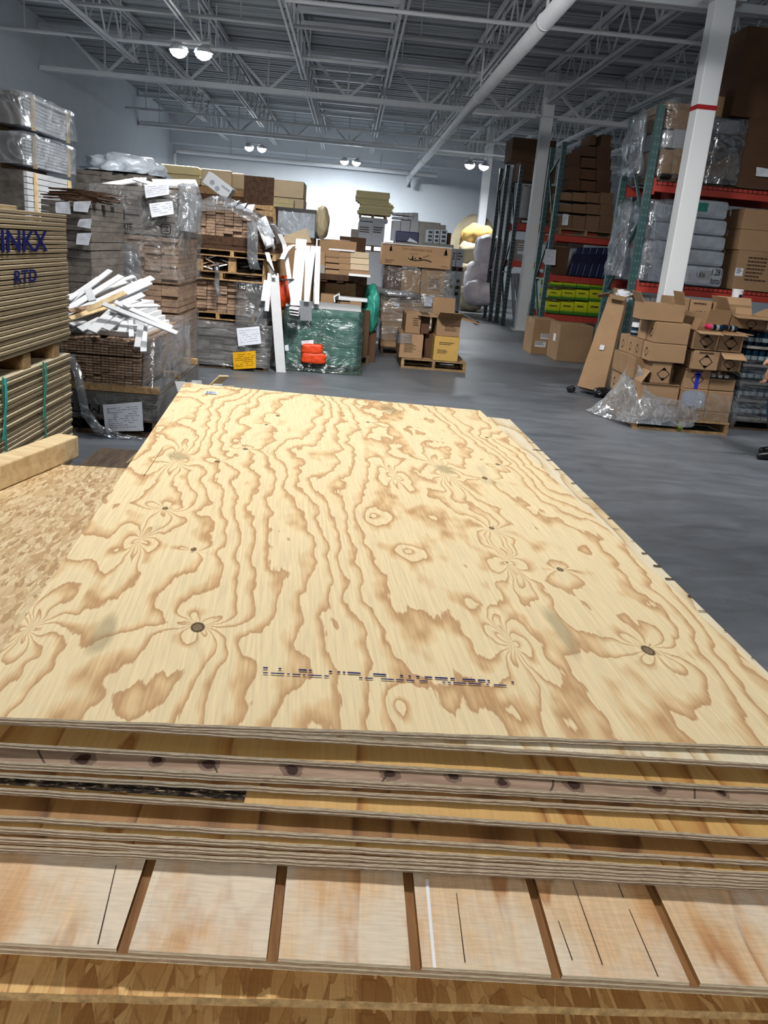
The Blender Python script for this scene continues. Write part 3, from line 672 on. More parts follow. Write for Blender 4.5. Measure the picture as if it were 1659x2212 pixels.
# ------------------------------------------------------------------ tall sheathing stack at left
YC = 4.75
XC = at(151, 700, YC).x
ztop = at(150, 465, YC).z; zmid = at(151, 733, YC).z
Lc = 1.22; Wc = 2.44
nu = 30; tu = (ztop-zmid)/nu
def cs(z, t, dx=0, dy=0):
    return MB().box(-Wc, 0, -Lc, 0, -t, 0).build('sheathing_sheet', None if False else [MT['edge_stack'], MT['v_pale']])
m = MB().box(-Wc, 0, -Lc, 0, -tu*.80, 0); m.mi = [0, 1, 0, 0, 0, 0]
o = m.build('sheathing_sheet', [MT['edge_stack'], MT['v_pale']], bevel=.003)
o.location = (XC, YC, ztop); tag(o, 'pale topmost full sheet of the tall tan sheathing stack at left', 'plywood sheet', 'sheets of the upper sheathing bundle')
for i in range(1, nu):
    c = o.copy(); COL.objects.link(c); c.location = (XC+R.uniform(-.004, .004), YC+R.uniform(-.010, .006), ztop-tu*i)
    tag(c, 'tan sheathing sheet in the upper bundle of the tall left stack', 'plywood sheet', 'sheets of the upper sheathing bundle')
c = o.copy(); COL.objects.link(c); c.location = (XC-.10, YC-.42, ztop+tu*.9); tag(c, 'loose pale sheet pushed back on top of the tall sheathing stack', 'plywood sheet')
zl = zmid-.075; nl = int((zl-.12)/tu)
for i in range(nl):
    c = o.copy(); COL.objects.link(c); c.location = (XC+R.uniform(-.005, .005), YC+R.uniform(-.012, .006), zl-tu*i)
    tag(c, 'tan sheathing sheet in the lower bundle of the tall left stack', 'plywood sheet', 'sheets of the lower sheathing bundle')
zl2 = zl-tu*nl
for j, y in enumerate((-.20, -.62, -1.06)):
    tag(MB().box(-Wc+.02, -.01, y-.045, y+.045, 0, zmid-.0-zl-tu*.1).build('spacer_block', MT['pallet'], bevel=.003), ('rear', 'middle', 'front')[j]+' wooden spacer between the two sheathing bundles', 'timber', 'sheathing spacers').location = (XC, YC, zl+.001)
    tag(MB().box(-Wc+.02, -.02, y-.05, y+.05, 0, zl2).build('spacer_block', MT['pallet_dark']), ('rear', 'middle', 'front')[j]+' bearer under the tall sheathing stack', 'timber', 'sheathing bearers').location = (XC, YC, 0)
def onface(px, py):                     # point on the stack's right face
    d = ray(px, py); s = (XC+.007)/d.x
    return Vector((XC+.007, d.y*s, CZ+d.z*s))
TX = Matrix(((0, 0, 1, 0), (1, 0, 0, 0), (0, 1, 0, 0), (0, 0, 0, 1)))   # text plane facing +X, reading along +Y
for s, (px, py), hh, l in (('TPINKX', (30, 523), 40, 'blue stencilled letters high on the sheathing edges'), ('RTD', (56, 598), 24, 'short blue stencil lower on the sheathing edges')):
    p = onface(px, py)
    k = hh/1800*p.y*1.15
    textmesh('stencil_mark', s, k*1.25, MT['ink_blue'], o, Matrix.Translation(p-Vector((XC, YC, ztop))) @ TX @ Matrix.Diagonal((1.9, 1, 1, 1)), l, k*.03)
for px, l, lp in ((96, 'green strap hanging down the lower sheathing bundle, right one', (90, 765)), (8, 'green strap hanging down the lower sheathing bundle, left one', (5, 800))):
    p = onface(px, 860); m = MB()
    m.box(-.001, .002, -.008, .008, .0, zl+.012)
    t = T('steel_strap', l, 'strap', (XC+.0075, p.y, 0), 0, 'green straps')
    m.build('band', MT['green_strap'], t)
    m = MB(); m.strip([(0.012, 0, zl+.01), (.02, -.02, zl-.08), (.012, -.06, zl-.26)], (0, .022, 0), .002); m.build('loose_end', MT['cyan_strap'] if px < 50 else MT['green_strap'], t)
# ------------------------------------------------------------------ generic load builders
class Bx:
    pass
def pb(l, r, t, b, Y, dep, z0=None, z1=None):
    q = Bx(); my = (t+b)/2; mx = (l+r)/2
    q.x0 = at(l, my, Y).x; q.x1 = at(r, my, Y).x
    q.z1 = at(mx, t, Y).z if z1 is None else z1
    q.z0 = max(0.0, at(mx, b, Y).z) if z0 is None else z0
    q.y0 = Y; q.y1 = Y+dep; q.cx = (q.x0+q.x1)/2; q.w = q.x1-q.x0; q.h = q.z1-q.z0; q.d = dep
    return q
def lines(m, x0, x1, z0, z1, n, y=-.0015, j=.35):      # faint rows of print
    hh = (z1-z0)/(n*2-1)
    for i in range(n):
        zz = z1-2*i*hh; e = x0+(x1-x0)*(1-j*R.random()); x = x0
        while x < e:
            w = min(R.uniform(.03, .09)*(x1-x0)*2, e-x); m.quad((x, y, zz-hh), (x+w*.85, y, zz-hh), (x+w*.85, y, zz), (x, y, zz)); x += w
def diamond(parent, cx, cz, s, M=None, name='diamond_mark'):
    m = MB(); a = .86; y = -.002
    O = [(cx, cz+s), (cx+s, cz), (cx, cz-s), (cx-s, cz)]; I = [(cx, cz+s*a), (cx+s*a, cz), (cx, cz-s*a), (cx-s*a, cz)]
    P = lambda q: Vector((q[0], y, q[1])) if M is None else M @ Vector((q[0], y, q[1]))
    for i in range(4):
        k = (i+1) % 4; m.quad(P(O[i]), P(O[k]), P(I[k]), P(I[i]))
    k = .45
    m.add([P((cx, cz+s)), P((cx-s*k, cz+s*(1-k))), P((cx+s*k, cz+s*(1-k)))], [(0, 1, 2)])
    m.add([P((cx, cz-s)), P((cx+s*k, cz-s*(1-k))), P((cx-s*k, cz-s*(1-k)))], [(0, 1, 2)])
    return m.build(name, MT['ink'], parent)
LEFT = lambda w: Matrix.Translation((-w/2, 0, 0)) @ Matrix(((0, 1, 0, 0), (-1, 0, 0, 0), (0, 0, 1, 0), (0, 0, 0, 1)))   # face at x=-w/2 (local x runs toward camera)
def carton(label, q, mat='card', group=None, tape=True, parts=True, marks=(), rz=0.0, name='cardboard_box', cat='box', dy=0):
    w, d, h = q.w, q.d, q.h
    if not parts:
        m = MB().box(-w/2, w/2, 0, d, 0, h)
        m.box(-w/2+.01, w/2-.01, d/2-.012, d/2+.012, h, h+.002)
        o = m.build(name, MT[mat], bevel=min(.008, h*.06)); o.location = (q.cx, q.y0, q.z0); o.rotation_euler = (0, 0, rz)
        return tag(o, label, cat, group)
    t = T(name, label, cat, (q.cx, q.y0, q.z0), rz, group)
    MB().box(-w/2, w/2, 0, d, 0, h-.004).build('body', MT[mat], t, bevel=min(.006, h*.05))
    m = MB().box(-w/2+.003, w/2-.003, .003, d/2-.003, h-.004, h); m.build('top_flap', MT[mat], t)
    m = MB().box(-w/2+.003, w/2-.003, d/2+.003, d-.003, h-.004, h); m.build('top_flap', MT[mat], t)
    if tape:
        m = MB(); tw = .028
        m.box(-w/2-.001, w/2+.001, d/2-tw, d/2+tw, h, h+.001)
        m.box(-w/2-.0015, -w/2, d/2-tw, d/2+tw, h-min(.09, h*.4), h); m.box(w/2, w/2+.0015, d/2-tw, d/2+tw, h-min(.09, h*.4), h)
        m.build('tape', MT['tape'], t)
    for k in marks:
        if k[0] == 'dia': diamond(t, k[1]*w, k[2]*h, k[3])
        elif k[0] == 'ldia': diamond(t, k[1]*d, k[2]*h, k[3], LEFT(w))
        elif k[0] == 'lines':
            m = MB(); lines(m, (k[1]-.5)*w, (k[2]-.5)*w, k[3]*h, k[4]*h, k[5]); m.build('printed_text', MT['ink_soft'], t)
        elif k[0] == 'label':
            m = MB().box((k[1]-.5)*w, (k[2]-.5)*w, -.002, 0, k[3]*h, k[4]*h); m.build('paper_label', MT['paper'], t)
            m = MB(); lines(m, (k[1]+.02-.5)*w, (k[2]-.02-.5)*w, (k[3]+(k[4]-k[3])*.35)*h, (k[3]+(k[4]-k[3])*.9)*h, 3, -.003); m.build('printed_text', MT['ink_soft'], t)
    return t
def open_carton(label, q, mat='card', group=None, flaps=(('f', 120), ('b', 70), ('l', 100), ('r', 110)), marks=(), rz=0, name='open_cardboard_box', fl_len=None):
    w, d, h = q.w, q.d, q.h; c = .006
    t = T(name, label, 'box', (q.cx, q.y0, q.z0), rz, group)
    m = MB()
    m.box(-w/2, w/2, 0, c, 0, h); m.box(-w/2, w/2, d-c, d, 0, h); m.box(-w/2, -w/2+c, c, d-c, 0, h); m.box(w/2-c, w/2, c, d-c, 0, h); m.box(-w/2, w/2, 0, d, 0, .006)
    m.build('body', MT[mat], t)
    for f in flaps:
        k, ang = f[0], math.radians(f[1]); L = (f[2] if len(f) > 2 else .5)*(d if k in 'fb' else min(w, d))
        M = {'f': Matrix.Translation((0, 0, h)), 'b': Matrix.Translation((0, d, h)) @ Matrix.Rotation(pi, 4, 'Z'),
             'l': Matrix.Translation((-w/2, d/2, h)) @ Matrix.Rotation(-pi/2, 4, 'Z'), 'r': Matrix.Translation((w/2, d/2, h)) @ Matrix.Rotation(pi/2, 4, 'Z')}[k]
        ww = (w if k in 'fb' else d)/2-.002
        M = M @ Matrix.Rotation(ang, 4, 'X')          # 0: closed over the box (+y), 90: upright, >90: folded outward
        MB().box(-ww, ww, 0, L, -c/2, c/2, 0, M).build('flap', MT[mat], t)
    for k in marks:
        if k[0] == 'dia': diamond(t, k[1]*w, k[2]*h, k[3])
        elif k[0] == 'ldia': diamond(t, k[1]*d, k[2]*h, k[3], LEFT(w))
        elif k[0] == 'lines':
            m = MB(); lines(m, (k[1]-.5)*w, (k[2]-.5)*w, k[3]*h, k[4]*h, k[5]); m.build('printed_text', MT['ink_soft'], t)
    return t
def pallet(label, x0, x1, y0, y1, z0, z1, mat='pallet', group=None, cat='pallet'):
    t = T('wooden_pallet', label, cat, ((x0+x1)/2, y0, z0), 0, group); w = x1-x0; d = y1-y0; h = z1-z0; b = h*.15
    n = 7
    for i in range(n):
        yy = d*i/(n-1)*(1-.09/d*1.0); MB().box(-w/2, w/2, yy, yy+min(.09, d/n*.8), h-b, h).build('deck_board', MT[mat], t)
    for x in (-w/2, -.022, w/2-.045): MB().box(x, x+.045, 0.004, d-.004, b, h-b).build('stringer', MT[mat], t)
    for yy in (0, d/2-.05, d-.1): MB().box(-w/2, w/2, yy, yy+.1, 0, b).build('bottom_board', MT[mat], t)
    return t
def wrapshell(name, label, x0, x1, y0, y1, z0, z1, mat='wrap', amp=.02, res=.06, top=True, group=None, seed=0, taper=0.0, skirt=0.0, cat='plastic wrap'):
    """crumpled film around a load: four sides and an optional top"""
    m = MB(); vs = []; idx = {}
    nx = max(3, int((x1-x0)/res)); ny = max(3, int((y1-y0)/res)); nzv = max(3, int((z1-z0)/res)); cx = (x0+x1)/2; cy = (y0+y1)/2
    def P(x, y, z, nrm):
        u = (z-z0)/(z1-z0); k = amp*(.5+.9*abs(nz(x*2.1+seed, y*2.1, z*2.8))*1.5+.5*nz(x*8, y*8+seed, z*9))
        if skirt and u < .25: k += skirt*(1-u/.25)**2*(.4+.6*abs(nz(x*3, y*3, seed)))
        s = 1-taper*u
        return ((x-cx)*s+cx+nrm[0]*k, (y-cy)*s+cy+nrm[1]*k, z+nrm[2]*k*.6+(.35*amp*nz(x*4, y*4, seed+3) if u in (0, 1) else 0))
    ring = []
    for i in range(nx): ring.append((x0+(x1-x0)*i/nx, y0, (0, -1, 0)))
    for i in range(ny): ring.append((x1, y0+(y1-y0)*i/ny, (1, 0, 0)))
    for i in range(nx): ring.append((x1-(x1-x0)*i/nx, y1, (0, 1, 0)))
    for i in range(ny): ring.append((x0, y1-(y1-y0)*i/ny, (-1, 0, 0)))
    n = len(ring)
    for j in range(nzv+1):
        for x, y, nr in ring: vs.append(P(x, y, z0+(z1-z0)*j/nzv, nr))
    fs = [(j*n+i, j*n+(i+1) % n, (j+1)*n+(i+1) % n, (j+1)*n+i) for j in range(nzv) for i in range(n)]
    if top:
        c = len(vs); rr = vs[nzv*n:(nzv+1)*n]
        for k in (.75, .5, .25):
            for v in rr: vs.append((cx+(v[0]-cx)*k, cy+(v[1]-cy)*k, z1+amp*(.6+.8*nz(v[0]*5*k, v[1]*5*k, seed))))
        vs.append((cx, cy, z1+amp))
        base = [nzv*n, c, c+n, c+2*n]
        for a, b in zip(base, base[1:]):
            for i in range(n): fs.append((a+i, a+(i+1) % n, b+(i+1) % n, b+i))
        for i in range(n): fs.append((base[-1]+i, base[-1]+(i+1) % n, len(vs)-1))
    m.v = vs; m.f = fs; m.mi = [0]*len(fs)
    return tag(m.build(name, MT[mat], smooth=True), label, cat, group)
def lump(name, label, c, r, mat, seed=0, amp=.12, fr=2.0, cat='bag', group=None, p=2.6, parent=None, floor_z=None, sub=4):
    bm = bmesh.new(); bmesh.ops.create_icosphere(bm, subdivisions=sub, radius=1)
    for v in bm.verts:
        d = v.co.normalized(); e = (abs(d.x)**p+abs(d.y)**p+abs(d.z)**p)**(-1/p)
        k = e*(1+amp*nz(d.x, d.y+seed, d.z, fr)+amp*.5*nz(d.x+seed, d.y, d.z, fr*2.7))
        v.co = Vector((d.x*r[0], d.y*r[1], d.z*r[2]))*k
        if floor_z is not None: v.co.z = max(v.co.z, floor_z)
    me = bpy.data.meshes.new(name); bm.to_mesh(me); bm.free(); me.materials.append(MT[mat]); me.polygons.foreach_set('use_smooth', [True]*len(me.polygons))
    o = bpy.data.objects.new(name, me); COL.objects.link(o); o.location = c
    if parent: o.parent = parent; return o
    return tag(o, label, cat, group)
def bundle(name, label, q, cols, rows, mat='mould_grey', jit=.03, cat='moulding bundle', group=None, curve=0.0, gap=.0016):
    m = MB(); cw = q.w/cols; rh = q.h/rows
    for i in range(cols):
        sh = R.uniform(-.3, .3)*rh
        for j in range(rows):
            y = R.uniform(0, jit); x0 = -q.w/2+cw*i+gap; z0 = max(0, rh*j+gap+(sh if 0 < j < rows-1 else 0)*.3)
            m.box(x0, x0+cw-gap*2, y, q.d+R.uniform(-jit, jit), z0, min(q.h, z0+rh-gap*2))
    m.box(-q.w/2+cw*.3, q.w/2-cw*.3, jit+.01, q.d-jit-.01, rh*.3, q.h-rh*.3)
    o = m.build(name, MT[mat]); o.location = (q.cx, q.y0, q.z0)
    return tag(o, label, cat, group, 'stuff')
def sheet_paper(label, quadpx, Y, cat='paper', mat='paper', name='paper_sheet', rows=9, title=True, group=None):
    P = [at(x, y, Y) for x, y in quadpx]           # TL TR BR BL
    c = sum(P, Vector())/4
    t = T(name, label, cat, c, 0, group); n = 6; vs = []; m = MB()
    def S(u, v, off=0): 
        p = P[0].lerp(P[1], u).lerp(P[3].lerp(P[2], u), v)-c
        return Vector((p.x, p.y-off-.008*math.sin(u*5+v*3)-.01*abs(nz(u*2, v*2, Y)), p.z))
    for i in range(n+1):
        for j in range(n+1): vs.append(S(j/n, i/n))
    m.add(vs, [(i*(n+1)+j, i*(n+1)+j+1, (i+1)*(n+1)+j+1, (i+1)*(n+1)+j) for i in range(n) for j in range(n)])
    m.build('sheet', MT[mat], t, smooth=True)
    if rows:
        m = MB()
        for k in range(rows):
            v = .14+.78*k/rows; u = .1
            while u < .85:
                w = R.uniform(.05, .16)
                if R.random() < .68: m.quad(S(u, v, .003), S(u+w*.8, v, .003), S(u+w*.8, v+.022, .003), S(u, v+.022, .003))
                u += w
        m.build('printed_text', MT['grey_ink'] if mat == 'paper' else MT['ink_soft'], t)
    return t
def stamp(parent, loc, s, txt=None, M=None):            # a letter in a rounded square, as printed on the moulding wrap
    m = MB(); O = []; I = []
    for k in range(24):
        a = 2*pi*k/24+pi/24; e = (abs(math.cos(a))**6+abs(math.sin(a))**6)**(-1/6)
        O.append((math.cos(a)*e*s, math.sin(a)*e*s)); I.append((math.cos(a)*e*s*.84, math.sin(a)*e*s*.84))
    M = M or Matrix.Identity(4); L = Matrix.Translation(loc) @ UP @ M
    for i in range(24):
        k = (i+1) % 24
        m.quad(L @ Vector((*O[i], 0)), L @ Vector((*O[k], 0)), L @ Vector((*I[k], 0)), L @ Vector((*I[i], 0)))
    f = m.build('stamp_frame', MT['ink'], parent)
    textmesh('stamp_letter', txt or 'M', s*1.5, MT['ink'], parent, L)
NTH = lambda i: ORD[i]
# ------------------------------------------------------------------ nearest moulding pallet at left (scalloped ends, white offcuts)
Y1 = 7.0
qa = pb(120, 340, 846, 940, Y1, 2.0, z0=.15); 
pallet('wooden pallet under the near moulding stack by the tan sheathing', qa.x0, qa.x1, Y1, Y1+2.0, 0, .15, 'pallet_dark')
qa.z1 = at(245, 846, Y1).z
t = T('moulding_bundle', 'plastic-wrapped moulding bundle with printed letters and a white sheet, at the stack bottom', 'moulding bundle', (qa.cx, Y1, .15))
m = MB(); rows = 9; rh = qa.h/rows
for j in range(rows): m.box(-qa.w/2, qa.w/2, R.uniform(0, .008), 2, rh*j+.002, rh*(j+1)-.001)
m.build('board_layers', MT['mould_grey'], t)
for s, px, py, rot, k in (('MET', 182, 880, pi, .075), ('M', 162, 908, pi, .085)):
    p = at(px, py, Y1-.06)
    textmesh('printed_letters', s, k*1.5, MT['ink'], t, Matrix.Translation(p-Vector((qa.cx, Y1, .15))) @ UP @ Matrix.Rotation(rot, 4, 'Z') @ Matrix.Diagonal((1.3, 1, 1, 1)))
wrapshell('stretch_wrap', 'clear wrap around the bottom bundle of the near moulding stack', qa.x0-.005, qa.x1+.005, Y1-.02, Y1+2.0, .15, qa.z1-.01, 'wrap', .015, .07, False, seed=3)
sheet_paper('white delivery sheet taped to the bottom moulding bundle beside the timber', [(222, 874), (306, 868), (311, 930), (229, 933)], Y1-.06, rows=10)
qs = pb(140, 342, 832, 846, Y1, 2.0, z0=qa.z1)
t = T('timber_bearer', 'flat pine bearers between the near moulding bundles', 'timber', (qa.cx, Y1, qa.z1), 0)
bh = qs.h
for y in (.0, .9, 1.85): MB().box(-qa.w/2, qa.w/2, y, y+.09, 0, bh).build('bearer', MT['pallet'], t)
zb0 = qa.z1+bh
# scalloped boards
ql = pb(132, 303, 735, 832, Y1, 1.9, z0=zb0)
def casing(wd, th, L):
    pr = []; k = 8
    for i in range(k+1):
        u = i/k; pr.append((-wd/2+wd*u, 0, th*(.45+.42*abs(math.sin(u*pi*2.0+.4)))))
    prof = [(-wd/2, 0, 0)]+pr+[(wd/2, 0, 0)]
    return MB().prism([(x, 0, z) for x, _, z in prof][::-1], (0, 0, 0), (0, L, 0))
cols, rows = 10, 17; cw = (ql.x1-ql.x0)/cols; rh = ql.h/rows
b0 = casing(cw*.97, rh*1.0, 1.85).build('moulding_board', MT['mould'])
first = True
for i in range(cols):
    for j in range(rows):
        if j > rows-2 and R.random() < .3: continue
        o = b0 if first else b0.copy()
        if not first: COL.objects.link(o)
        first = False
        zz = zb0+rh*j+(.012 if j >= 11 else 0); o.location = (ql.x0+cw*(i+.5), Y1+R.uniform(0, .025), zz)
        tag(o, 'brown scalloped moulding board end in the stack below the white offcuts', 'moulding', 'scalloped moulding ends')
ztop1 = zb0+rh*rows+.012
# white primed offcuts, each lying over the stack
def stick(pa, pb_, Ya, Yb, w, label, group='white moulding offcuts', mat='white', th=.014, name='moulding_offcut', tilt=0.0):
    A = at(*pa, Ya); B = at(*pb_, Yb); d = (B-A); L = d.length
    side = d.cross(Vector((0, -.8, 1))).normalized(); 
    m = MB().strip([Vector((0, 0, 0)), d*.5, d], side*w, th)
    o = m.build(name, MT[mat], bevel=.002); o.location = A
    return tag(o, label, 'moulding', group)
GEN = 'loose white primed offcut in the fan-shaped pile on the scalloped moulding'
ST = [((146, 655), (238, 584), 7.35, 7.9, .05, 'topmost white offcut rising steeply above the fan-shaped pile'), ((146, 648), (215, 600), 7.3, 8.0, .05, None),
      ((146, 668), (262, 596), 7.2, 7.8, .06, None), ((148, 640), (290, 597), 7.5, 8.2, .04, None), ((146, 680), (330, 600), 7.2, 7.8, .065, 'longest white offcut reaching furthest right at the top of the pile'),
      ((148, 690), (325, 610), 7.15, 7.7, .06, None), ((150, 700), (315, 622), 7.1, 7.7, .06, None), ((150, 710), (310, 636), 7.05, 7.6, .06, None),
      ((170, 668), (310, 605), 7.3, 7.8, .045, None), ((148, 650), (270, 608), 7.4, 8.0, .06, None), ((150, 696), (300, 645), 7.1, 7.6, .05, None),
      ((190, 625), (200, 650), 7.1, 7.0, .06, 'tiny white offcut lying crosswise on the pile'), ((148, 688), (262, 652), 7.05, 7.5, .06, None),
      ((270, 662), (342, 660), 7.1, 7.5, .05, None), ((250, 665), (300, 648), 7.1, 7.6, .05, None),
      ((222, 656), (383, 720), 7.05, 7.0, .042, 'long thin white stick slanting out to the right past the stack'), ((248, 652), (372, 708), 7.15, 7.1, .042, 'second thin white stick slanting out right, just behind the first'),
      ((244, 672), (198, 716), 7.15, 6.93, .085, None), ((262, 684), (228, 712), 7.12, 6.95, .075, None), ((272, 694), (262, 718), 7.1, 6.95, .07, None),
      ((282, 692), (284, 728), 7.1, 6.93, .04, None), ((306, 692), (296, 750), 7.1, 6.93, .05, None), ((312, 700), (310, 760), 7.15, 6.95, .05, 'white offcut hanging lowest over the right end of the stack'),
      ((180, 692), (150, 700), 7.1, 6.95, .07, None), ((218, 690), (172, 712), 7.1, 6.94, .07, None)]
for i, (a, b, ya, yb, w, l) in enumerate(ST): stick(a, b, ya, yb, w, l or GEN, 'white moulding offcuts')
stick((146, 690), (270, 632), 7.0, 7.4, .06, 'offcut with bare tan wood in the middle of the white pile', mat='pine')
stick((150, 688), (250, 658), 6.98, 7.3, .05, 'lower bare tan offcut at the left edge of the white pile', mat='pine')
stick((148, 672), (240, 655), 7.0, 7.4, .05, 'brownish offcut wedged under the bare tan one', mat='mould')
# packing of boards that carries the fan of offcuts
q = pb(150, 300, 650, 735, 7.3, 1.3, z0=ztop1)
m = MB()
for j in range(5):
    k = 1-.13*j; m.box(-q.w/2*k, q.w/2*k, .12*j, 1.3, q.h*.16*j, q.h*.16*(j+1)-.004)
o = m.build('moulding_heap', MT['white']); o.location = (q.cx, 7.25, ztop1); tag(o, 'heap of white primed mouldings filling the middle of the fan-shaped pile', 'moulding heap', kind='stuff')
wrapshell('loose_film', 'loose clear film hanging at the right side of the near moulding stack', at(303, 800, Y1).x+.01, at(338, 800, Y1).x, Y1+.02, Y1+1.6, zb0-.02, at(330, 735, Y1).z, 'wrap_thick', .02, .06, False, seed=8, taper=.1)
tag(MB().strip([at(150, 770, 6.9), at(166, 800, 6.86), at(176, 850, 6.84), at(184, 890, 6.84), at(210, 925, 6.86), at(260, 945, 6.88), at(330, 955, 6.92)], (.05, .03, .05), .002).build('film_strand', MT['wrap_thick'], smooth=True), 'twisted strand of clear film drooping across the wrapped bundle', 'plastic wrap')
# ------------------------------------------------------------------ far left white tower
YT = 8.75
x1 = at(52, 240, YT).x; zt0 = at(50, 198, YT).z; za = at(55, 287, YT).z; zb_ = at(58, 368, YT).z
for (z0, z1, lb, mt, ml, wr) in ((za+.06, zt0, 'top bundle of the tall far left tower, white bowed boards strapped with wood', 'white', 'card_dark', True), (zb_+.05, za, 'middle white bundle of the tall far left tower in torn film', 'white', 'mould_grey', True), (1.62, zb_, 'third bundle of the tall far left tower, pale boards with battens', 'card_white', 'mould_grey', False), (.8, 1.57, 'hidden lower bundle of the tall far left tower behind the sheathing', 'card_white', 'mould_grey', False), (.1, .75, 'bottom bundle of the tall far left tower standing near the floor', 'card_white', 'mould_grey', False)):
    t = T('panel_bundle', lb, 'panel bundle', (x1, YT, z0), 0, 'bundles of the far left tower'); h = z1-z0; n = 9
    m = MB()
    for i in range(n):
        za_, zb2 = h*i/n+.002, h*(i+1)/n-.004; k = 8; vs = []
        for j in range(k+1):
            y = 1.35*j/k; sg = -.025*math.sin(pi*j/k) if 0 < i < n-1 and lb.startswith('top') else 0
            vs += [(-1.2, y, za_+sg), (R.uniform(-.004, .004), y, za_+sg), (R.uniform(-.004, .004), y, zb2+sg), (-1.2, y, zb2+sg)]
        fs = [(3, 2, 1, 0), (4*k, 4*k+1, 4*k+2, 4*k+3)]
        for j in range(k):
            for e in range(4): fs.append((j*4+e, j*4+(e+1) % 4, j*4+4+(e+1) % 4, j*4+4+e))
        m.add(vs, fs)
    m.build('panel_layers', MT[mt], t)
    MB().box(-1.21, -.03, -.02, -.005, .0, h).build('end_board', MT[ml], t)
    for y in (.16, 1.2): MB().box(.006, .03, y, y+.05, -.02, h*.98).build('batten', MT['pine'], t)
    for x in (-.3, -.9): MB().box(x-.05, x+.05, .02, 1.3, -.05, 0.0).build('runner', MT['pallet'], t)
    if wr: wrapshell('torn_film', 'torn clear film over the '+('top' if lb.startswith('top') else 'middle')+' bundle of the far left tower', x1-1.23, x1+.035, YT-.03, YT+1.4, z0, z1, 'wrap_thick', .04, .07, True, seed=len(lb))
MB().box(x1-1.2, x1-.02, YT, YT+1.3, 0, .05).build('tower_base', MT['pallet_dark']); tag(bpy.data.objects['tower_base'], 'low wooden base board under the far left tower', 'pallet')
# ------------------------------------------------------------------ narrow bundle column with papers behind the sheathing
Y3 = 8.4
q = pb(92, 198, 434, 700, Y3, 1.2, z0=.1)
tag(MB().box(q.x0, q.x1, Y3, Y3+1.2, 0, .1).build('bearer_block', MT['pallet_dark']), 'low bearer under the grey bundles with four papers', 'timber')
zc = q.z0
for i, (tpx, l) in enumerate(((640, 'lowest grey board bundle of the column with four papers'), (520, 'grey board bundle in the middle of the column with four papers'), (434, 'top grey board bundle of the column with four papers'))):
    qq = pb(92, 198, tpx, 700, Y3, 1.2, z0=zc); bundle('board_bundle', l, qq, 2, 7, 'mould_grey', .02, 'board bundle', 'bundles with papers'); zc = qq.z1+.004
for i, (qd, l) in enumerate(((((120, 437), (150, 436), (154, 463), (121, 460)), 'small grey paper with a cut corner, upper left of four on the column'), (((160, 436), (197, 434), (190, 459), (159, 456)), 'small grey printed paper, upper right of four on the column'), (((172, 474), (198, 472), (196, 494), (167, 489)), 'small grey paper, third one down on the column'), (((167, 504), (198, 503), (192, 530), (165, 528)), 'small grey paper, lowest of four on the column'))):
    sheet_paper(l, qd, Y3-.03, rows=4, group='papers on the grey bundles')
q2 = pb(104, 200, 403, 434, Y3, 1.1, z0=zc)
for j in range(5):
    for i in range(3):
        m = MB(); L = R.uniform(.42, .62); a = R.uniform(-.12, .12); z = j*q2.h/6+.006*i
        m.strip([(-L/2, 0, -.012*abs(a)*8), (0, 0, .008), (L/2, 0, -.014)], (0, .1, 0), .012)
        o = m.build('warped_board', MT['mould_dark']); o.location = (q2.cx+R.uniform(-.05, .05), Y3+.1+.3*i, zc+.016+z); o.rotation_euler = (0, 0, a)
        tag(o, 'warped dark brown board in the ragged heap on the paper-tagged bundles', 'board', 'warped dark boards')
# ------------------------------------------------------------------ big wrapped moulding stack with printed letters
Y4 = 9.8
zc = .14
qq = pb(200, 385, 680, 800, Y4, 1.2)
pallet('wooden pallet under the big film-wrapped moulding stack', qq.x0, qq.x1, Y4, Y4+1.2, 0, .14, 'pallet_dark')
for tpx, bl, cc, rr, l in ((674, 800, 5, 9, 'bottom shiny wrapped moulding bundle of the big lettered stack'), (612, 674, 5, 5, 'second moulding bundle from the bottom of the big lettered stack'), (508, 612, 5, 11, 'moulding bundle with square ends just below the lettered bundle')):
    q = pb(200, 385, tpx, bl, Y4, 1.2, z0=zc); bundle('moulding_bundle', l, q, cc, rr, 'mould', .03, group='bundles of the big lettered stack'); zc = q.z1+.02
    if tpx == 674: wrapshell('stretch_wrap', 'shiny clear wrap on the bottom bundle of the big lettered stack', q.x0-.01, q.x1+.02, Y4-.02, Y4+1.22, q.z0, q.z1, 'wrap_h', .03, .06, False, seed=5)
    tag(MB().box(q.x0, q.x1, Y4+.05, Y4+1.1, q.z1, q.z1+.02).build('separator_board', MT['pallet_dark']), 'thin separator board on the '+l.split(' moulding')[0]+' moulding bundle, lettered stack' if tpx != 508 else 'thin separator board directly under the lettered bundle', 'timber')
q = pb(203, 388, 402, 500, Y4, 1.2, z0=zc)
t = T('moulding_bundle', 'wrapped moulding bundle printed with a large name and square emblems', 'moulding bundle', (q.cx, Y4, q.z0))
m = MB(); rows = 10; rh = q.h/rows
for j in range(rows):
    x = -q.w/2
    while x < q.w/2-.05:
        w_ = min(R.uniform(.2, .6), q.w/2-x); m.box(x+.002, x+w_-.002, R.uniform(0, .03), 1.2, rh*j+.002, rh*(j+1)-.002); x += w_
m.build('board_layers', MT['mould_grey'], t)
def lp(px, py, dy=.115): 
    p = at(px, py, Y4-dy); return p-Vector((q.cx, Y4, q.z0))
textmesh('printed_name', 'METRIE', .095, MT['ink'], t, Matrix.Translation(lp(258, 489)) @ UP @ Matrix.Diagonal((.95, 1, 1, 1)))
stamp(t, lp(258, 464), .055); stamp(t, lp(358, 495), .055, M=Matrix.Rotation(-pi/2, 4, 'Z'))
qq4 = q
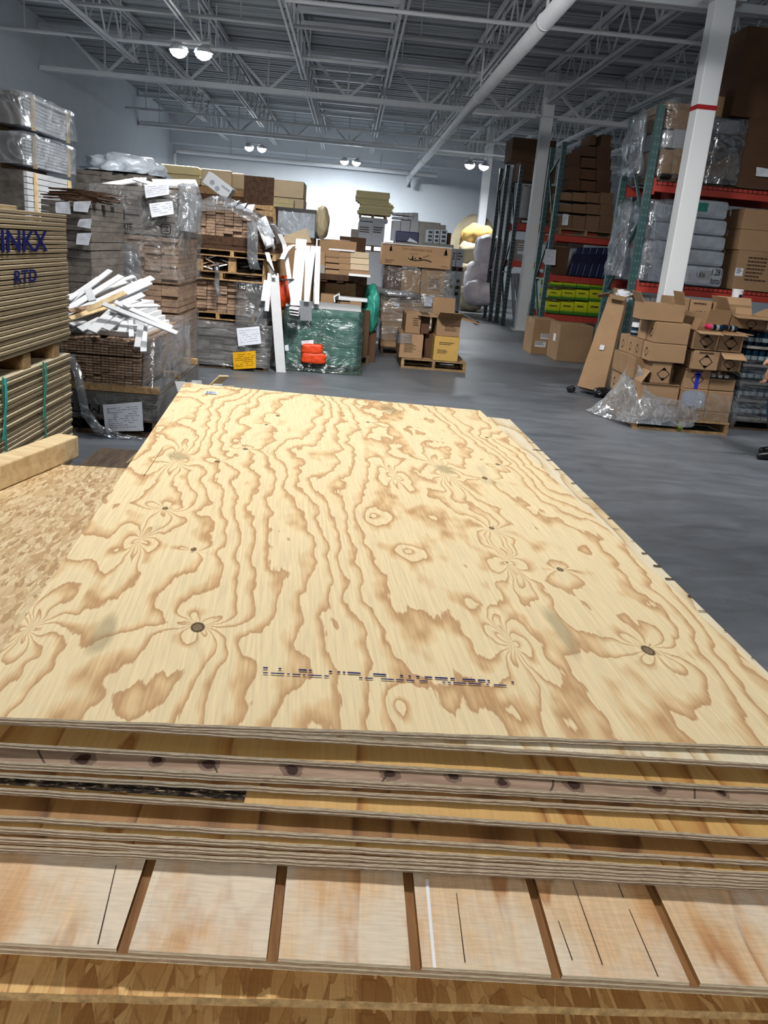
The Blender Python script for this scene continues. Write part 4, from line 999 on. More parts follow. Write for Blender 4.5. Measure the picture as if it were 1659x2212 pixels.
wrapshell('stretch_wrap', 'cloudy torn wrap hanging over the lettered moulding stack', q.x0-.03, q.x1+.02, Y4-.03, Y4+1.22, at(290, 600, Y4).z, q.z1-.01, 'wrap', .035, .05, False, seed=11)
p = at(246, 556, Y4-.1); 
e = T('stamp_print', 'small square emblem printed on the film in the middle of the lettered stack', 'emblem', p); stamp(e, Vector(), .055)
wrapshell('loose_film', 'milky film sheet sagging over the left half of the lettered stack', at(196, 560, Y4-.13).x, at(300, 560, Y4).x, Y4-.13, Y4-.06, at(250, 610, Y4-.1).z, at(250, 520, Y4-.1).z, 'wrap_thick', .05, .05, False, seed=17, skirt=.03)
wrapshell('loose_film', 'bright crumpled film at the right shoulder of the lettered stack', at(388, 430, Y4).x-.01, at(416, 430, Y4).x, Y4-.02, Y4+.5, at(398, 500, Y4).z, at(400, 400, Y4).z, 'wrap_thick', .035, .05, True, seed=23, taper=.2)
for qd, l in (([(312, 399), (364, 397), (366, 420), (315, 428)], 'white paper at the top edge of the lettered moulding bundle'), ([(322, 440), (372, 434), (376, 462), (328, 470)], 'white paper just below the top one on the lettered bundle')):
    sheet_paper(l, qd, Y4-.09, rows=5)
zt4 = q.z1
for i in range(9):
    stick((205+8*i, 404-1.5*i), (300+2*i, 388+3*(i % 4)), Y4+.1+.1*i, Y4+.25+.08*i, .07, 'white moulding lying flat on top of the lettered stack', 'white mouldings on the lettered stack', th=.02)
stick((288, 386), (330, 398), Y4+.05, Y4, .05, 'single white moulding slanting down at the right of the flat ones')
stick((330, 396), (425, 397), Y4+.1, Y4+.3, .12, 'long flat white moulding bridging toward the tilted white carton', th=.03)
# brown bundle and the film-covered mound behind
Y4b = 11.4
q = pb(162, 330, 372, 400, Y4b, 1.3)
tag(MB().box(q.x0, q.x1, Y4b, Y4b+1.3, 0, q.z0-.002).build('board_lift', MT['mould_grey']), 'tall grey board lift hidden behind the lettered stack', 'board bundle')
bundle('board_bundle', 'flat brown board bundle under the silvery film mound', q, 3, 3, 'mould_grey', .02, 'board bundle')
p = at(240, 372, Y4b+.3)
lump('film_mound', 'mound of boards covered with silvery crumpled film at upper left', (q.cx, Y4b+.62, q.z1+.015), (q.w*.52, .62, at(240, 327, Y4b).z-q.z1), 'silver', 5, .24, 4.2, 'covered bundle', p=2.4, floor_z=.0)
# ------------------------------------------------------------------ moulding stack on three pallets with yellow paper
Y5 = 11.15
qb = pb(390, 577, 752, 808, Y5, 1.6, z0=0.0)
pallet('low pallet carrying the moulding stack with the yellow sheet', qb.x0, qb.x1, Y5, Y5+1.6, 0, .09, 'pallet_dark')
qb.z0 = .09; qb.h = qb.z1-.09
bundle('moulding_bundle', 'lower film-wrapped grey moulding bundle behind the yellow sheet', qb, 6, 7, 'mould_grey', .04, group='wrapped bundles of the pallet stack')
qc = pb(392, 575, 694, 752, Y5, 1.6, z0=qb.z1+.004)
bundle('moulding_bundle', 'film-wrapped grey moulding bundle directly above the yellow sheet', qc, 6, 7, 'mould_grey', .04, group='wrapped bundles of the pallet stack')
wrapshell('stretch_wrap', 'dull clear wrap around the two bottom bundles of the pallet stack', qb.x0-.01, qb.x1+.02, Y5-.03, Y5+1.62, .05, qc.z1-.01, 'wrap_h', .03, .06, False, seed=31)
sheet_paper('white sheet on the wrapped bundle above the yellow sheet', [(511, 709), (560, 705), (565, 742), (515, 748)], Y5-.09, rows=6)
sheet_paper('bright yellow sheet taped to the lowest wrapped moulding bundle', [(503, 761), (552, 758), (553, 795), (505, 798)], Y5-.09, mat='yellow_paper', rows=7)
qp = pb(389, 550, 675, 694, Y5, 1.3, z0=qc.z1+.012)
pallet('bottom pallet of three in the moulding stack with the yellow sheet', qp.x0, qp.x1, Y5, Y5+1.3, qp.z0, qp.z1)
qm = pb(401, 535, 608, 675, Y5, 1.3, z0=qp.z1)
cols, rows = 6, 10; cw = qm.w/cols; rh = qm.h/rows
bA = MB().box(-cw/2*.96, cw/2*.96, 0, 1.25, 0, rh*.92).build('moulding_board', MT['mould'], bevel=.004); first = True
for i in range(cols):
    for j in range(rows):
        o = bA if first else bA.copy()
        if not first: COL.objects.link(o)
        first = False
        o.location = (qm.x0+cw*(i+.5), Y5+R.uniform(0, .06), qm.z0+rh*j)
        tag(o, 'brown moulding board end in the middle tier of the pallet stack', 'moulding', 'middle tier moulding ends')
q = pb(536, 570, 612, 675, Y5, 1.3, z0=qp.z1)
bundle('moulding_bundle', 'film-wrapped end bundle at the right of the middle tier', q, 2, 6, 'mould_grey', .02)
wrapshell('loose_film', 'grey cloudy film wrapped round the right end of the middle tier', at(512, 650, Y5).x, q.x1+.03, Y5-.05, Y5+1.0, at(540, 700, Y5).z, q.z1, 'wrap_thick', .03, .05, True, seed=41)
p = at(523, 618, Y5-.1); e = T('stamp_print', 'small square emblem printed on film right of the middle tier', 'emblem', p); stamp(e, Vector(), .05)
qp2 = pb(381, 575, 576, 608, Y5, 1.3, z0=max(qm.z1, q.z1)+.004)
qp2.z1 = at(478, 586, Y5).z
pallet('middle pallet of three in the moulding stack, sticking out left', qp2.x0, qp2.x1, Y5-.05, Y5+1.3, qp2.z0, qp2.z1)
z2 = qp2.z1
for i in range(14):
    x = at(438+R.uniform(0, 60), 560, Y5+.1).x; L = .9
    m = MB().strip([(0, 0, 0), (0, L, 0)], (.11, 0, R.uniform(-.05, .05)), .016)
    o = m.build('moulding_board', MT['mould'] if i % 4 else MT['white']); k = i % 5
    o.location = (x, Y5+R.uniform(0, .12), z2+.03+.022*(i//2)); o.rotation_euler = (0, 0, R.uniform(-.25, .25))
    tag(o, 'loose moulding tumbled in the gap between the two upper pallets', 'moulding', 'tumbled mouldings between pallets')
lump('black_film', 'crumpled black plastic at the right of the tumbled mouldings', (at(535, 566, Y5+.35).x, Y5+.4, z2+.10), (.26, .3, .11), 'black', 3, .3, 2.5, 'plastic sheet', floor_z=-.10)
qp1 = pb(406, 597, 541, 556, Y5, 1.3); 
h1 = qp1.z0
t = T('post_block', 'short timber blocks holding up the top pallet of the stack', 'timber', (qp1.cx, Y5, z2))
for x in (-.42, 0, .44):
    for y in (.02, 1.1): MB().box(x-.05, x+.05, y, y+.1, 0.0, h1-z2).build('block', MT['pallet'], t)
pallet('top pallet of three in the moulding stack', qp1.x0, qp1.x1, Y5-.04, Y5+1.3, qp1.z0, qp1.z1)
q = pb(408, 594, 512, 541, Y5, 1.3, z0=qp1.z1)
bundle('board_bundle', 'dark brown flat boards under the stepped moulding stack', q, 2, 3, 'mould_dark', .02, 'board bundle')
zc = q.z1
rows = 12; q = pb(406, 582, 436, 512, Y5, 1.3, z0=zc); rh = q.h/rows; cols = 9; cw = q.w/cols
bB = MB().box(-cw/2*.97, cw/2*.97, 0, 1.25, 0, rh*.94).build('moulding_board', MT['mould'], bevel=.004); first = True
hts = [6, 10, 12, 12, 11, 9, 8, 6, 4]
for i in range(cols):
    for j in range(hts[i]):
        o = bB if first else bB.copy()
        if not first: COL.objects.link(o)
        first = False
        o.location = (q.x0+cw*(i+.5), Y5+R.uniform(0, .05), zc+rh*j)
        tag(o, 'brown moulding board end in the stepped top tier of the pallet stack', 'moulding', 'stepped tier moulding ends')
qt = q
# film draped over the stepped tier
m = MB(); n = 40; vs = []; 
prof = [(-.12, 0.02), (.02, 6.4), (.10, 8.5), (.18, 10.6), (.3, 12.5), (.45, 12.6), (.55, 11.6), (.65, 9.8), (.8, 8.4), (.9, 6.4), (1.02, 4.4), (1.08, 1.5), (1.10, -2.0)]
for j in range(14):
    y = Y5-.10+1.3*j/13
    for i, (u, k) in enumerate(prof):
        vs.append((q.x0+q.w*u+.02*nz(u*9, y*3, 1), y+.03*nz(u*8, y*3, 7), zc+rh*k+.03+.04*abs(nz(u*7, y*4, 3))))
k = len(prof)
m.add(vs, [(j*k+i, j*k+i+1, (j+1)*k+i+1, (j+1)*k+i) for j in range(13) for i in range(k-1)])
fr = []
for i, (u, kk) in enumerate(prof[1:-1]):
    x = q.x0+q.w*u; zt = zc+rh*kk+.03; dl = .12+.28*abs(nz(u*5, 2, 9))
    for r_ in range(5): fr.append((x+.03*nz(u*7, r_, 2), Y5-.10-.03*abs(nz(u*9, r_*1.3, 4)), zt-dl*r_/4))
m.add(fr, [(i*5+r_, i*5+r_+1, (i+1)*5+r_+1, (i+1)*5+r_) for i in range(len(prof)-3) for r_ in range(4)])
tag(m.build('draped_film', MT['wrap_thick'], smooth=True), 'torn clear film draped over the stepped top moulding tier', 'plastic wrap')
tag(MB().strip([at(545, 480, Y5-.12), at(546, 520, Y5-.14), at(545, 560, Y5-.12), at(552, 582, Y5-.12)], (.13, .02, 0), .003).build('film_strand', MT['wrap_thick'], smooth=True), 'strip of clear film hanging down in front of the top pallet', 'plastic wrap')
tag(MB().strip([at(467, 566, Y5-.12), at(470, 590, Y5-.13), at(468, 612, Y5-.12), at(473, 640, Y5-.12)], (.06, .02, 0), .003).build('film_strand', MT['wrap_thick'], smooth=True), 'narrow strip of clear film hanging from the middle pallet', 'plastic wrap')
tag(MB().strip([at(476, 475, Y5-.14), at(452, 505, Y5-.14), at(424, 528, Y5-.1)], (.03, .0, .03), .003).build('film_strand', MT['wrap_thick'], smooth=True), 'twisted film strand slanting down left across the stepped tier', 'plastic wrap')
for px, l in (((490, 440, 519, 432, 505, 446, 480, 446), 'left'), ((516, 441, 534, 438, 526, 452, 508, 450), 'middle'), ((536, 442, 551, 441, 545, 460, 527, 456), 'right')):
    P = [at(px[2*i], px[2*i+1], Y5+(.3 if i < 2 else .0)) for i in range(4)]
    tag(MB().quad(*P).build('paper_card', MT['paper']), f'{l} one of three white cards lying on the draped film', 'paper', 'white cards on the film')
# curved white offcuts spilling at the right end of the stepped tier
for i, (a, b, c_) in enumerate((((566, 470), (578, 500), (586, 515)), ((560, 478), (574, 512), (582, 532)), ((572, 500), (584, 522), (580, 536)))):
    tag(MB().strip([at(*a, Y5-.02), at(*b, Y5-.1), at(*c_, Y5-.08)], (.09, .02, .05), .008).build('moulding_offcut', MT['white'], smooth=True), ('upper', 'middle', 'lowest')[i]+' white strip curling off the right end of the stepped tier', 'moulding')
# grey pole and conduit between the stacks
tag(MB().tube([at(383, 735, 10.2), at(392, 640, 10.5)], .03, 8).build('metal_pole', MT['rack_dark']), 'dark pole leaning in the gap between the two moulding stacks', 'pole')
# offcuts on the floor beyond the plywood
for i, (a, b, l, mt) in enumerate((((388, 824), (396, 850), 'white offcut standing behind the far plywood edge, left one', 'white'), ((413, 826), (418, 850), 'pair-like white offcut behind the far plywood edge, second from left', 'white'), ((424, 822), (428, 850), 'upright white offcut beside the second one behind the plywood', 'white'), ((470, 830), (488, 846), 'short white offcut at right of the tan one behind the plywood', 'white'), ((484, 812), (452, 842), 'tan pine offcut poking up behind the far plywood edge', 'pine'), ((495, 834), (508, 846), 'small tan offcut end right of the white one', 'pine'))):
    A = at(*a, 4.0+.07*i); K = at(*b, 4.0+.07*i); dx = (K-A).normalized(); B = A+dx*(A.z/max(.2, -dx.z)); B = A.lerp(B, .999)
    if B.x > .3 or B.x < -1.6: B = Vector((A.x-.15, A.y, 0.01))
    tag(MB().strip([A, A.lerp(B, .5), B], (.045, .02, 0), .012).build('moulding_offcut', MT[mt]), l, 'moulding')
# ------------------------------------------------------------------ green-wrapped pallet with cartons behind and white strips
Y6 = 11.5
q = pb(617, 774, 668, 797, Y6, .95)
pallet('dark low pallet under the green-wrapped load', q.x0-.02, q.x1+.08, Y6-.02, Y6+1.0, 0, .11, 'pallet_dark')
q.z0 = .11; q.h = q.z1-.11; rows = 6; rh = q.h/rows
for j in range(rows):
    for i in range(2):
        x0 = q.x0+q.w/2*i; t_ = MB().box(.004, q.w/2-.004, 0, .92, .002, rh-.002).build('teal_pack', MT['teal_dark'], bevel=.01); t_.location = (x0, Y6, q.z0+rh*j)
        tag(t_, f'flat dark teal pack inside the green wrap, {ORD[j]} layer up, {("left", "right")[i]} side', 'pack', 'packs in the green-wrapped load')
wrapshell('stretch_wrap', 'green stretch wrap round the teal load with a glossy right corner', q.x0-.02, q.x1+.03, Y6-.03, Y6+.97, .02, q.z1, 'wrap_green', .035, .05, False, seed=51, skirt=.06)
tag(MB().box(q.x0-.02, q.x1+.01, Y6, Y6+.95, q.z1+.003, q.z1+.03).build('top_board', MT['card_pale']), 'pale blue-grey board lying on top of the green-wrapped load', 'board')
zg = q.z1+.03
for i, (l, r, t_, b) in enumerate(((661, 691, 745, 762), (661, 696, 764, 783))):
    lump('orange_pack', ('upper', 'lower')[i]+' orange plastic pack under the film of the green-wrapped load', (at((l+r)/2-1, (t_+b)/2, Y6-.10)), ((r-l)/2*.0072*.96*1.35, .06, (b-t_)/2*.0068*1.15), 'orange', i, .10, 2, 'pack', p=5)
sheet_paper('small white label above the orange packs', [(651, 736), (677, 734), (677, 744), (652, 746)], Y6-.10, rows=0)
sheet_paper('tiny white label beside the long leaning strip', [(615, 745), (623, 745), (624, 758), (616, 758)], Y6-.10, rows=0)
lump('orange_bag', 'red-orange bag half hidden behind the white strips', at(613, 632, Y6+.35), (.16, .12, .22), 'orange', 9, .2, 2, 'bag', p=2.4)
# cartons on the back half
Yc = 12.6
def cbox(label, l, r, t_, b, z0, mat='card', dep=.4, dy=0, **k):
    qq = pb(l, r, t_, b, Yc+dy, dep, z0=z0); carton(label, qq, mat, k.pop('group', 'cartons behind the green load'), **k); return qq.z1
pl = pb(690, 800, 668, 800, Yc, .9, z0=0)
pallet('hidden pallet under the brown cartons behind the green load', pl.x0-.05, pl.x1, Yc, Yc+1.0, 0, .13, 'pallet_dark')
qq = pb(690, 796, 668, 800, Yc, .9, z0=.13); carton('wide dark carton at the base behind the green load', qq, 'card_dark', 'cartons behind the green load'); zb = qq.z1
z1 = cbox('low carton left of the white foam piece, behind the strips', 692, 722, 636, 668, zb)
cbox('low carton under the white foam piece, left one', 729, 755, 652, 668, zb, tape=False); z1b = cbox('low carton under the white foam piece, right one', 755, 781, 652, 668, zb, tape=False)
cbox('tall brown carton behind the white foam piece, left of three', 701, 744, 612, 668, zb, dy=.42); cbox('tall narrow carton behind the white foam piece, middle of three', 744, 768, 612, 668, zb, dy=.42)
z2 = cbox('dark tall narrow carton at the right edge behind the foam', 769, 791, 612, 668, zb, 'card_dark', dy=.42)
tag(MB().strip([at(723, 652, Yc-.03), at(722, 640, Yc-.04), at(733, 634, Yc), at(733, 646, Yc)], (.0, .22, 0), .02).build('foam_scrap', MT['white'], smooth=False), 'bent white foam scrap at the left end of the foam strip', 'foam')
o = MB().box(-.32, .25, 0, .3, 0, .05).build('foam_strip', MT['white'], bevel=.01); o.location = (at(757, 650, Yc).x, Yc+.02, z1b+.002); tag(o, 'white foam strip lying on two low cartons', 'foam')
# brown tray across, then two stacks
qt = pb(692, 793, 594, 611, Yc, .85, z0=z2)
t = T('wooden_tray', 'reddish brown board tray carrying the two carton columns', 'tray', (qt.cx, Yc, z2))
MB().box(-qt.w/2, qt.w/2, 0, .03, .03, qt.h).build('front_board', MT['mould_dark'], t); MB().box(-qt.w/2, qt.w/2, .03, .85, qt.h-.03, qt.h).build('deck', MT['card_dark'], t)
for x in (-qt.w/2, -.1, qt.w/2-.1): MB().box(x, x+.1, .03, .8, 0, qt.h-.03).build('foot', MT['card_dark'], t)
zA = zB = qt.z1
for j in range(4):
    tt = 543+13.2*(3-j); bb = tt+13
    for k, (l, r) in enumerate(((703, 732), (732, 757))):
        qq = pb(l, r, tt, bb, Yc, .45, z0=zA); qq.h -= .003; carton(f'flat brown carton in the left column on the tray, {ORD[3-j]} from top, {("left", "right")[k]} half', qq, 'card', 'tray cartons', parts=j == 3)
    zA = qq.z1
    qq = pb(757, 797, tt+1, bb+1, Yc, .45, z0=zB); qq.h -= .006; carton(f'light-edged flat carton in the right column on the tray, {ORD[3-j]} from top', qq, 'card' if j < 1 else 'card_light', 'tray cartons', parts=j == 3); zB = qq.z1
    qq = pb(690, 702, tt+3, bb+3, Yc, .45, z0=qt.z1 if j == 0 else zC); carton(f'narrow carton at the left end of the tray, {ORD[3-j]} from top', qq, 'card' if j > 1 else 'card_grey', 'tray cartons', parts=False); zC = qq.z1
for nm, l, r, yy, z, lb in (('white_board', 710, 766, Yc-.03, zA, 'white panel lying on top of the left carton column'), ('white_board', 757, 804, Yc-.10, None, 'white panel slipped out below the light-edged cartons')):
    a = at(l, 540, yy); b = at(r, 540, yy); z = z if z else qt.z1+.001
    if lb.startswith('white panel slipped'): o = MB().box(0, b.x-a.x, -.12, .095, 0, .03).build(nm, MT['white'])
    else: o = MB().box(0, b.x-a.x, 0, .4, 0, .02).build(nm, MT['white'])
    o.location = (a.x, yy, z+.003); tag(o, lb, 'panel')
# dented and dark cartons behind
qd = pb(690, 770, 517, 545, 13.3, .6, z0=None)
sup = Bx(); sup.__dict__.update(qd.__dict__); sup.z0 = 0; sup.z1 = qd.z0-.002; sup.h = sup.z1; carton('tall plain carton hidden under the dented carton', sup, 'card', parts=False)
t = T('dented_carton', 'dented brown carton with a caved top above the flat carton columns', 'box', (qd.cx, 13.3, qd.z0))
bm = bmesh.new(); bmesh.ops.create_grid(bm, x_segments=14, y_segments=8, size=.5); me = bpy.data.meshes.new('body')
for v in bm.verts: v.co = Vector((v.co.x*qd.w, .3+v.co.y*.6, qd.h*(.97-.22*max(0, nz(v.co.x*3, v.co.y*3, 2))-.12*abs(v.co.x+.1))))
ext = bmesh.ops.extrude_face_region(bm, geom=bm.faces[:])
for v in [e for e in ext['geom'] if isinstance(e, bmesh.types.BMVert)]: v.co.z = 0
bmesh.ops.recalc_face_normals(bm, faces=bm.faces); bm.to_mesh(me); bm.free(); me.materials.append(MT['card']); o = bpy.data.objects.new('body', me); COL.objects.link(o); o.parent = t
MB().box(-.28, .18, .02, .1, qd.h*.97, qd.h*.985).build('tape', MT['paper'], t)
qk = pb(733, 790, 512, 545, 15.2, .6, z0=0); carton('black-brown carton standing behind the dented one', qk, 'card_dark')
qk = pb(757, 774, 495, 545, 16.2, .5, z0=0); carton('greenish grey carton left of the yellow board stack', qk, 'card_grey')
# leaning white strips
def strip2(label, px, Ys, wpx, th=.02, name='white_board', mat='white', wv=None, grp='white boards leaning on the green load'):
    P = [at(*p, y) for p, y in zip(px, Ys)]
    w = wpx/1800*P[0].y*1.03
    pts = []
    for a, b in zip(P, P[1:]): pts += [a, a.lerp(b, .5)]
    pts.append(P[-1])
    return tag(MB().strip(pts, wv or (w, w*.1, 0), th).build(name, MT[mat], bevel=.003), label, 'board', grp)
strip2('widest white board leaning on the green load, rounded at the top', [(651, 517), (638, 660)], [11.62, 11.36], 21, .03)
strip2('narrow white board just right of the widest one', [(665, 531), (661, 663)], [11.64, 11.38], 9)
strip2('second narrow white board, slanting down left over the first', [(677, 532), (662, 652)], [11.60, 11.30], 10)
strip2('rightmost narrow white board of the leaning group', [(687, 532), (684, 657)], [11.62, 11.40], 10)
strip2('thin flexible white strip arching from the stepped stack to the widest board', [(588, 484), (604, 505), (614, 528), (622, 580), (634, 660)], [11.3, 11.45, 11.5, 11.45, 11.34], 9, .008)
strip2('short bent white strip over the arching one', [(609, 560), (617, 543), (627, 532), (638, 529)], [11.25, 11.32, 11.4, 11.5], 10, .008)
strip2('long white plank leaning from the stack down to the floor', [(591, 590), (607, 804)], [11.05, fl(607, 804).y], 20, .025)
strip2('grey sheet metal piece hanging in front of the green load', [(660, 650), (661, 693)], [11.36, 11.38], 24, .008, 'metal_sheet', 'metal_grey')
for j in range(3): strip2(('upper', 'middle', 'lowest')[j]+' white board end poking out below the widest board', [(627+j, 662+6*j), (648, 665+6*j)], [11.36, 11.36], 6, .012, 'board_end', 'white', (0, .5, .02))
for i, (a, b, l) in enumerate((((577, 545), (592, 600), 'white strip end curling beside the top pallet'), ((575, 605), (568, 650), 'white curled strip hanging at the right of the middle tier'), ((583, 590), (576, 672), 'grey-white strip hanging behind the curled one'))):
    strip2(l, [a, b], [11.02, 11.0], 9, .01)
tag(MB().tube([at(578, 566, 11.0), at(590, 585, 10.95), at(608, 605, 11.2), at(640, 604, 11.5)], .012, 6).build('packing_cord', MT['black']), 'black cord stretched between the stack and the white boards', 'cord')
# teal bag
lump('teal_bag', 'bulging teal plastic bag between the cartons and the tree box pallet', (at(801, 668, 13.0).x, 13.0, .80), (.125, .25, .34), 'teal', 3, .22, 2.2, 'bag', p=2.6)
qs = pb(790, 812, 716, 765, 12.9, .5, z0=0); qs.z1 = .45; qs.h = .45; carton('low dark carton under the teal bag', qs, 'card_dark', parts=False)
# silver wrapped crate and the cardboard around it
q = pb(593, 681, 450, 510, 14.0, .8, z0=None)
s_ = Bx(); s_.__dict__.update(q.__dict__); s_.z0 = 0; s_.z1 = q.z0-.01; s_.h = s_.z1; carton('tall carton hidden under the silver-wrapped crate', s_, 'card_dark', parts=False)
t = T('wrapped_crate', 'silver film-wrapped crate with dark top edge against the white wall', 'crate', (q.cx, 14.0, q.z0-.01))
MB().box(-q.w/2, q.w/2, 0, .8, 0, q.h).build('body', MT['silver'], t, bevel=.01)
MB().box(-q.w/2-.005, q.w/2+.005, -.005, .805, q.h-.05, q.h+.012).build('top_rim', MT['black'], t)
wrapshell('stretch_wrap', 'clear film on the silver crate', q.x0-.01, q.x1+.01, 13.98, 14.82, q.z0, q.z1-.05, 'wrap', .02, .08, False, seed=61)
lump('insulation_roll', 'yellowish wrapped insulation bulging right of the silver crate', (at(692, 492, 14.3).x, 14.5, q.z0+.24), (.13, .3, .26), 'insul', 4, .15, 2, 'insulation', floor_z=-.25)
s_ = pb(684, 704, 512, 600, 14.3, .5, z0=0); s_.z1 = q.z0-.02; s_.h = s_.z1; carton('tall carton hidden under the insulation bulge', s_, 'card_dark', parts=False)
P = [at(608, 512, 12.9), at(662, 493, 12.9), at(673, 524, 12.85), at(606, 527, 12.85)]
tag(MB().add(P+[p+Vector((0, .03, 0)) for p in P], [(0, 1, 2, 3), (7, 6, 5, 4), (0, 4, 5, 1), (1, 5, 6, 2), (2, 6, 7, 3), (3, 7, 4, 0)]).build('bent_cardboard', MT['card_light']), 'bent sheet of cardboard with a light top edge below the silver crate', 'cardboard')
s_ = pb(604, 676, 526, 600, 12.8, .5, z0=0); carton('brown carton behind the white boards under the bent cardboard', s_, 'card', 'cartons behind the white boards')
fz = at(570, 440, 12.6)
t = T('timber_trestle', 'pale timber frame behind the stepped moulding stack', 'timber', (0, 12.55, 0), 0)
for a, b in (((548, 448), (592, 450)), ((592, 450), (596, 530)), ((552, 455), (592, 464))): 
    A = at(*a, 12.55); B = at(*b, 12.55); A.y = B.y = 0; MB().bar(A, B, .04, .07).build('frame_member', MT['pallet'], t)
x = at(596, 500, 12.55).x; MB().bar((x, 0, 0), (x, 0, at(596, 530, 12.55).z+.03), .06, .07).build('frame_leg', MT['pallet'], t)
# white tilted carton, dark panel, pale and yellow bundles at the back left
t = T('tilted_white_carton', 'white carton tipped on edge with small printed emblems above the stacks', 'box', at(470, 431, 12.5))
A = at(436, 393, 12.5); B = at(488, 432, 12.5); D = at(451, 369, 12.5); o_ = at(470, 431, 12.5)
ex = (B-A); ez = (D-A); ez = (ez-ex*ez.dot(ex)/ex.length_squared)
M = Matrix(((ex.x/ex.length, 0, ez.x/ez.length, (A-o_).x), (0, 1, 0, 0), (ex.z/ex.length, 0, ez.z/ez.length, (A-o_).z), (0, 0, 0, 1)))
MB().box(0, ex.length, 0, .35, 0, ez.length, 0, M).build('body', MT['card_white'], t, bevel=.008)
m = MB()
for u, v in ((.30, .45), (.55, .3)): m.tube([M @ Vector((ex.length*u, -.003, ez.length*v)), M @ Vector((ex.length*u, .0, ez.length*v))], .035, 12)
m.box(ex.length*.62, ex.length*.95, -.003, 0, ez.length*.62, ez.length*.78, 0, M); m.build('printed_mark', MT['grey_ink'], t)
s_ = pb(430, 500, 434, 600, 12.55, .5, z0=0); 
carton('carton supporting the tilted white carton behind the stepped stack', s_, 'card', parts=False)
q = pb(527, 591, 381, 443, 13.0, .06); 
tag(MB().box(q.x0, q.x1, 13.0, 13.06, q.z0, q.z1).build('brown_board', MT['mould_dark'], bevel=.005), 'dark brown square panel standing against the pale boxes', 'panel')
s_ = pb(525, 592, 443, 600, 12.98, .5, z0=0); s_.z1 = q.z0-.002; s_.h = s_.z1; carton('tall carton hidden under the dark square panel', s_, 'card_dark', parts=False)
zlo = at(620, 450, 15.0).z
for i, (tt, bb, l) in enumerate(((428, 450, 'lower pale box of two right of the dark panel'), (390, 427, 'upper pale box of two right of the dark panel'))):
    qq = pb(588, 656, tt, bb, 15.0, .9, z0=zlo if i == 0 else zlo2); carton(l, qq, 'card_light', 'pale boxes by the dark panel'); zlo2 = qq.z1+.01
qq = pb(588, 654, 450, 600, 15.0, .9, z0=0, z1=zlo-.002); carton('tall pale box hidden under the two pale boxes', qq, 'card_light', parts=False)
qq = pb(592, 634, 430, 449, 14.4, .3, z0=zlo-.02)
bundle('board_stack', 'slanting stack of thin yellowish boards below the dark panel', qq, 14, 2, 'foam', .02, 'board stack')
s2 = Bx(); s2.__dict__.update(qq.__dict__); s2.z0 = 0; s2.z1 = qq.z0-.002; s2.h = s2.z1; carton('tall carton under the slanting thin boards', s2, 'card', parts=False)
def longpack(l, r, t_, b, Y, dep, label, mat, grp='long board packs at the back left', z0=None):
    qq = pb(l, r, t_, b, Y, dep, z0=z0)
    o = MB().box(-qq.w/2, qq.w/2, 0, dep, 0, qq.h).build('board_pack', MT[mat], bevel=.03); o.location = (qq.cx, Y, qq.z0); tag(o, label, 'board pack', grp); return qq
qA = longpack(334, 432, 376, 397, 16.0, .9, 'lower yellow board pack at the back left wall', 'foam')
qB = longpack(346, 430, 357, 375, 16.02, .8, 'upper yellow board pack with a pale end at the back left', 'foam', z0=qA.z1)
qC = longpack(433, 500, 366, 397, 16.0, .9, 'pale beige board pack behind the tilted white carton', 'card_light', z0=qA.z0)
qD = longpack(500, 527, 374, 400, 16.1, .9, 'small pale board pack left of the dark panel', 'card_light', z0=qA.z0)
tag(MB().box(qA.x0, qD.x1, 16.0, 16.9, qA.z0-.12, qA.z0-.005).build('timber_platform', MT['pallet']), 'timber platform under the long board packs', 'timber')
tag(MB().box(qA.x0+.05, qD.x1-.05, 16.05, 16.85, 0, qA.z0-.125).build('board_lift', MT['card_dark']), 'tall dark board lift hidden under the long board packs', 'board bundle')
# ------------------------------------------------------------------ far centre: yellow boards on a pallet, grey cartons, cans
Yf = 21.0
qg = pb(770, 838, 473, 535, Yf, 1.0, z0=None)
z0 = at(800, 530, Yf).z
for i, (l, r) in enumerate(((773, 803), (803, 830))): qq = pb(l, r, 480, 530, Yf, 1.0, z0=z0); carton(f'pale grey carton under the yellow board stack, {("left", "right")[i]} of two', qq, 'card_pale', 'grey cartons under yellow boards', marks=(('lines', .1, .9, .55, .8, 3),)); zz = qq.z1
qq = pb(777, 838, 472, 480, Yf, 1.0, z0=zz); carton('flat pale carton on the two grey cartons', qq, 'card_pale', parts=False); zz = qq.z1
qb_ = pb(772, 830, 530, 660, Yf, 1.0, z0=0, z1=z0-.14); carton('tall grey carton block hidden below the far grey cartons', qb_, 'card_pale', parts=False)
pallet('far pallet under the two grey cartons', qb_.x0, qb_.x1, Yf, Yf+1.0, z0-.14, z0, 'pallet_dark')
qp = pb(776, 836, 463, 473, Yf, 1.0, z0=zz); pallet('far pallet carrying the yellow board stack', qp.x0, qp.x1, Yf, Yf+1.0, qp.z0, qp.z1)
zz = qp.z1; n = 14; qy = pb(776, 848, 414, 463, Yf, .95, z0=zz)
yb = MB().box(-qy.w/2, qy.w/2, 0, .95, 0, qy.h/n*.93).build('yellow_board', MT['foam'])
for i in range(n):
    o = yb if i == 0 else yb.copy()
    if i: COL.objects.link(o)
    o.location = (qy.cx-.03+.06*math.sin(i*.45)+R.uniform(-.03, .03), Yf+R.uniform(0, .04), zz+qy.h*i/n)
    tag(o, 'pale yellow board in the far stack on a raised pallet', 'board', 'far yellow boards')
Yg = 19.5; z0 = at(880, 522, Yg).z
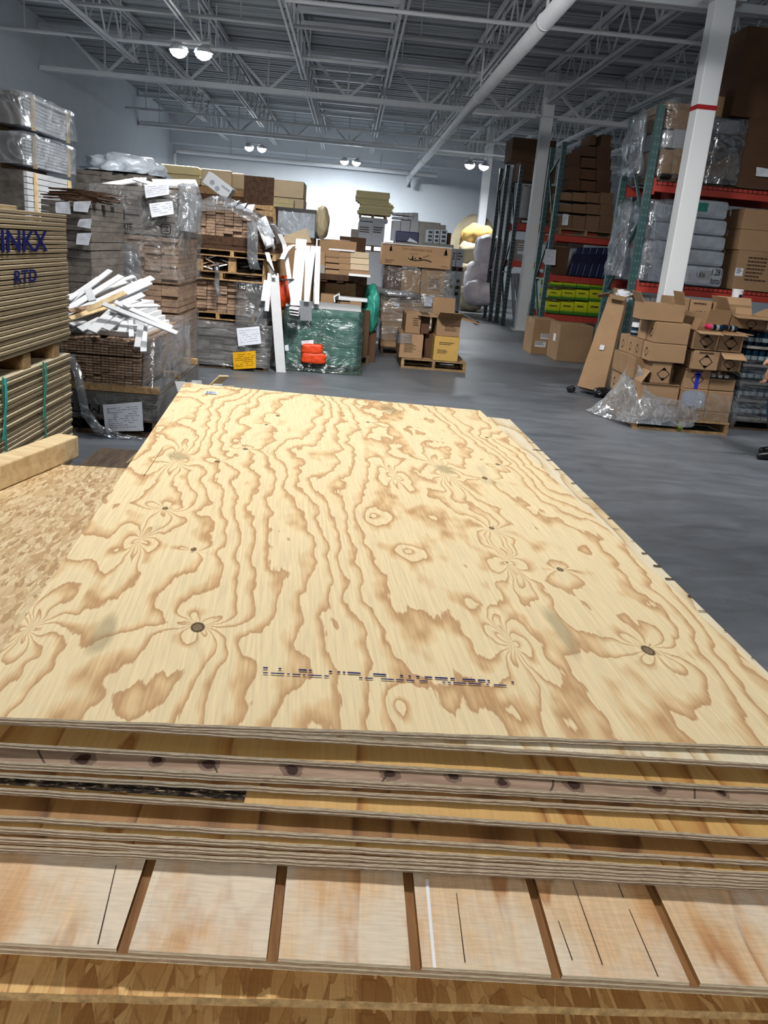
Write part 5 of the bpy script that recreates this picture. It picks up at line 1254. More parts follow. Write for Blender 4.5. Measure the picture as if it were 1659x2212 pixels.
for i, (l, r) in enumerate(((848, 864), (865, 885), (886, 905))): qq = pb(l, r, 476, 522, Yg, .8, z0=z0); carton(f'pale grey carton behind the navy pack, {("left", "middle", "right")[i]} of three', qq, 'card_pale', 'grey cartons behind the navy pack', parts=i == 1); zz = qq.z1
for j in range(2):
    for i in range(5):
        qq = pb(849+11*i, 859.5+11*i, 468-8.5*j, 476-8.5*j, Yg, .6, z0=zz); carton(f'little grey box on the far grey cartons, {("lower", "upper")[j]} row, {ORD[i]} from left', qq, 'card_pale', 'little grey boxes', parts=False)
    zz = qq.z1
qq = pb(848, 905, 522, 660, Yg, .8, z0=0, z1=z0-.002); carton('large grey carton hidden below the three grey cartons', qq, 'card_pale', parts=False)
q = pb(855, 905, 500, 524, 17.6, .5, z0=None); 
t = T('navy_pack', 'navy blue plastic pack with glossy wrap above the tree box', 'pack', (q.cx, 17.6, q.z0)); MB().box(-q.w/2, q.w/2, 0, .5, 0, q.h).build('body', MT['navy'], t, bevel=.02)
MB().quad((0, -.004, q.h*.1), (q.w*.45, -.004, q.h*.02), (q.w*.45, -.004, q.h*.12), (.05, -.004, q.h*.45)).build('bright_label', MT['paper'], t)
qq = pb(853, 907, 524, 660, 17.6, .6, z0=0, z1=q.z0-.001); carton('tall grey carton hidden under the navy pack', qq, 'card_grey', parts=False)
Yq = 18.6; z0 = at(930, 525, Yq).z
qq = pb(907, 962, 484, 525, Yq+.3, .7, z0=z0); carton('greenish grey carton block behind the silver packs', qq, 'card_grey', parts=True)
qq = pb(909, 952, 480, 484, Yq+.3, .7, z0=qq.z1); carton('flat grey carton on the block behind the silver packs', qq, 'card_grey', parts=False)
for i, (l, r) in enumerate(((922, 936), (937, 950), (951, 966))):
    q = pb(l, r, 496, 525, Yq-.3, .35, z0=z0)
    t = T('silver_pack', f'glossy silver pack with black panels at far centre, {("left", "middle", "right")[i]} of three', 'pack', (q.cx, q.y0, z0), 0, 'silver packs'); MB().box(-q.w/2, q.w/2, 0, .35, 0, q.h).build('body', MT['silver'], t, bevel=.01)
    for k in range(3): MB().box(-q.w*.28, q.w*.28, -.005, 0, q.h*(.12+.3*k), q.h*(.12+.3*k+.18)).build('dark_panel', MT['black'], t)
q = pb(966, 974, 503, 528, Yq, .4, z0=z0); carton('small dark carton right of the silver packs', q, 'card_dark', parts=False)
qq = pb(906, 974, 525, 660, Yq-.4, 1.5, z0=0, z1=z0-.002); carton('wide grey carton hidden below the silver packs', qq, 'card_grey', parts=False)
# white cartons on pallets by the insulation
Yw = 24.5; z0 = .0; q = pb(970, 998, 584, 625, Yw, 1.0, z0=.13)
pallet('far lower pallet under white cartons beside the insulation rolls', q.x0, q.x1, Yw, Yw+1, 0, .13, 'pallet_dark')
zz = at(985, 586, Yw).z
for i, (l, r) in enumerate(((968, 983), (984, 998))): qq = pb(l, r, 586, 620, Yw, 1.0, z0=.13, z1=zz); carton(f'lower white carton beside the insulation rolls, {("left", "right")[i]}', qq, 'card_white', 'white cartons by the insulation', parts=True, marks=(('lines', .1, .9, .4, .8, 3),))
pallet('far upper pallet between white cartons beside the insulation rolls', q.x0, q.x1, Yw, Yw+1, zz+.003, zz+.12, 'pallet_dark'); 
for i, (l, r) in enumerate(((969, 985), (986, 1001))): qq = pb(l, r, 538, 577, Yw, 1.0, z0=zz+.123); carton(f'upper white carton beside the insulation rolls, {("left", "right")[i]}', qq, 'card_white', 'white cartons by the insulation', parts=True, marks=(('lines', .1, .9, .4, .8, 3),))
# insulation mound and bales
c = at(1020, 520, 29.0); 
lump('insulation_mound', 'large pale yellow wrapped insulation mound against the back wall', (at(1022, 540, 31.6).x, 31.6, 1.3), (.88, .8, 1.8), 'insul', 2, .06, 1.6, 'insulation', p=2.4, floor_z=-1.3)
for i, (px, py, rx, rz, l, mt) in enumerate(((1033, 520, .55, .48, 'brownish open-ended insulation roll at the top of the mound', 'card_yellow'), (1014, 556, .42, .5, 'yellow insulation bag under the open-ended roll', 'insul'), (1010, 590, .38, .42, 'yellowish insulation bag low beside the white cartons', 'insul'), (1012, 615, .40, .40, 'lowest yellowish insulation bag at the floor', 'insul'))):
    p = at(px, py, 27.9); lump('insulation_bag', l, (p.x, 28.0-.25*i, max(p.z, rz*.85) if i < 3 else rz*.9), (rx, .45, rz), mt, i+5, .16, 1.9, 'insulation', 'insulation bags', floor_z=-max(p.z, rz*.85) if i < 3 else -rz*.9)
for i, (px, py, rx, rz, l) in enumerate(((1058, 541, .40, .42, 'topmost pale pink bale behind the slender column'), (1058, 577, .36, .34, 'second pale pink bale from the top'), (1038, 586, .34, .28, 'pale pink bale left of the slender column'), (1052, 603, .42, .34, 'third pale pink bale from the top'), (1030, 606, .3, .28, 'small pale bale low at left of the column'), (1038, 633, .46, .36, 'lowest pale pink bale on the floor in front of the column'))):
    p = at(px, py, 25.4 if i != 5 else 25.0); lump('pink_bale', l, (p.x, 25.6+.1*i if i != 5 else 25.0, max(p.z, rz*.9)), (rx, .5, rz), 'pink', i, .1, 2.4, 'bale', 'pale pink bales', p=3.2, floor_z=-max(p.z, rz*.9))
# ------------------------------------------------------------------ wrapped pallet with the tree box
Yx = 14.1
def xb(label, l, r, t_, b, z0, mat='card', dep=.9, dy=0, marks=(), parts=True, z1=None):
    qq = pb(l, r, t_, b, Yx+dy, dep, z0=z0, z1=z1); carton(label, qq, mat, 'cartons on the tree box pallet', marks=marks, parts=parts); return qq
q = pb(822, 962, 745, 758, Yx, 1.0, z0=0); pallet('pallet under the tall wrapped load with the tree box', q.x0, q.x1, Yx, Yx+1.1, 0, .13, 'pallet_dark'); X0, X1 = q.x0, q.x1
za = at(885, 700, Yx).z; zb = at(885, 662, Yx).z; zc = at(885, 634, Yx).z; zd = at(900, 577, Yx).z
xb('wide carton at the base of the tall wrapped load', 823, 960, 700, 750, .13, z1=za)
xb('wide carton second from the base of the tall wrapped load', 823, 958, 662, 700, za, z1=zb)
xb('wide brown carton with two white papers under the loose film band', 823, 950, 636, 662, zb, z1=zc)
sheet_paper('taller white paper on the wide carton of the wrapped load', [(916, 640), (935, 642), (932, 662), (916, 662)], Yx-.05, rows=5, group='papers on the wrapped load'); sheet_paper('smaller white paper right of the taller one on the wrapped load', [(936, 645), (949, 646), (948, 663), (935, 662)], Yx-.05, rows=4, group='papers on the wrapped load')
sheet_paper('small barcode label low on the wrapped load', [(850, 654), (863, 655), (863, 662), (850, 661)], Yx-.05, rows=2)
xb('dark carton in the upper row under the tree box, left of three', 831, 866, 581, 634, zc, 'card_dark', z1=zd-.002)
xb('grey-brown carton in the upper row under the tree box, middle of three', 867, 908, 583, 634, zc, 'card', marks=(), z1=zd-.05)
xb('brown printed carton in the upper row under the tree box, right of three', 909, 961, 585, 634, zc, 'card', marks=(('lines', .35, .9, .2, .62, 7),), z1=zd-.002)
q = pb(824, 975, 531, 576, Yx-.08, .62, z0=zd)
t = T('tree_box', 'long brown carton printed as a Christmas tree box on the wrapped pallet', 'box', (q.cx, Yx-.08, zd))
MB().box(-q.w/2, q.w/2, 0, .62, 0, q.h).build('body', MT['card'], t, bevel=.008)
MB().box(-q.w/2, q.w/2, .28, .34, q.h, q.h+.002).build('tape', MT['tape'], t)
MB().strip([(-q.w/2-.01, .0, q.h*1.0), (-q.w*.1, -.004, q.h*1.01), (q.w*.2, .05, q.h+.012), (q.w/2+.01, .03, q.h+.01)], (0, .05, .01), .004).build('torn_tape', MT['paper'], t)
textmesh('printed_title', '7.5FT CHRISTMAS TREE', .048, MT['ink_soft'], t, Matrix.Translation((0.0, -.003, q.h*.80)) @ UP)
m = MB()
for x, s in ((-.42, 1), (.47, 1.2)):
    for k in range(3): m.add([(x-.028*s*(1-.2*k), -.003, q.h*.66+.022*s*k), (x+.028*s*(1-.2*k), -.003, q.h*.66+.022*s*k), (x, -.003, q.h*.66+.022*s*k+.05*s)], [(0, 1, 2)])
m.build('printed_tree', MT['ink'], t)
m = MB(); pr = [(-.16, .42), (-.13, .36), (-.06, .33), (.02, .35), (.10, .40), (.17, .37), (.22, .32)]
m.add([((x+.03), -.003, q.h*z) for x, z in pr]+[((x+.03), -.003, q.h*(z-.05)) for x, z in pr], [(i, i+1, 8+i, 7+i) for i in range(6)])
m.add([(-.08, -.003, q.h*.34), (-.04, -.003, q.h*.34), (-.06, -.003, q.h*.58)], [(0, 1, 2)]); m.add([(-.03, -.003, q.h*.36), (.0, -.003, q.h*.36), (-.015, -.003, q.h*.47)], [(0, 1, 2)])
m.quad((.04, -.003, q.h*.38), (.09, -.003, q.h*.38), (.09, -.003, q.h*.46), (.04, -.003, q.h*.46))
for k in range(4): m.quad((.11+.025*k, -.003, q.h*(.47+.03*k)), (.125+.025*k, -.003, q.h*(.47+.03*k)), (.128+.025*k, -.003, q.h*(.52+.03*k)), (.113+.025*k, -.003, q.h*(.52+.03*k)))
m.build('printed_village', MT['ink'], t)
m = MB(); lines(m, -.5, -.34, q.h*.1, q.h*.26, 4); lines(m, .42, .54, q.h*.1, q.h*.16, 2); lines(m, -.12, .06, q.h*.6, q.h*.62, 1); m.build('printed_text', MT['ink_soft'], t)
carton('brown carton lying behind the tree box on the wrapped pallet', (lambda a: a)(pb(832, 974, 515, 530, Yx+.56, .4, z0=zd, z1=q.z1+.02)), 'card', parts=False)
wrapshell('stretch_wrap', 'clear film round the carton row under the tree box', X0-.02, X1+.03, Yx-.03, Yx+.95, zc-.06, zd-.02, 'wrap', .03, .06, False, seed=71)
wrapshell('stretch_wrap', 'loose crumpled film round the lower part of the tree box pallet', X0-.05, X1+.06, Yx-.04, Yx+1.0, .25, zc+.02, 'wrap_h', .05, .06, False, seed=72)
tag(MB().strip([at(808, 622, Yx-.1), at(840, 632, Yx-.16), at(875, 634, Yx-.18), at(910, 641, Yx-.1)], (.0, .05, .09), .004).build('film_band', MT['wrap_thick'], smooth=True), 'bunched shiny film band across the middle of the tree box pallet', 'plastic wrap')
# ------------------------------------------------------------------ pallet of opened cartons
Yo = 12.6; fx0 = at(866, 790, Yo).x; fx1 = at(1006, 795, Yo).x
pallet('pallet carrying four opened and closed cartons on the grey floor', fx0, fx1, Yo, Yo+1.05, 0, .15, 'pallet')
dxl = .0
q = pb(863, 913, 722, 780, Yo+.01, .95, z0=.152); carton('dusty carton with torn top at the lower left of the open pallet', q, 'card', marks=(('lines', .2, .75, .25, .6, 6),)); zt = q.z1
wrapshell('torn_paper', 'torn crumpled wrap at the shoulder of the dusty lower left carton', q.x0-.03, q.x0+.16, Yo+.0, Yo+.8, zt-.14, zt+.002, 'wrap_thick', .02, .05, False, seed=81)
q = pb(876, 909, 678, 719, Yo+.12, .85, z0=zt+.004); carton('closed grey-brown carton stacked at the upper left of the open pallet', q, 'card', marks=(('lines', .5, .95, .4, .8, 4),)); zu = q.z1
q2 = pb(910, 928, 680, 720, Yo+.2, .6, z0=zt+.004); carton('narrow carton wedged in the middle of the open pallet', q2, 'card_dark', tape=False)
qs = pb(917, 936, 722, 780, Yo+.30, .5, z0=.152, z1=zt); carton('dark carton set back in the gap of the open pallet', qs, 'card_dark', parts=False)
q = pb(937, 991, 727, 780, Yo+.01, .9, z0=.152); carton('yellowish printed carton at the lower right of the open pallet', q, 'card_yellow', marks=(('lines', .2, .9, .66, .76, 2), ('lines', .15, .6, .3, .45, 3))); zl = q.z1
q = pb(943, 994, 688, 727, Yo+.03, .85, z0=zl); open_carton('opened carton with spread flaps at the upper right of the open pallet', q, 'card', flaps=(('f', 160, .35), ('b', 100, .3), ('l', 178, .8), ('r', 190, .9)), marks=(('lines', .35, .9, .3, .6, 5),))
a = at(1004, 684, 14.2); A = fl(1004, 684, .04); B = fl(1031, 698, .04)
tag(MB().bar(A, B, .09, .08).build('timber_offcut', MT['pallet_dark']), 'dark timber offcut lying on the floor right of the open pallet', 'timber')
# ------------------------------------------------------------------ cartons on the floor by the rack
Y1b = fl(1152, 765).y; Y2b = fl(1206, 780).y
q = pb(1150, 1200, 690, 766, Y1b, .75, z0=0); carton('large brown floor carton with white labels, left of two by the second column', q, 'card', marks=(('label', .35, .8, .45, .6), ('label', .15, .62, .22, .38)))
q = pb(1206, 1278, 703, 782, Y2b, .8, z0=0); carton('large brown floor carton right of the labelled one, one small label at its edge', q, 'card')
MB().box(-q.w/2-.004, -q.w/2, .25, .42, q.h*.5, q.h*.7).build('paper_label', MT['paper'], [o for o in COL.objects if o.get('label', '').startswith('large brown floor carton right')][0])
# ------------------------------------------------------------------ racks
RACK = [None]
def rack(label, x, y): RACK[0] = T('pallet_rack', label, 'rack', (x, y, 0), 0, 'pallet racks'); return RACK[0]
def adopt(o, name=None):
    o.parent = RACK[0]; o.matrix_parent_inverse = Matrix.Translation(-RACK[0].location)
    for k in ('category', 'group'):
        if k in o: del o[k]
    return o
def upright(label, x, y0, y1, h, mat='rack_green', pale=True, w=.09):
    t = adopt(T('end_frame', None, None, (x, y0, 0))); 
    for y in (0, y1-y0-w):
        m = MB().box(-w/2, w/2, y, y+w, .01, h); m.box(-.08, .08, y-.03, y+w+.03, 0, .012); z = .2
        while z < h-.1:
            m.box(-.028, -.016, y-.001, y, z, z+.03, 1); m.box(.016, .028, y-.001, y, z, z+.03, 1); m.box(-w/2-.001, -w/2, y+.035, y+.05, z, z+.03, 1); z += .1
        m.build('post', [MT[mat], MT['slot']], t)
    d = y1-y0-w; z = .3; k = 0
    while z < h-.5:
        nz_ = min(z+1.05, h-.2)
        if k % 3 == 1: MB().bar((0, w, z), (0, d, z), .035, .035).build('horizontal_brace', MT[mat], t)
        a, b = ((w, z), (d, nz_)) if k % 2 == 0 else ((d, z), (w, nz_))
        MB().bar((0, a[0], a[1]), (0, b[0], b[1]), .035, .035).build('diagonal_brace', MT[mat], t); z = nz_; k += 1
    return t
def beam(label, x0, x1, y, z, h=.12, group=None, grid=False):
    t = adopt(T('shelf_beam', None, None, ((x0+x1)/2, y, z))); w = x1-x0
    MB().box(-w/2, w/2, 0, .05, -h, 0).build('beam', MT['rack_red'], t, bevel=.004)
    for s in (-1, 1): MB().box(s*w/2-.03*(s > 0), s*w/2+.03*(s < 0), -.006, .055, -h-.04, .04).build('end_bracket', MT['rack_red'], t)
    if grid:
        m = MB(); x = -w/2+.05
        while x < w/2-.05: m.box(x, x+.008, -.004, .0, -.045, 0); x += .07
        m.box(-w/2+.04, w/2-.04, -.004, 0, -.047, -.04); m.build('wire_deck_edge', MT['black'], t)
    return t
def wiredeck(label, x0, x1, y0, y1, z, group='wire decks'):
    m = MB(); x = x0
    while x < x1: m.box(x, x+.006, y0, y1, z-.008, z-.002); x += .1
    y = y0
    while y <= y1: m.box(x0, x1, y-.004, y+.004, z-.002, z); y += .15
    return adopt(m.build('wire_deck', MT['black']))
def rk(q): return q
# --- nearest rack (right)
YR, DR = 11.95, 1.25
xr = at(1396, 440, YR).x; hp = at(1429, 226, YR).z
xe = xr+2.75
rack('nearest pallet rack with green posts and orange beams, behind the red-banded column', xr, YR)
upright('green slotted end frame of the nearest rack, left of the red-banded column', xr, YR, YR+DR, hp)
upright('green end frame of the nearest rack at its far right side', xe, YR, YR+DR, hp)
zu = at(1520, 401, YR).z; zl = at(1520, 622, YR).z
for z, n in ((zu, 'upper'), (zl, 'lower')):
    beam(f'{n} front orange beam of the nearest rack', xr+.05, xe-.05, YR-.005, z, .13, grid=True); beam(f'{n} rear orange beam of the nearest rack', xr+.05, xe-.05, YR+DR-.06, z, .13)
    wiredeck(f'wire deck on the {n} beams of the nearest rack', xr+.06, xe-.06, YR+.05, YR+DR-.06, z+.012)
zu += .014; zl += .014
def rb(label, l, r, t_, b, z0, mat='card', dy=.1, dep=.9, z1=None, marks=(), parts=True, Y=YR, grp='cartons on the nearest rack'):
    qq = pb(l, r, t_, b, Y+dy, dep, z0=z0, z1=z1); carton(label, qq, mat, grp, marks=marks, parts=parts); return qq
# upper level, left wrapped load
P = pb(1412, 1500, 372, 384, YR+.06, 1.1, z0=zu); P.x0 = max(P.x0, xr+.1)
pallet('pallet on the upper beams left of the column', P.x0, P.x1, YR+.06, YR+1.1, zu, zu+.11, 'pallet_dark')
z = zu+.112
for j in range(3):
    zz = z
    for i, (l, r) in enumerate(((1414, 1453), (1454, 1497))):
        qq = pb(l, r, 322-42*j, 366-42*j, YR+.1, .9, z0=z); qq.x0 = max(qq.x0, xr+.1); qq.w = qq.x1-qq.x0; qq.cx = (qq.x0+qq.x1)/2
        carton(f'wrapped brown carton left of the column on the upper level, {ORD[j]} row up, {("left", "right")[i]}', qq, ('card', 'card_pale', 'card')[j], 'upper wrapped cartons', parts=i == 1, tape=False); zz = qq.z1
    z = zz+.002
qq = pb(1440, 1496, 216, 240, YR+.15, .8, z0=z, z1=at(1460, 217, YR).z); carton('brown carton peaking on top of the left wrapped load', qq, 'card', parts=True)
wrapshell('stretch_wrap', 'clear wrap round the upper load left of the column', xr+.07, at(1499, 300, YR).x, YR+.02, YR+1.1, zu+.05, qq.z1+.02, 'wrap', .04, .07, True, seed=91)
wrapshell('loose_film', 'milky film bulging out of the nearest rack past its end frame', at(1374, 320, YR+.5).x, xr-.07, YR+.25, YR+1.0, at(1380, 378, YR+.4).z, at(1400, 250, YR+.4).z, 'wrap_thick', .05, .07, True, seed=92, taper=.35)
# upper level, right wrapped load
P = pb(1520, 1600, 386, 396, YR+.06, 1.1, z0=zu); pallet('pallet on the upper beams right of the column', P.x0, P.x1, YR+.06, YR+1.1, zu, zu+.10, 'pallet_dark')
z = zu+.102
for j, (tt, bb, mt) in enumerate(((330, 388, 'card'), (288, 330, 'card_dark'), (257, 288, 'card_pale'))):
    qq = pb(1522, 1598, tt, bb, YR+.1, .9, z0=z); carton(f'wide wrapped carton right of the column on the upper level, {ORD[j]} one up', qq, mt, 'upper wrapped cartons', tape=False); z = qq.z1+.002
wrapshell('stretch_wrap', 'cloudy wrap with white crossing bands right of the column', P.x0-.02, P.x1+.02, YR+.03, YR+1.08, zu+.02, z, 'wrap_thick', .04, .07, True, seed=93)
for i, (a, b) in enumerate((((1524, 276), (1597, 318)), ((1525, 350), (1597, 316)))):
    tag(MB().strip([at(*a, YR-.03), at(*b, YR-.03)], (0.0, .0, .07), .003).build('film_band', MT['wrap_thick']), ('upper', 'lower')[i]+' white film band slanting over the right upper load', 'plastic wrap')
qq = pb(1530, 1580, 208, 254, YR+.3, .7, z0=z+.03); carton('small wrapped brown carton on top of the right upper load', qq, 'card', tape=False)
# big dark cartons far right
zb_ = at(1630, 400, YR-.3).z
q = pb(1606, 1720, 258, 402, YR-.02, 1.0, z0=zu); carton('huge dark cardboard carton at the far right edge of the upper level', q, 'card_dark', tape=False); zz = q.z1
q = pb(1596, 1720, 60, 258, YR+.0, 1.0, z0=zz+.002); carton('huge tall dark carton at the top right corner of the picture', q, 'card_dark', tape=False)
sheet_paper('white label at the far right of the upper level', [(1634, 361), (1664, 365), (1662, 383), (1632, 380)], YR-.06, rows=2)
# lower level
P = pb(1408, 1470, 600, 612, YR+.05, 1.1, z0=zl); P.x0 = max(P.x0, xr+.08)
z = zl+.001; n = 4
for j in range(n):
    lo = 600-40*j
    qq = pb(1410, 1462, lo-40, lo, YR+.1, .9, z0=z); qq.x0 = max(qq.x0, xr+.1); qq.w = qq.x1-qq.x0; qq.cx = (qq.x0+qq.x1)/2
    o = MB().box(-qq.w/2, qq.w/2, 0, .9, 0.002, qq.h-.002).build('wrapped_bale', MT['silver'], bevel=.035); o.location = (qq.cx, qq.y0, z)
    tag(o, f'silver wrapped bale left of the column on the lower level, {ORD[n-1-j]} from top', 'bale', 'left silver bales'); z = qq.z1
wrapshell('stretch_wrap', 'torn clear wrap round the left silver bales', xr+.07, at(1464, 500, YR).x, YR+.03, YR+1.05, zl+.01, z+.03, 'wrap_thick', .05, .06, True, seed=95)
wrapshell('loose_film', 'sagging milky film hanging out of the lower level past the end frame', at(1338, 520, YR+.6).x, xr-.08, YR+.3, YR+.95, at(1350, 598, YR+.5).z, at(1370, 440, YR+.5).z, 'wrap_thick', .06, .06, True, seed=96, taper=.3)
z = zl+.001; P = [(575, 617), (540, 575), (508, 540), (472, 508), (430, 472)]
for j, (tt, bb) in enumerate(P):
    qq = pb(1480-2*j, 1566+3*(j-1), tt, bb, YR+.08, .95, z0=z)
    t = T('wrapped_bale', f'silver film-wrapped bale right of the column, {ORD[4-j]} from top', 'bale', (qq.cx, qq.y0, z), 0, 'right silver bales')
    MB().box(-qq.w/2, qq.w/2, 0, .95, 0.003, qq.h-.003).build('body', MT['silver'], t, bevel=.045)
    if j in (0, 4): MB().box(-qq.w*.3 if j else -qq.w*.15, qq.w*.05 if j else qq.w*.2, -.004, .002, qq.h*.35, qq.h*.8).build('green_tinted_label', MT['teal' if j else 'card_pale'], t)
    if j == 0:
        k = Matrix.Diagonal((1, 1.5, 1, 1))
        textmesh('handwriting', '1,836', .06, MT['ink'], t, Matrix.Translation((-.06, -.01, qq.h*.55)) @ UP @ k); textmesh('handwriting', '1,??1', .085, MT['ink'], t, Matrix.Translation((.17, -.01, qq.h*.72)) @ UP @ k) if False else None
        textmesh('handwriting', '1,281', .08, MT['ink'], t, Matrix.Translation((.17, -.01, qq.h*.74)) @ UP @ k); textmesh('handwriting', 'total', .08, MT['ink'], t, Matrix.Translation((.17, -.01, qq.h*.32)) @ UP @ k)
    z = qq.z1
q = pb(1588, 1730, 545, 628, YR+.02, .95, z0=zl); carton('large printed brown carton at the right on the lower level', q, 'card', 'right lower cartons', marks=(('lines', .16, .5, .25, .85, 7), ('label', -.0, .12, .35, .55))); z = q.z1+.002
q = pb(1597, 1730, 500, 545, YR+.04, .9, z0=z); carton('plain brown carton on the large printed carton', q, 'card', 'right lower cartons'); z = q.z1+.002
q = pb(1605, 1730, 455, 500, YR+.04, .9, z0=z); carton('topmost plain brown carton of three at the right on the lower level', q, 'card', 'right lower cartons')
# floor level of the nearest rack
for i, (l, r) in enumerate(((1362, 1395), (1396, 1432))):
    q = pb(l, r, 640, 760, YR+.1, .8, z0=0, z1=at(1400, 642, YR).z); q.x0 = max(q.x0, xr+.1+.24*i); q.x1 = q.x0+.22; q.w = .22; q.cx = q.x0+.11
    carton(f'tall film-covered grey carton on the floor under the rack, {("left", "right")[i]}', q, 'card_grey', 'floor cartons under the rack')
wrapshell('stretch_wrap', 'film on the tall grey cartons under the nearest rack', xr+.08, xr+.6, YR+.06, YR+.95, .02, at(1400, 640, YR).z, 'wrap', .03, .08, False, seed=97)
MT['navy_dark'] = flat('dark_navy', C(20, 26, 60), 0.5)
# --- second rack
Y2, D2 = 17.7, 1.1
x2 = at(1196, 490, Y2).x; h2 = at(1221, 306, Y2).z; xe2 = x2+2.9
rack('second pallet rack with the white paper notice and yellow-green boxes', x2, Y2)
upright('green end frame of the second rack with a white paper notice', x2, Y2, Y2+D2, h2)
upright('green far end frame of the second rack behind the nearest rack', xe2, Y2, Y2+D2, h2)
zs2 = [at(1260, 512, Y2).z, at(1245, 598, Y2).z, at(1230, 682, Y2).z]
for z, n in zip(zs2, ('top', 'middle', 'bottom')):
    beam(f'{n} front orange beam of the second rack', x2+.05, xe2-.05, Y2-.005, z, .12); beam(f'{n} rear orange beam of the second rack', x2+.05, xe2-.05, Y2+D2-.05, z, .12); wiredeck(f'wire deck on the {n} beams of the second rack', x2+.06, xe2-.06, Y2+.05, Y2+D2-.05, z+.012)
zs2 = [z+.014 for z in zs2]
sheet_paper('white printed notice hung on the second rack end frame', [(1178, 538), (1202, 540), (1199, 573), (1175, 571)], Y2-.06, rows=7)
P = pb(1207, 1325, 490, 504, Y2+.05, 1, z0=zs2[0]); pallet('pallet on the top beams of the second rack', P.x0, P.x1, Y2+.02, Y2+1.0, zs2[0], zs2[0]+.12, 'pallet')
z = zs2[0]+.122
for j in range(3):
    for i, (l, r) in enumerate(((1208, 1235), (1236, 1265), (1266, 1295), (1296, 1325))):
        qq = pb(l, r, 466-25*j, 491-25*j, Y2+.05, .9, z0=z); carton(f'brown carton in the block on the second rack, {ORD[2-j]} row from top, {ORD[i]} from left', qq, 'card_shaded', 'second rack carton block', parts=j == 2, tape=False)
    z = qq.z1+.001
for j in range(5):
    for i, (l, r) in enumerate(((1255, 1287), (1288, 1320))):
        if j == 4: l += 22-11*i
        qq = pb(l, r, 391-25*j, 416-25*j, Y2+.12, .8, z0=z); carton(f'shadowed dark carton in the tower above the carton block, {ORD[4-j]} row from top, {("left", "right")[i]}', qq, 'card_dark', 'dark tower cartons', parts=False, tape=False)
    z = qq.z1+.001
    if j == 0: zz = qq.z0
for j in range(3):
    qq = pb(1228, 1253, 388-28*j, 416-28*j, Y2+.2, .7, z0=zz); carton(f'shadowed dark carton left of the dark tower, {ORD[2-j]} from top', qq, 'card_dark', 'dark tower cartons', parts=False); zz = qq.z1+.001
sheet_paper('small bluish label on the carton block of the second rack', [(1216, 462), (1229, 463), (1226, 487), (1213, 486)], Y2-.03, rows=3)
# middle level
qq = pb(1194, 1228, 534, 590, Y2+.08, .7, z0=zs2[1]); qq.x0 = max(qq.x0, x2+.07); qq.w = qq.x1-qq.x0; qq.cx = (qq.x0+qq.x1)/2; carton('dark brown carton left of the navy bundles on the middle level', qq, 'card_dark')
for i in range(6):
    l = 1229+14.5*i; A = at(l+6, 592, Y2+.1); 
    t = T('navy_bundle', f'navy wrapped bundle with a dark blue band on the second rack, {ORD[i]} from left', 'bundle', (A.x, Y2+.1, zs2[1]), 0, 'navy bundles'); hh = at(l+6, 534, Y2+.1).z-zs2[1]
    M = Matrix(((1, 0, .16, 0), (0, 1, 0, 0), (0, 0, 1, 0), (0, 0, 0, 1)))
    MB().box(-.065, .065, 0, .8, 0.0, hh, 0, M).build('body', MT['metal_grey' if i < 0 else 'navy'], t, bevel=.012); MB().box(-.066, .066, -.003, .1, hh*.45, hh*.78, 0, M).build('band', MT['navy_dark'], t)
qq = pb(1228, 1262, 516, 533, Y2+D2+.4, .4); carton('pale carton seen through the second rack', qq, 'card_white', 'pale cartons behind the second rack', parts=True)
s_ = pb(1180, 1300, 533, 700, Y2+D2+.4, .5, z0=0, z1=qq.z0-.002); carton('wide pale carton behind the second rack under the pale cartons', s_, 'card_light', parts=True)
qq = pb(1180, 1226, 514, 533, Y2+D2+.4, .4, z0=s_.z1); carton('light tan carton seen through the second rack at left', qq, 'card_light', 'pale cartons behind the second rack')
# lime boxes
z = zs2[2]; YL = Y2+.06
for j, (tt, bb) in enumerate(((652, 678), (626, 652), (602, 626))):
    zz = z
    for i in range(4):
        l = 1180+3*j+30*i; qq = pb(l, l+29.3, tt, bb, YL, .8, z0=z); qq.x0 = max(qq.x0, x2+.06) if i == 0 else qq.x0; qq.w = qq.x1-qq.x0; qq.cx = (qq.x0+qq.x1)/2
        t = T('lime_box', f'bright yellow-green printed box on the bottom rack level, {ORD[2-j]} row from top, {ORD[i]} from left', 'box', (qq.cx, YL, z), 0, 'yellow-green boxes')
        MB().box(-qq.w/2+.002, qq.w/2-.002, 0, .8, 0.001, qq.h-.002).build('body', MT['lime'], t, bevel=.006)
        m = MB(); lines(m, -qq.w*.3, qq.w*.3, qq.h*.6, qq.h*.72, 1, -.003)
        if j == 2: m.box(-qq.w*.25, qq.w*.2, -.003, -.001, qq.h*.55, qq.h*.78)
        m.build('printed_text', MT['ink_soft'], t)
    z = qq.z1
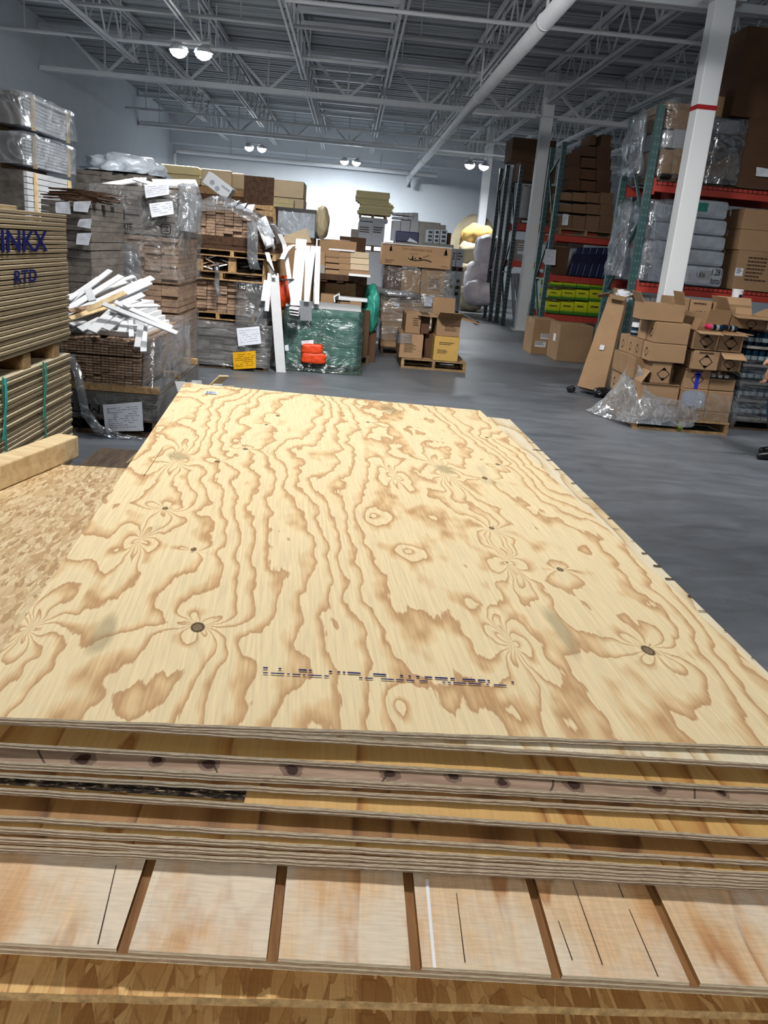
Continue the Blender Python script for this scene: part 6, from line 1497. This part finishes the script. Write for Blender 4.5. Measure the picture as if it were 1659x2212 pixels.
# --- far rack
Y3, D3 = 22.3, 1.1
x3 = at(1106, 540, Y3).x; h3 = at(1124, 356, Y3).z
rack('farthest dark pallet rack behind the second column', x3, Y3)
upright('dark near end frame of the farthest rack by the second column', x3, Y3, Y3+D3, h3, 'rack_dark', w=.1)
upright('dark rear end frame of the farthest rack, back to back with the near one', at(1076, 540, Y3+D3+.3).x, Y3+D3+.25, Y3+2*D3+.25, h3+.1, 'rack_dark', w=.1)
xe3 = x3+2.9
for z, n in zip((at(1140, 484, Y3).z, at(1128, 564, Y3).z), ('upper', 'lower')):
    beam(f'{n} orange-red beam of the farthest rack', x3+.05, xe3, Y3-.005, z, .16); beam(f'{n} rear orange-red beam of the farthest rack', x3+.05, xe3, Y3+D3-.05, z, .16); wiredeck(f'wire deck on the {n} beams of the farthest rack', x3+.06, xe3-.06, Y3+.05, Y3+D3-.05, z+.012)
    if n == 'upper': zu3 = z+.014
    else: zl3 = z+.014
upright('dark far end frame of the farthest rack hidden behind the second column', xe3+.05, Y3, Y3+D3, h3, 'rack_dark', w=.1)
P = pb(1124, 1200, 466, 482, Y3+.05, .95, z0=zu3); pallet('pallet with a white roll on the farthest rack', max(P.x0, x3+.1), P.x1, Y3+.05, Y3+1.0, zu3, zu3+.13, 'pallet_dark')
q = pb(1126, 1150, 402, 466, Y3+.1, .6, z0=zu3+.132); 
t = T('white_roll', 'white film-wrapped roll standing on the farthest rack', 'roll', (q.cx, Y3+.4, q.z0)); MB().tube([(0, 0, 0), (0, 0, q.h)], q.w/2, 20).build('roll', MT['card_pale'], t, smooth=False); MB().tube([(0, 0, q.h), (0, 0, q.h+.05)], q.w*.2, 12).build('core', MT['card'], t)
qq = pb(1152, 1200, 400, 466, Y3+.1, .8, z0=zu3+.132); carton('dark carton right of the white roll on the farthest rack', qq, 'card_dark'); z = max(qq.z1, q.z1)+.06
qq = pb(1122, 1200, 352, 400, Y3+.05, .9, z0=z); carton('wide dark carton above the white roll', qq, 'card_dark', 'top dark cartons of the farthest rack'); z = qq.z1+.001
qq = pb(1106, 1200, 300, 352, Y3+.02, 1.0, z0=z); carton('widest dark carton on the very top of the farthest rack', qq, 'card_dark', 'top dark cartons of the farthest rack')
qq = pb(1112, 1140, 518, 560, Y3+.1, .6, z0=zl3); qq.x0 = max(qq.x0, x3+.1); qq.w = qq.x1-qq.x0; qq.cx = (qq.x0+qq.x1)/2; carton('grey carton on the lower beam of the farthest rack', qq, 'card_grey', marks=(('label', .2, .9, .3, .8),))
for i in range(3):
    A = at(1100+6*i, 590, Y3+.3); B = Vector((A.x+.35+.12*i, Y3+.5, 0.06)); A = Vector((A.x+.12, Y3+.5, A.z))
    tag(MB().tube([A, B], .05, 10).build('dark_tube', MT['metal_grey']), f'long grey tube leaning inside the farthest rack, {ORD[i]} from left', 'tube', 'leaning tubes')
# ------------------------------------------------------------------ leaning tall carton
Yt = 11.45; A = at(1281, 862, Yt); A.z = 0
base = Vector((at(1278, 845, Yt).x, Yt, 0.0)); topc = at(1335, 650, Yt+.2)
d = (topc-base); L = d.length; ez = d.normalized(); ex = Vector((math.cos(.45), -math.sin(.45), 0)); ex = (ex-ez*ex.dot(ez)).normalized(); ey = ez.cross(ex)
M = Matrix(((ex.x, ey.x, ez.x, base.x), (ex.y, ey.y, ez.y, base.y), (ex.z, ey.z, ez.z, base.z+.05), (0, 0, 0, 1)))
t = T('leaning_carton', 'tall crumpled carton leaning to the right beside the box pile', 'box', mw=M)
m = MB(); n = 8
for k in range(n+1):
    u = k/n; w = .185-.07*u; dd = .16-.045*u; b = .012*nz(k*.9, 2, 3)
    m.v += [(-w+b, -dd, L*u), (w+b, -dd+.01*nz(k, 1, 1), L*u), (w+b, dd, L*u), (-w+b, dd, L*u)]
for k in range(n):
    for e in range(4): m.f.append((k*4+e, k*4+(e+1) % 4, k*4+4+(e+1) % 4, k*4+4+e)); m.mi.append(0)
m.f += [(3, 2, 1, 0)]; m.mi += [0]
m.build('body', MT['card'], t)
for (x, y, rot, l, w_) in ((-.11, -.1, 200, .16, .2), (.02, -.115, 215, .13, .2), (.1, .0, 150, .15, .18), (0, .11, 60, .14, .2)):
    Mf = Matrix.Translation((x, y, L)) @ Matrix.Rotation({-.11: -pi/2, .1: pi/2}.get(x, 0 if y < 0 else pi), 4, 'Z') @ Matrix.Rotation(math.radians(rot), 4, 'X')
    MB().box(-w_/2, w_/2, 0, l, -.003, .003, 0, Mf).build('flap', MT['card'], t)
lump('crumpled_paper', '', (.06, .0, L+.03), (.10, .08, .07), 'paper', 5, .4, 3, parent=t)
MB().box(-.03, .03, -.166, -.158, L*.42, L*.47).build('paper_label', MT['paper'], t)
lump('black_bag', 'black plastic scrap under the foot of the leaning carton', (base.x+.06, Yt-.25, .06), (.10, .08, .07), 'black', 4, .3, 2.5, 'bag', floor_z=-.07)
lump('black_bag', 'second small dark scrap at the left foot of the leaning carton', (base.x-.30, Yt-.02, .05), (.055, .05, .045), 'black', 7, .3, 2.5, 'bag', floor_z=-.05)
# ------------------------------------------------------------------ big pile of cartons on a pallet at right
YP = 9.08
ax = at(1368, 920, YP).x; bx_ = at(1572, 935, YP).x
pallet('pallet with a green-marked block carrying the big carton pile', ax, bx_, YP, YP+1.15, 0, .145, 'pallet')
g = at(1467, 930, YP); tag(MB().box(g.x-.02, g.x+.02, YP-.006, YP-.002, .02, .125).build('green_tag', MT['lime']), 'bright green tag on the pallet block of the big carton pile', 'tag')
zP = .147
GP = 'big carton pile'
zrow = [zP, at(1420, 874, YP).z, at(1420, 829, YP).z, at(1420, 782, YP).z, at(1420, 741, YP).z, at(1420, 695, YP).z]
xm = at(1467, 860, YP).x
def cell(x0, x1, y, d, z0, z1):
    q = Bx(); q.x0, q.x1, q.y0, q.d, q.z0, q.z1 = x0, x1, y, d, z0, z1; q.w = x1-x0; q.h = z1-z0-.003; q.cx = (x0+x1)/2; return q
# left-hand block: each layer is rows of long cartons whose marked ends face left
dep = .26; nm = ['front', 'second', 'third', 'fourth']
L0 = ax+.02
for li, (z0, z1, off) in enumerate(((zrow[0], zrow[1], .0), (zrow[1], zrow[2], .0), (zrow[2], zrow[3], -.02), (zrow[3], zrow[4], .03), (zrow[4], zrow[5], .05))):
    for k in range(4 if li < 4 else 2):
        y = YP+.02+k*(dep+.006); x0 = L0+off+R.uniform(-.012, .012); x1 = xm-.01
        lab = f'brown carton with a marked left end in the big pile, {ORD[li]} layer up, {nm[k]} row'
        if li == 1 and k == 0:
            open_carton('open brown carton with a raised back flap at the front left of the pile', cell(x0, x1, y, dep, z0, z1), 'card', GP, flaps=(('b', 82, .55), ('l', 60, .6), ('f', 172, .05)), marks=(('ldia', -.5, .45, .05),)); continue
        if li == 2 and k == 0:
            carton('brown carton with a diamond mark above the open front carton', cell(x0+.10, x1-.12, y+.02, dep, z0, z1), 'card', GP, tape=False, marks=(('dia', .12, .45, .075),)); continue
        mk = (('ldia', -.5, .45, .055),) if li in (0, 1, 3) or (li == 4 and k == 0) else ()
        carton(lab, cell(x0, x1, y, dep, z0, z1), 'card', GP, marks=mk, tape=li == 4)
# upright open flap carton on the left block
q = cell(at(1394, 680, YP).x, at(1486, 680, YP).x, YP+.1, .3, zrow[5], at(1440, 657, YP).z); open_carton('empty carton standing open on top of the left side of the pile', q, 'card', GP, flaps=(('l', 120, .4), ('r', 70, .5)))
# right-hand block
rx = [xm+.01, at(1530, 860, YP).x, bx_-.01]
z = [zP, at(1520, 889, YP).z, at(1520, 843, YP).z, at(1520, 800, YP).z, at(1520, 757, YP).z, at(1520, 715, YP).z]
carton('film-covered carton at the bottom right of the pile, left of two', cell(rx[0], rx[1], YP+.03, .5, z[0], z[1]), 'card', GP, tape=False); carton('film-covered carton at the bottom right corner of the pile', cell(rx[1]+.004, rx[2], YP+.03, .5, z[0], z[1]), 'card', GP, tape=False)
t = carton('carton with a large grey stain on its front, low in the pile', cell(rx[0], rx[1], YP+.03, .5, z[1], z[2]), 'card', GP, tape=False); w_ = rx[1]-rx[0]; hh = z[2]-z[1]
m = MB(); pr = [(math.copysign(abs(math.cos(a))**.6, math.cos(a))*w_*.42, -.002, hh*.52+math.copysign(abs(math.sin(a))**.6, math.sin(a))*hh*.42) for a in [2*pi*k/28 for k in range(28)]]; m.add(pr, [tuple(range(28))]); m.build('grey_stain', MT['grey_ink'], t)
MB().add([(0, -.004, hh*.06), (.05, -.004, hh*.2), (-.05, -.004, hh*.2)], [(0, 1, 2)]).build('printed_mark', MT['ink'], t)
carton('film-covered carton beside the grey-stained one', cell(rx[1]+.004, rx[2], YP+.03, .5, z[1], z[2]), 'card', GP, tape=False)
t = carton('carton with a diamond mark crossed by a thick blue arrow', cell(rx[0]+.03, rx[1]-.0, YP+.05, .48, z[2], z[3]), 'card', GP, tape=False, marks=(('dia', -.0, .5, .075), ('lines', .2, .8, .86, .96, 1)))
hh = z[3]-z[2]; m = MB(); m.box(-.022, .02, -.004, -.002, 0.002, hh*.78); m.add([(-.045, -.004, hh*.72), (.045, -.004, hh*.72), (0, -.004, hh*.92)], [(0, 1, 2)]); m.build('blue_arrow', MT['blue_tape'], t)
q = cell(rx[1]+.006, rx[2], YP+.05, .45, z[2], z[2]+(z[3]-z[2])*.62); open_carton('half-cut open carton with cans inside, right of the blue arrow', q, 'card', GP, flaps=())
for i in range(4):
    t = T('aerosol_can', f'can with a pale lid in the half-cut carton, {ORD[i]} from left', 'can', (q.x0+.06+i*.075 if i < 3 else q.x0+.1, YP+.13+(.1 if i == 3 else 0), z[2]+.008), 0, 'cans in the half-cut carton')
    MB().tube([(0, 0, 0), (0, 0, .13)], .031, 14).build('body', MT['can'], t); MB().tube([(0, 0, .13), (0, 0, .155), (0, 0, .165)], [.029, .029, .02], 14).build('lid', MT['white'], t)
tag(MB().box(rx[0]+.02, rx[2]+.04, YP+.03, YP+.55, z[3]-.001, z[3]+.004).build('cardboard_sheet', MT['card_inside']), 'flat cardboard sheet under the upper marked cartons', 'cardboard')
zz3 = z[3]+.006; xs = at(1495, 780, YP).x
for i, (x0, x1) in enumerate(((xs, at(1551, 780, YP).x), (at(1551, 780, YP).x+.006, at(1602, 780, YP).x))):
    carton('marked carton in the right column directly over the blue arrow' , cell(x0, x1, YP-.02, .5, zz3, z[4]), 'card', GP, marks=(('dia', 0, .45, .078), ('lines', .2, .8, .84, .95, 1))) if i == 0 else open_carton('marked carton with its front flap drooping, right end of the pile', cell(x0, x1, YP, .48, zz3, z[4]), 'card', GP, flaps=(('f', 205, .3),), marks=(('dia', 0, .4, .07),))
for i, (x0, x1, fl_) in enumerate(((at(1499, 735, YP).x, at(1552, 735, YP).x, (('f', 190, .25), ('l', 75, .5), ('b', 80, .4))), (at(1552, 735, YP).x+.008, at(1605, 735, YP).x, (('f', 186, .25), ('b', 75, .5), ('r', 180, .4))))):
    open_carton(('opened marked carton below the pink-capped can, left one', 'opened marked carton below the dark can, right one')[i], cell(x0, x1, YP-.01, .46, z[4]+.002, z[5]), 'card', GP, flaps=fl_, marks=(('dia', 0, .48, .078),))
zc = z[5]
def can(label, px, py, Y, L, r, ang, cap, z):
    p = at(px, py, Y); t = T('aerosol_can', label, 'can', (p.x, Y, z+r), 0, 'spray cans on the pile'); t.rotation_euler = (0, pi/2+ang, .2)
    MB().tube([(0, 0, -L/2), (0, 0, L/2*.6)], r, 16).build('body', MT['can'], t); MB().tube([(0, 0, L*.3), (0, 0, L*.36)], [r*.8, r*.6], 16).build('shoulder', MT['metal_grey'], t)
    MB().tube([(0, 0, -L/2-.055), (0, 0, -L/2)], r*.96, 16).build('cap', MT[cap], t)
tag(MB().box(at(1500, 710, YP).x, at(1602, 710, YP).x, YP+.0, YP+.44, zc+.001, zc+.005).build('cardboard_sheet', MT['card_inside']), 'cardboard sheet carrying the loose spray cans', 'cardboard')
can('spray can with a bright pink cap lying on the opened cartons', 1553, 700, YP+.1, .19, .033, .05, 'pink_cap', zc+.006)
can('silver spray can with a dark base beside the pink-capped one', 1584, 704, YP+.16, .15, .033, .08, 'black', zc+.006)
# rear cartons of the pile
yb = YP+.62; zt = z[5]
for i, (l, r, tt, lb, mk) in enumerate(((1444, 1483, 641, 'plain rear carton high at the left of the pile', ()), (1485, 1532, 648, 'rear carton printed LEVEL 5 near the top of the pile', ()), (1536, 1560, 652, 'film-patched rear carton right of the lettered one', ()), (1562, 1586, 662, 'small plain rear carton behind the cans', ()))):
    x0 = at(l, 690, yb).x; x1 = at(r, 690, yb).x; zz = at((l+r)/2, tt, yb).z
    t = carton(lb, cell(x0, x1, yb, .36, max(zrow[4], .6) if False else z[5], zz), 'card', GP, tape=False)
    if i == 1:
        for s, k, kk in (('LEVEL 5', .55, .042), ('ASSEMBLED', .40, .03), ('HANDLING', .86, .026)):
            if s == 'HANDLING': m = MB(); lines(m, -.09, .09, (zz-z[5])*.84, (zz-z[5])*.9, 1); m.build('printed_text', MT['ink_soft'], t)
            elif s == 'ASSEMBLED': m = MB(); lines(m, -.08, .08, (zz-z[5])*.36, (zz-z[5])*.44, 1); m.build('printed_text', MT['ink_soft'], t)
            else: textmesh('printed_letters', s, kk, MT['ink'], t, Matrix.Translation((0, -.003, (zz-z[5])*k)) @ UP)
for i, (l, r) in enumerate(((1440, 1530), (1532, 1600))):
    for j in range(3):
        x0 = at(l, 760, yb).x+.02; x1 = at(r, 760, yb).x; h_ = (z[5]-zP)/3
        if i == 0: x0 = xm+.03
        carton(f'inner carton hidden in the back of the pile, {("left", "right")[i]} column, {ORD[j]} up', cell(x0, min(x1, bx_+.05) if i else x1, yb-.02, .5, zP+h_*j, zP+h_*(j+1)), 'card', GP, parts=False)
q = cell(at(1588, 700, YP+.3).x, at(1668, 700, YP+.3).x, YP+.40, .42, at(1620, 712, YP+.4).z, at(1620, 683, YP+.4).z); open_carton('opened marked carton on the can pallet at the right edge', q, 'card', GP, flaps=(('f', 190, .3), ('b', 120, .5), ('l', 120, .5), ('r', 150, .4)), marks=(('dia', .05, .45, .07),)); zcan = q.z0
t = T('white_bucket', 'white printed bucket standing at the back above the pile', 'bucket', (at(1596, 640, YP+.95).x, YP+1.0, at(1596, 657, YP+.95).z)); hb = at(1596, 625, YP+.95).z-t.location.z
MB().tube([(0, 0, 0), (0, 0, hb*.9)], [.055, .062], 20).build('bucket', MT['white'], t); MB().tube([(0, 0, hb*.9), (0, 0, hb)], .066, 20).build('lid', MT['white'], t)
m = MB(); m.add([(.063*math.sin(a)*s_, -.063*math.cos(a), z_) for z_, s_ in ((hb*.25, 1), (hb*.65, 1)) for a in (-.1, .2, .5, .8)], [(0, 1, 5, 4), (1, 2, 6, 5), (2, 3, 7, 6)]); m.build('printed_label', MT['navy'], t)
q = cell(t.location.x-.14, t.location.x+.14, YP+.86, .28, 0, t.location.z-.002); carton('tall narrow carton column under the white bucket', q, 'card', parts=False)
t = T('white_can', 'dark can with a white lid in a gap at the left of the pile', 'can', (L0+.01+.07, YP+.75, zrow[4]+.002)); MB().tube([(0, 0, 0), (0, 0, .1)], .05, 16).build('body', MT['can'], t); MB().tube([(0, 0, .1), (0, 0, .15)], .052, 16).build('lid', MT['white'], t)
# film round the foot of the pile
m = MB(); pts = []
base_ = [(1262, 885, 10.35, 0), (1290, 897, 10.05, .02), (1320, 905, 9.75, .03), (1350, 912, 9.3, .1), (1375, 918, 9.02, .12), (1420, 924, 8.98, .12), (1470, 928, 8.98, .12), (1500, 931, 8.99, .12)]
topz = [.06, .30, .72, .60, .36, .30, .30, .27]
for i, (px, py, Y, zb0_) in enumerate(base_):
    B = fl(px, py, max(.01, zb0_*.6)); x, y = B.x, (B.y if i < 3 else min(B.y, Y if i > 3 else B.y))
    if i >= 4: y = YP-.05; x = at(px, 905, YP).x
    for k in range(7):
        u = k/6; w_ = (1-u)
        pts.append((x+.05*nz(i*1.7, k*.9, 1)+(.16*u if i < 4 else 0), y+.03*nz(i*2.1, k*1.1, 5)+(.10*u if i < 4 else .01), max(.008, zb0_*.6+(topz[i])*u+.02*nz(i*2.2, k*1.3, 8))))
m.add(pts, [(i*7+k, i*7+k+1, (i+1)*7+k+1, (i+1)*7+k) for i in range(len(base_)-1) for k in range(6)])
o = m.build('loose_film', MT['film_white'], smooth=True); s_ = o.modifiers.new('sub', 'SUBSURF'); s_.levels = s_.render_levels = 3
tx = bpy.data.textures.new('crumple', 'CLOUDS'); tx.noise_scale = .12; dm = o.modifiers.new('d', 'DISPLACE'); dm.texture = tx; dm.strength = .03; dm.mid_level = .5
tag(o, 'torn clear film trailing from the pallet of the big carton pile onto the floor', 'plastic wrap')
wrapshell('stretch_wrap', 'clear film round the lower right corner of the big carton pile', rx[1]-.12, bx_+.03, YP-.02, YP+.6, .14, z[2]-.03, 'wrap', .025, .05, False, seed=99)
# ------------------------------------------------------------------ pallet of canned goods at the right edge
YQ = 9.55; cx0 = at(1586, 880, YQ).x; cx1 = cx0+1.1
cx0 = max(cx0, bx_+.06); cx1 = cx0+1.05
pallet('pallet under the wrapped can cases at the right edge', cx0, cx1, YQ, YQ+1.1, 0, .12, 'pallet_dark')
zq = .122; ztop_ = zcan-.01; n = 5; hc = (ztop_-zq)/n
cz = MB()
proto = None
for j in range(n):
    for i in range(3):
        x0 = cx0+.35*i
        if proto is None:
            proto = T('can_case', 'tmp', 'case', (0, 0, 0)); MB().box(.004, .344, .0, .5, 0, .03).build('tray', MT['card_grey'], proto)
            for a in range(4):
                for b in range(2):
                    m = MB().tube([(.046+.085*a, .045+.085*b, .012), (.046+.085*a, .045+.085*b, hc-.02), (.046+.085*a, .045+.085*b, hc-.006)], [.04, .04, .03], 12); m.build('can', MT['can'], proto)
            MB().box(.004, .344, .18, .5, .03, hc-.01).build('rear_cans', MT['can'], proto)
            r_ = proto
        else:
            r_ = proto.copy(); COL.objects.link(r_)
            for ch in list(proto.children):
                c = ch.copy(); COL.objects.link(c); c.parent = r_
        r_.location = (x0, YQ+.01, zq+hc*j); tag(r_, f'tray of dark and silver cans at the right edge, {ORD[n-1-j]} layer from top, {("left", "middle", "right")[i]}', 'case', 'can cases')
wrapshell('stretch_wrap', 'clear wrap round the lower can cases at the right edge', cx0-.01, cx1+.02, YQ-.02, YQ+.6, .10, zq+hc*3.4, 'wrap_h', .02, .05, False, seed=101)
bundle_q = cell(cx0, cx1, YQ+.56, .5, zq, zq+hc*n); carton('large grey carton behind the can cases', bundle_q, 'card_grey', parts=False)
# ------------------------------------------------------------------ person walking in at the right edge
FX = at(1668, 975, 8.05).x; FY = 8.05
def skin(name, chains, mat, parent, sub=2):
    me = bpy.data.meshes.new(name); vs = []; es = []; rad = []
    key = {}
    def vid(p, r):
        k = tuple(round(c, 4) for c in p)
        if k not in key: key[k] = len(vs); vs.append(p); rad.append(r)
        return key[k]
    for ch in chains:
        ids = [vid(p, r) for p, r in ch]
        es += [(a, b) for a, b in zip(ids, ids[1:]) if a != b]
    me.from_pydata(vs, es, [])
    o = bpy.data.objects.new(name, me); COL.objects.link(o)
    md = o.modifiers.new('skin', 'SKIN'); md.use_smooth_shade = True
    for i, r in enumerate(rad): me.skin_vertices[0].data[i].radius = r if isinstance(r, tuple) else (r, r)
    me.skin_vertices[0].data[0].use_root = True
    s = o.modifiers.new('sub', 'SUBSURF'); s.levels = s.render_levels = sub
    dg = bpy.context.evaluated_depsgraph_get(); m2 = bpy.data.meshes.new_from_object(o.evaluated_get(dg)); bpy.data.objects.remove(o); m2.name = name
    m2.materials.clear(); m2.materials.append(MT[mat]); m2.polygons.foreach_set('use_smooth', [True]*len(m2.polygons))
    o = bpy.data.objects.new(name, m2); COL.objects.link(o); o.parent = parent
    return o
# local frame: +x is the walking direction, mirrored so the figure faces the left of the picture
pe = T('person', 'person at the right edge in a mottled khaki sleeve, jeans and dark shoes', 'person', (FX-.015, FY, 0), pi)
V = lambda x, y, z: (x, y, z)
pel = V(0, 0, .93)
def arm(s, el, wr): return [(V(0, 0, 1.42), .095), (V(0, .16*s, 1.41), .062), (V(0, .215*s, 1.38), .055), (el, .044), (wr, .029)]
wrR = V(.245, .235, 1.03); elR = V(-.02, .25, 1.12); wrL = V(.06, -.26, .84); elL = V(-.04, -.25, 1.11)
legR = [(pel, .13), (V(0, .10, .86), .095), (V(.06, .105, .50), .062), (V(.00, .105, .10), .045)]
legL = [(pel, .13), (V(0, -.10, .86), .095), (V(.02, -.105, .50), .062), (V(-.12, -.105, .12), .045)]
def hand(w, s, fwd, down):
    out = []; w = Vector(w); f = Vector(fwd).normalized(); dn = Vector(down).normalized(); sd = f.cross(dn)
    palm = w+f*.075
    out.append([(tuple(w), .027), (tuple(w+f*.04), .030), (tuple(palm), .031)])
    for k, (o_, L) in enumerate(((-.028, .072), (-.010, .082), (.009, .077), (.026, .060))):
        a = palm+sd*o_+f*.012; b = a+f*L*.4+dn*L*.12; c = b+f*L*.2+dn*L*.3; d_ = c-f*L*.05+dn*L*.25
        out.append([(tuple(palm), .03), (tuple(a), .010), (tuple(b), .009), (tuple(c), .0085), (tuple(d_), .007)])
    a = w+f*.035-sd*.03; b = a+f*.03-sd*.018+dn*.012; c = b+f*.026+dn*.012
    out.append([(tuple(w+f*.04), .03), (tuple(a), .012), (tuple(b), .0105), (tuple(c), .008)])
    return out
torso = [(pel, .13), (V(0, 0, 1.06), .125), (V(.01, 0, 1.24), (.15, .12)), (V(0, 0, 1.42), .095), (V(.01, 0, 1.50), .055), (V(.02, 0, 1.56), .052), (V(.035, 0, 1.63), .088), (V(.03, 0, 1.70), .092), (V(.02, 0, 1.755), .065)]
body = skin('body', [torso, arm(1, elR, wrR), arm(-1, elL, wrL), legR+[(V(.0, .105, .05), .04)], legL+[(V(-.12, -.105, .06), .04)]]+hand(wrR, 1, (.95, 0, -.35), (.25, 0, -1))+hand(wrL, -1, (.2, 0, -1), (1, 0, .1)), 'skin', pe)
inf = lambda ch, k: [(p, (r[0]+k, r[1]+k) if isinstance(r, tuple) else r+k) for p, r in ch]
shirt = skin('camouflage_jacket', [[(V(0, 0, .84), .165), (pel, .17), (V(0, 0, 1.06), .16), (V(.01, 0, 1.24), (.175, .145)), (V(0, 0, 1.42), .115)], inf(arm(1, elR, (.19, .238, 1.052)), .022), inf(arm(-1, elL, (.045, -.258, .90)), .022)], 'camo', pe)
jeans = skin('jeans', [[(V(0, 0, 1.0), .145), (pel, .145)], inf([(pel, .123), (V(0, .10, .86), .092), (V(.06, .105, .50), .066), (V(.01, .105, .09), .06)], .012), inf([(pel, .123), (V(0, -.10, .86), .092), (V(.02, -.105, .50), .066), (V(-.11, -.105, .11), .06)], .012)], 'denim', pe)
for y, x, z0 in ((.105, 0, 0), (-.105, -.12, .012)):
    skin('shoe', [[(V(x-.05, y, .048+z0), .045), (V(x+.03, y, .052+z0), .05), (V(x+.11, y, .042+z0), .042), (V(x+.19, y, .032+z0), .032)]], 'black', pe)
lump('hair', '', (.012, 0, 1.735), (.105, .095, .085), 'hair', 2, .08, 3, parent=pe)
for y in (-.032, .032): MB().tube([(.118, y, 1.685), (.123, y, 1.685)], .009, 10).build('eye', MT['black'], pe)
MB().add([(.115, -.014, 1.635), (.115, .014, 1.635), (.142, 0, 1.64), (.118, 0, 1.685)], [(0, 2, 3), (2, 1, 3), (0, 1, 2), (0, 3, 1)]).build('nose', MT['skin'], pe)
MB().box(.108, .121, -.022, .022, 1.605, 1.612).build('mouth', MT['red'], pe)
for y in (-.095, .095): lump('ear', '', (.02, y, 1.665), (.018, .012, .03), 'skin', 1, .05, 2, parent=pe, sub=2)
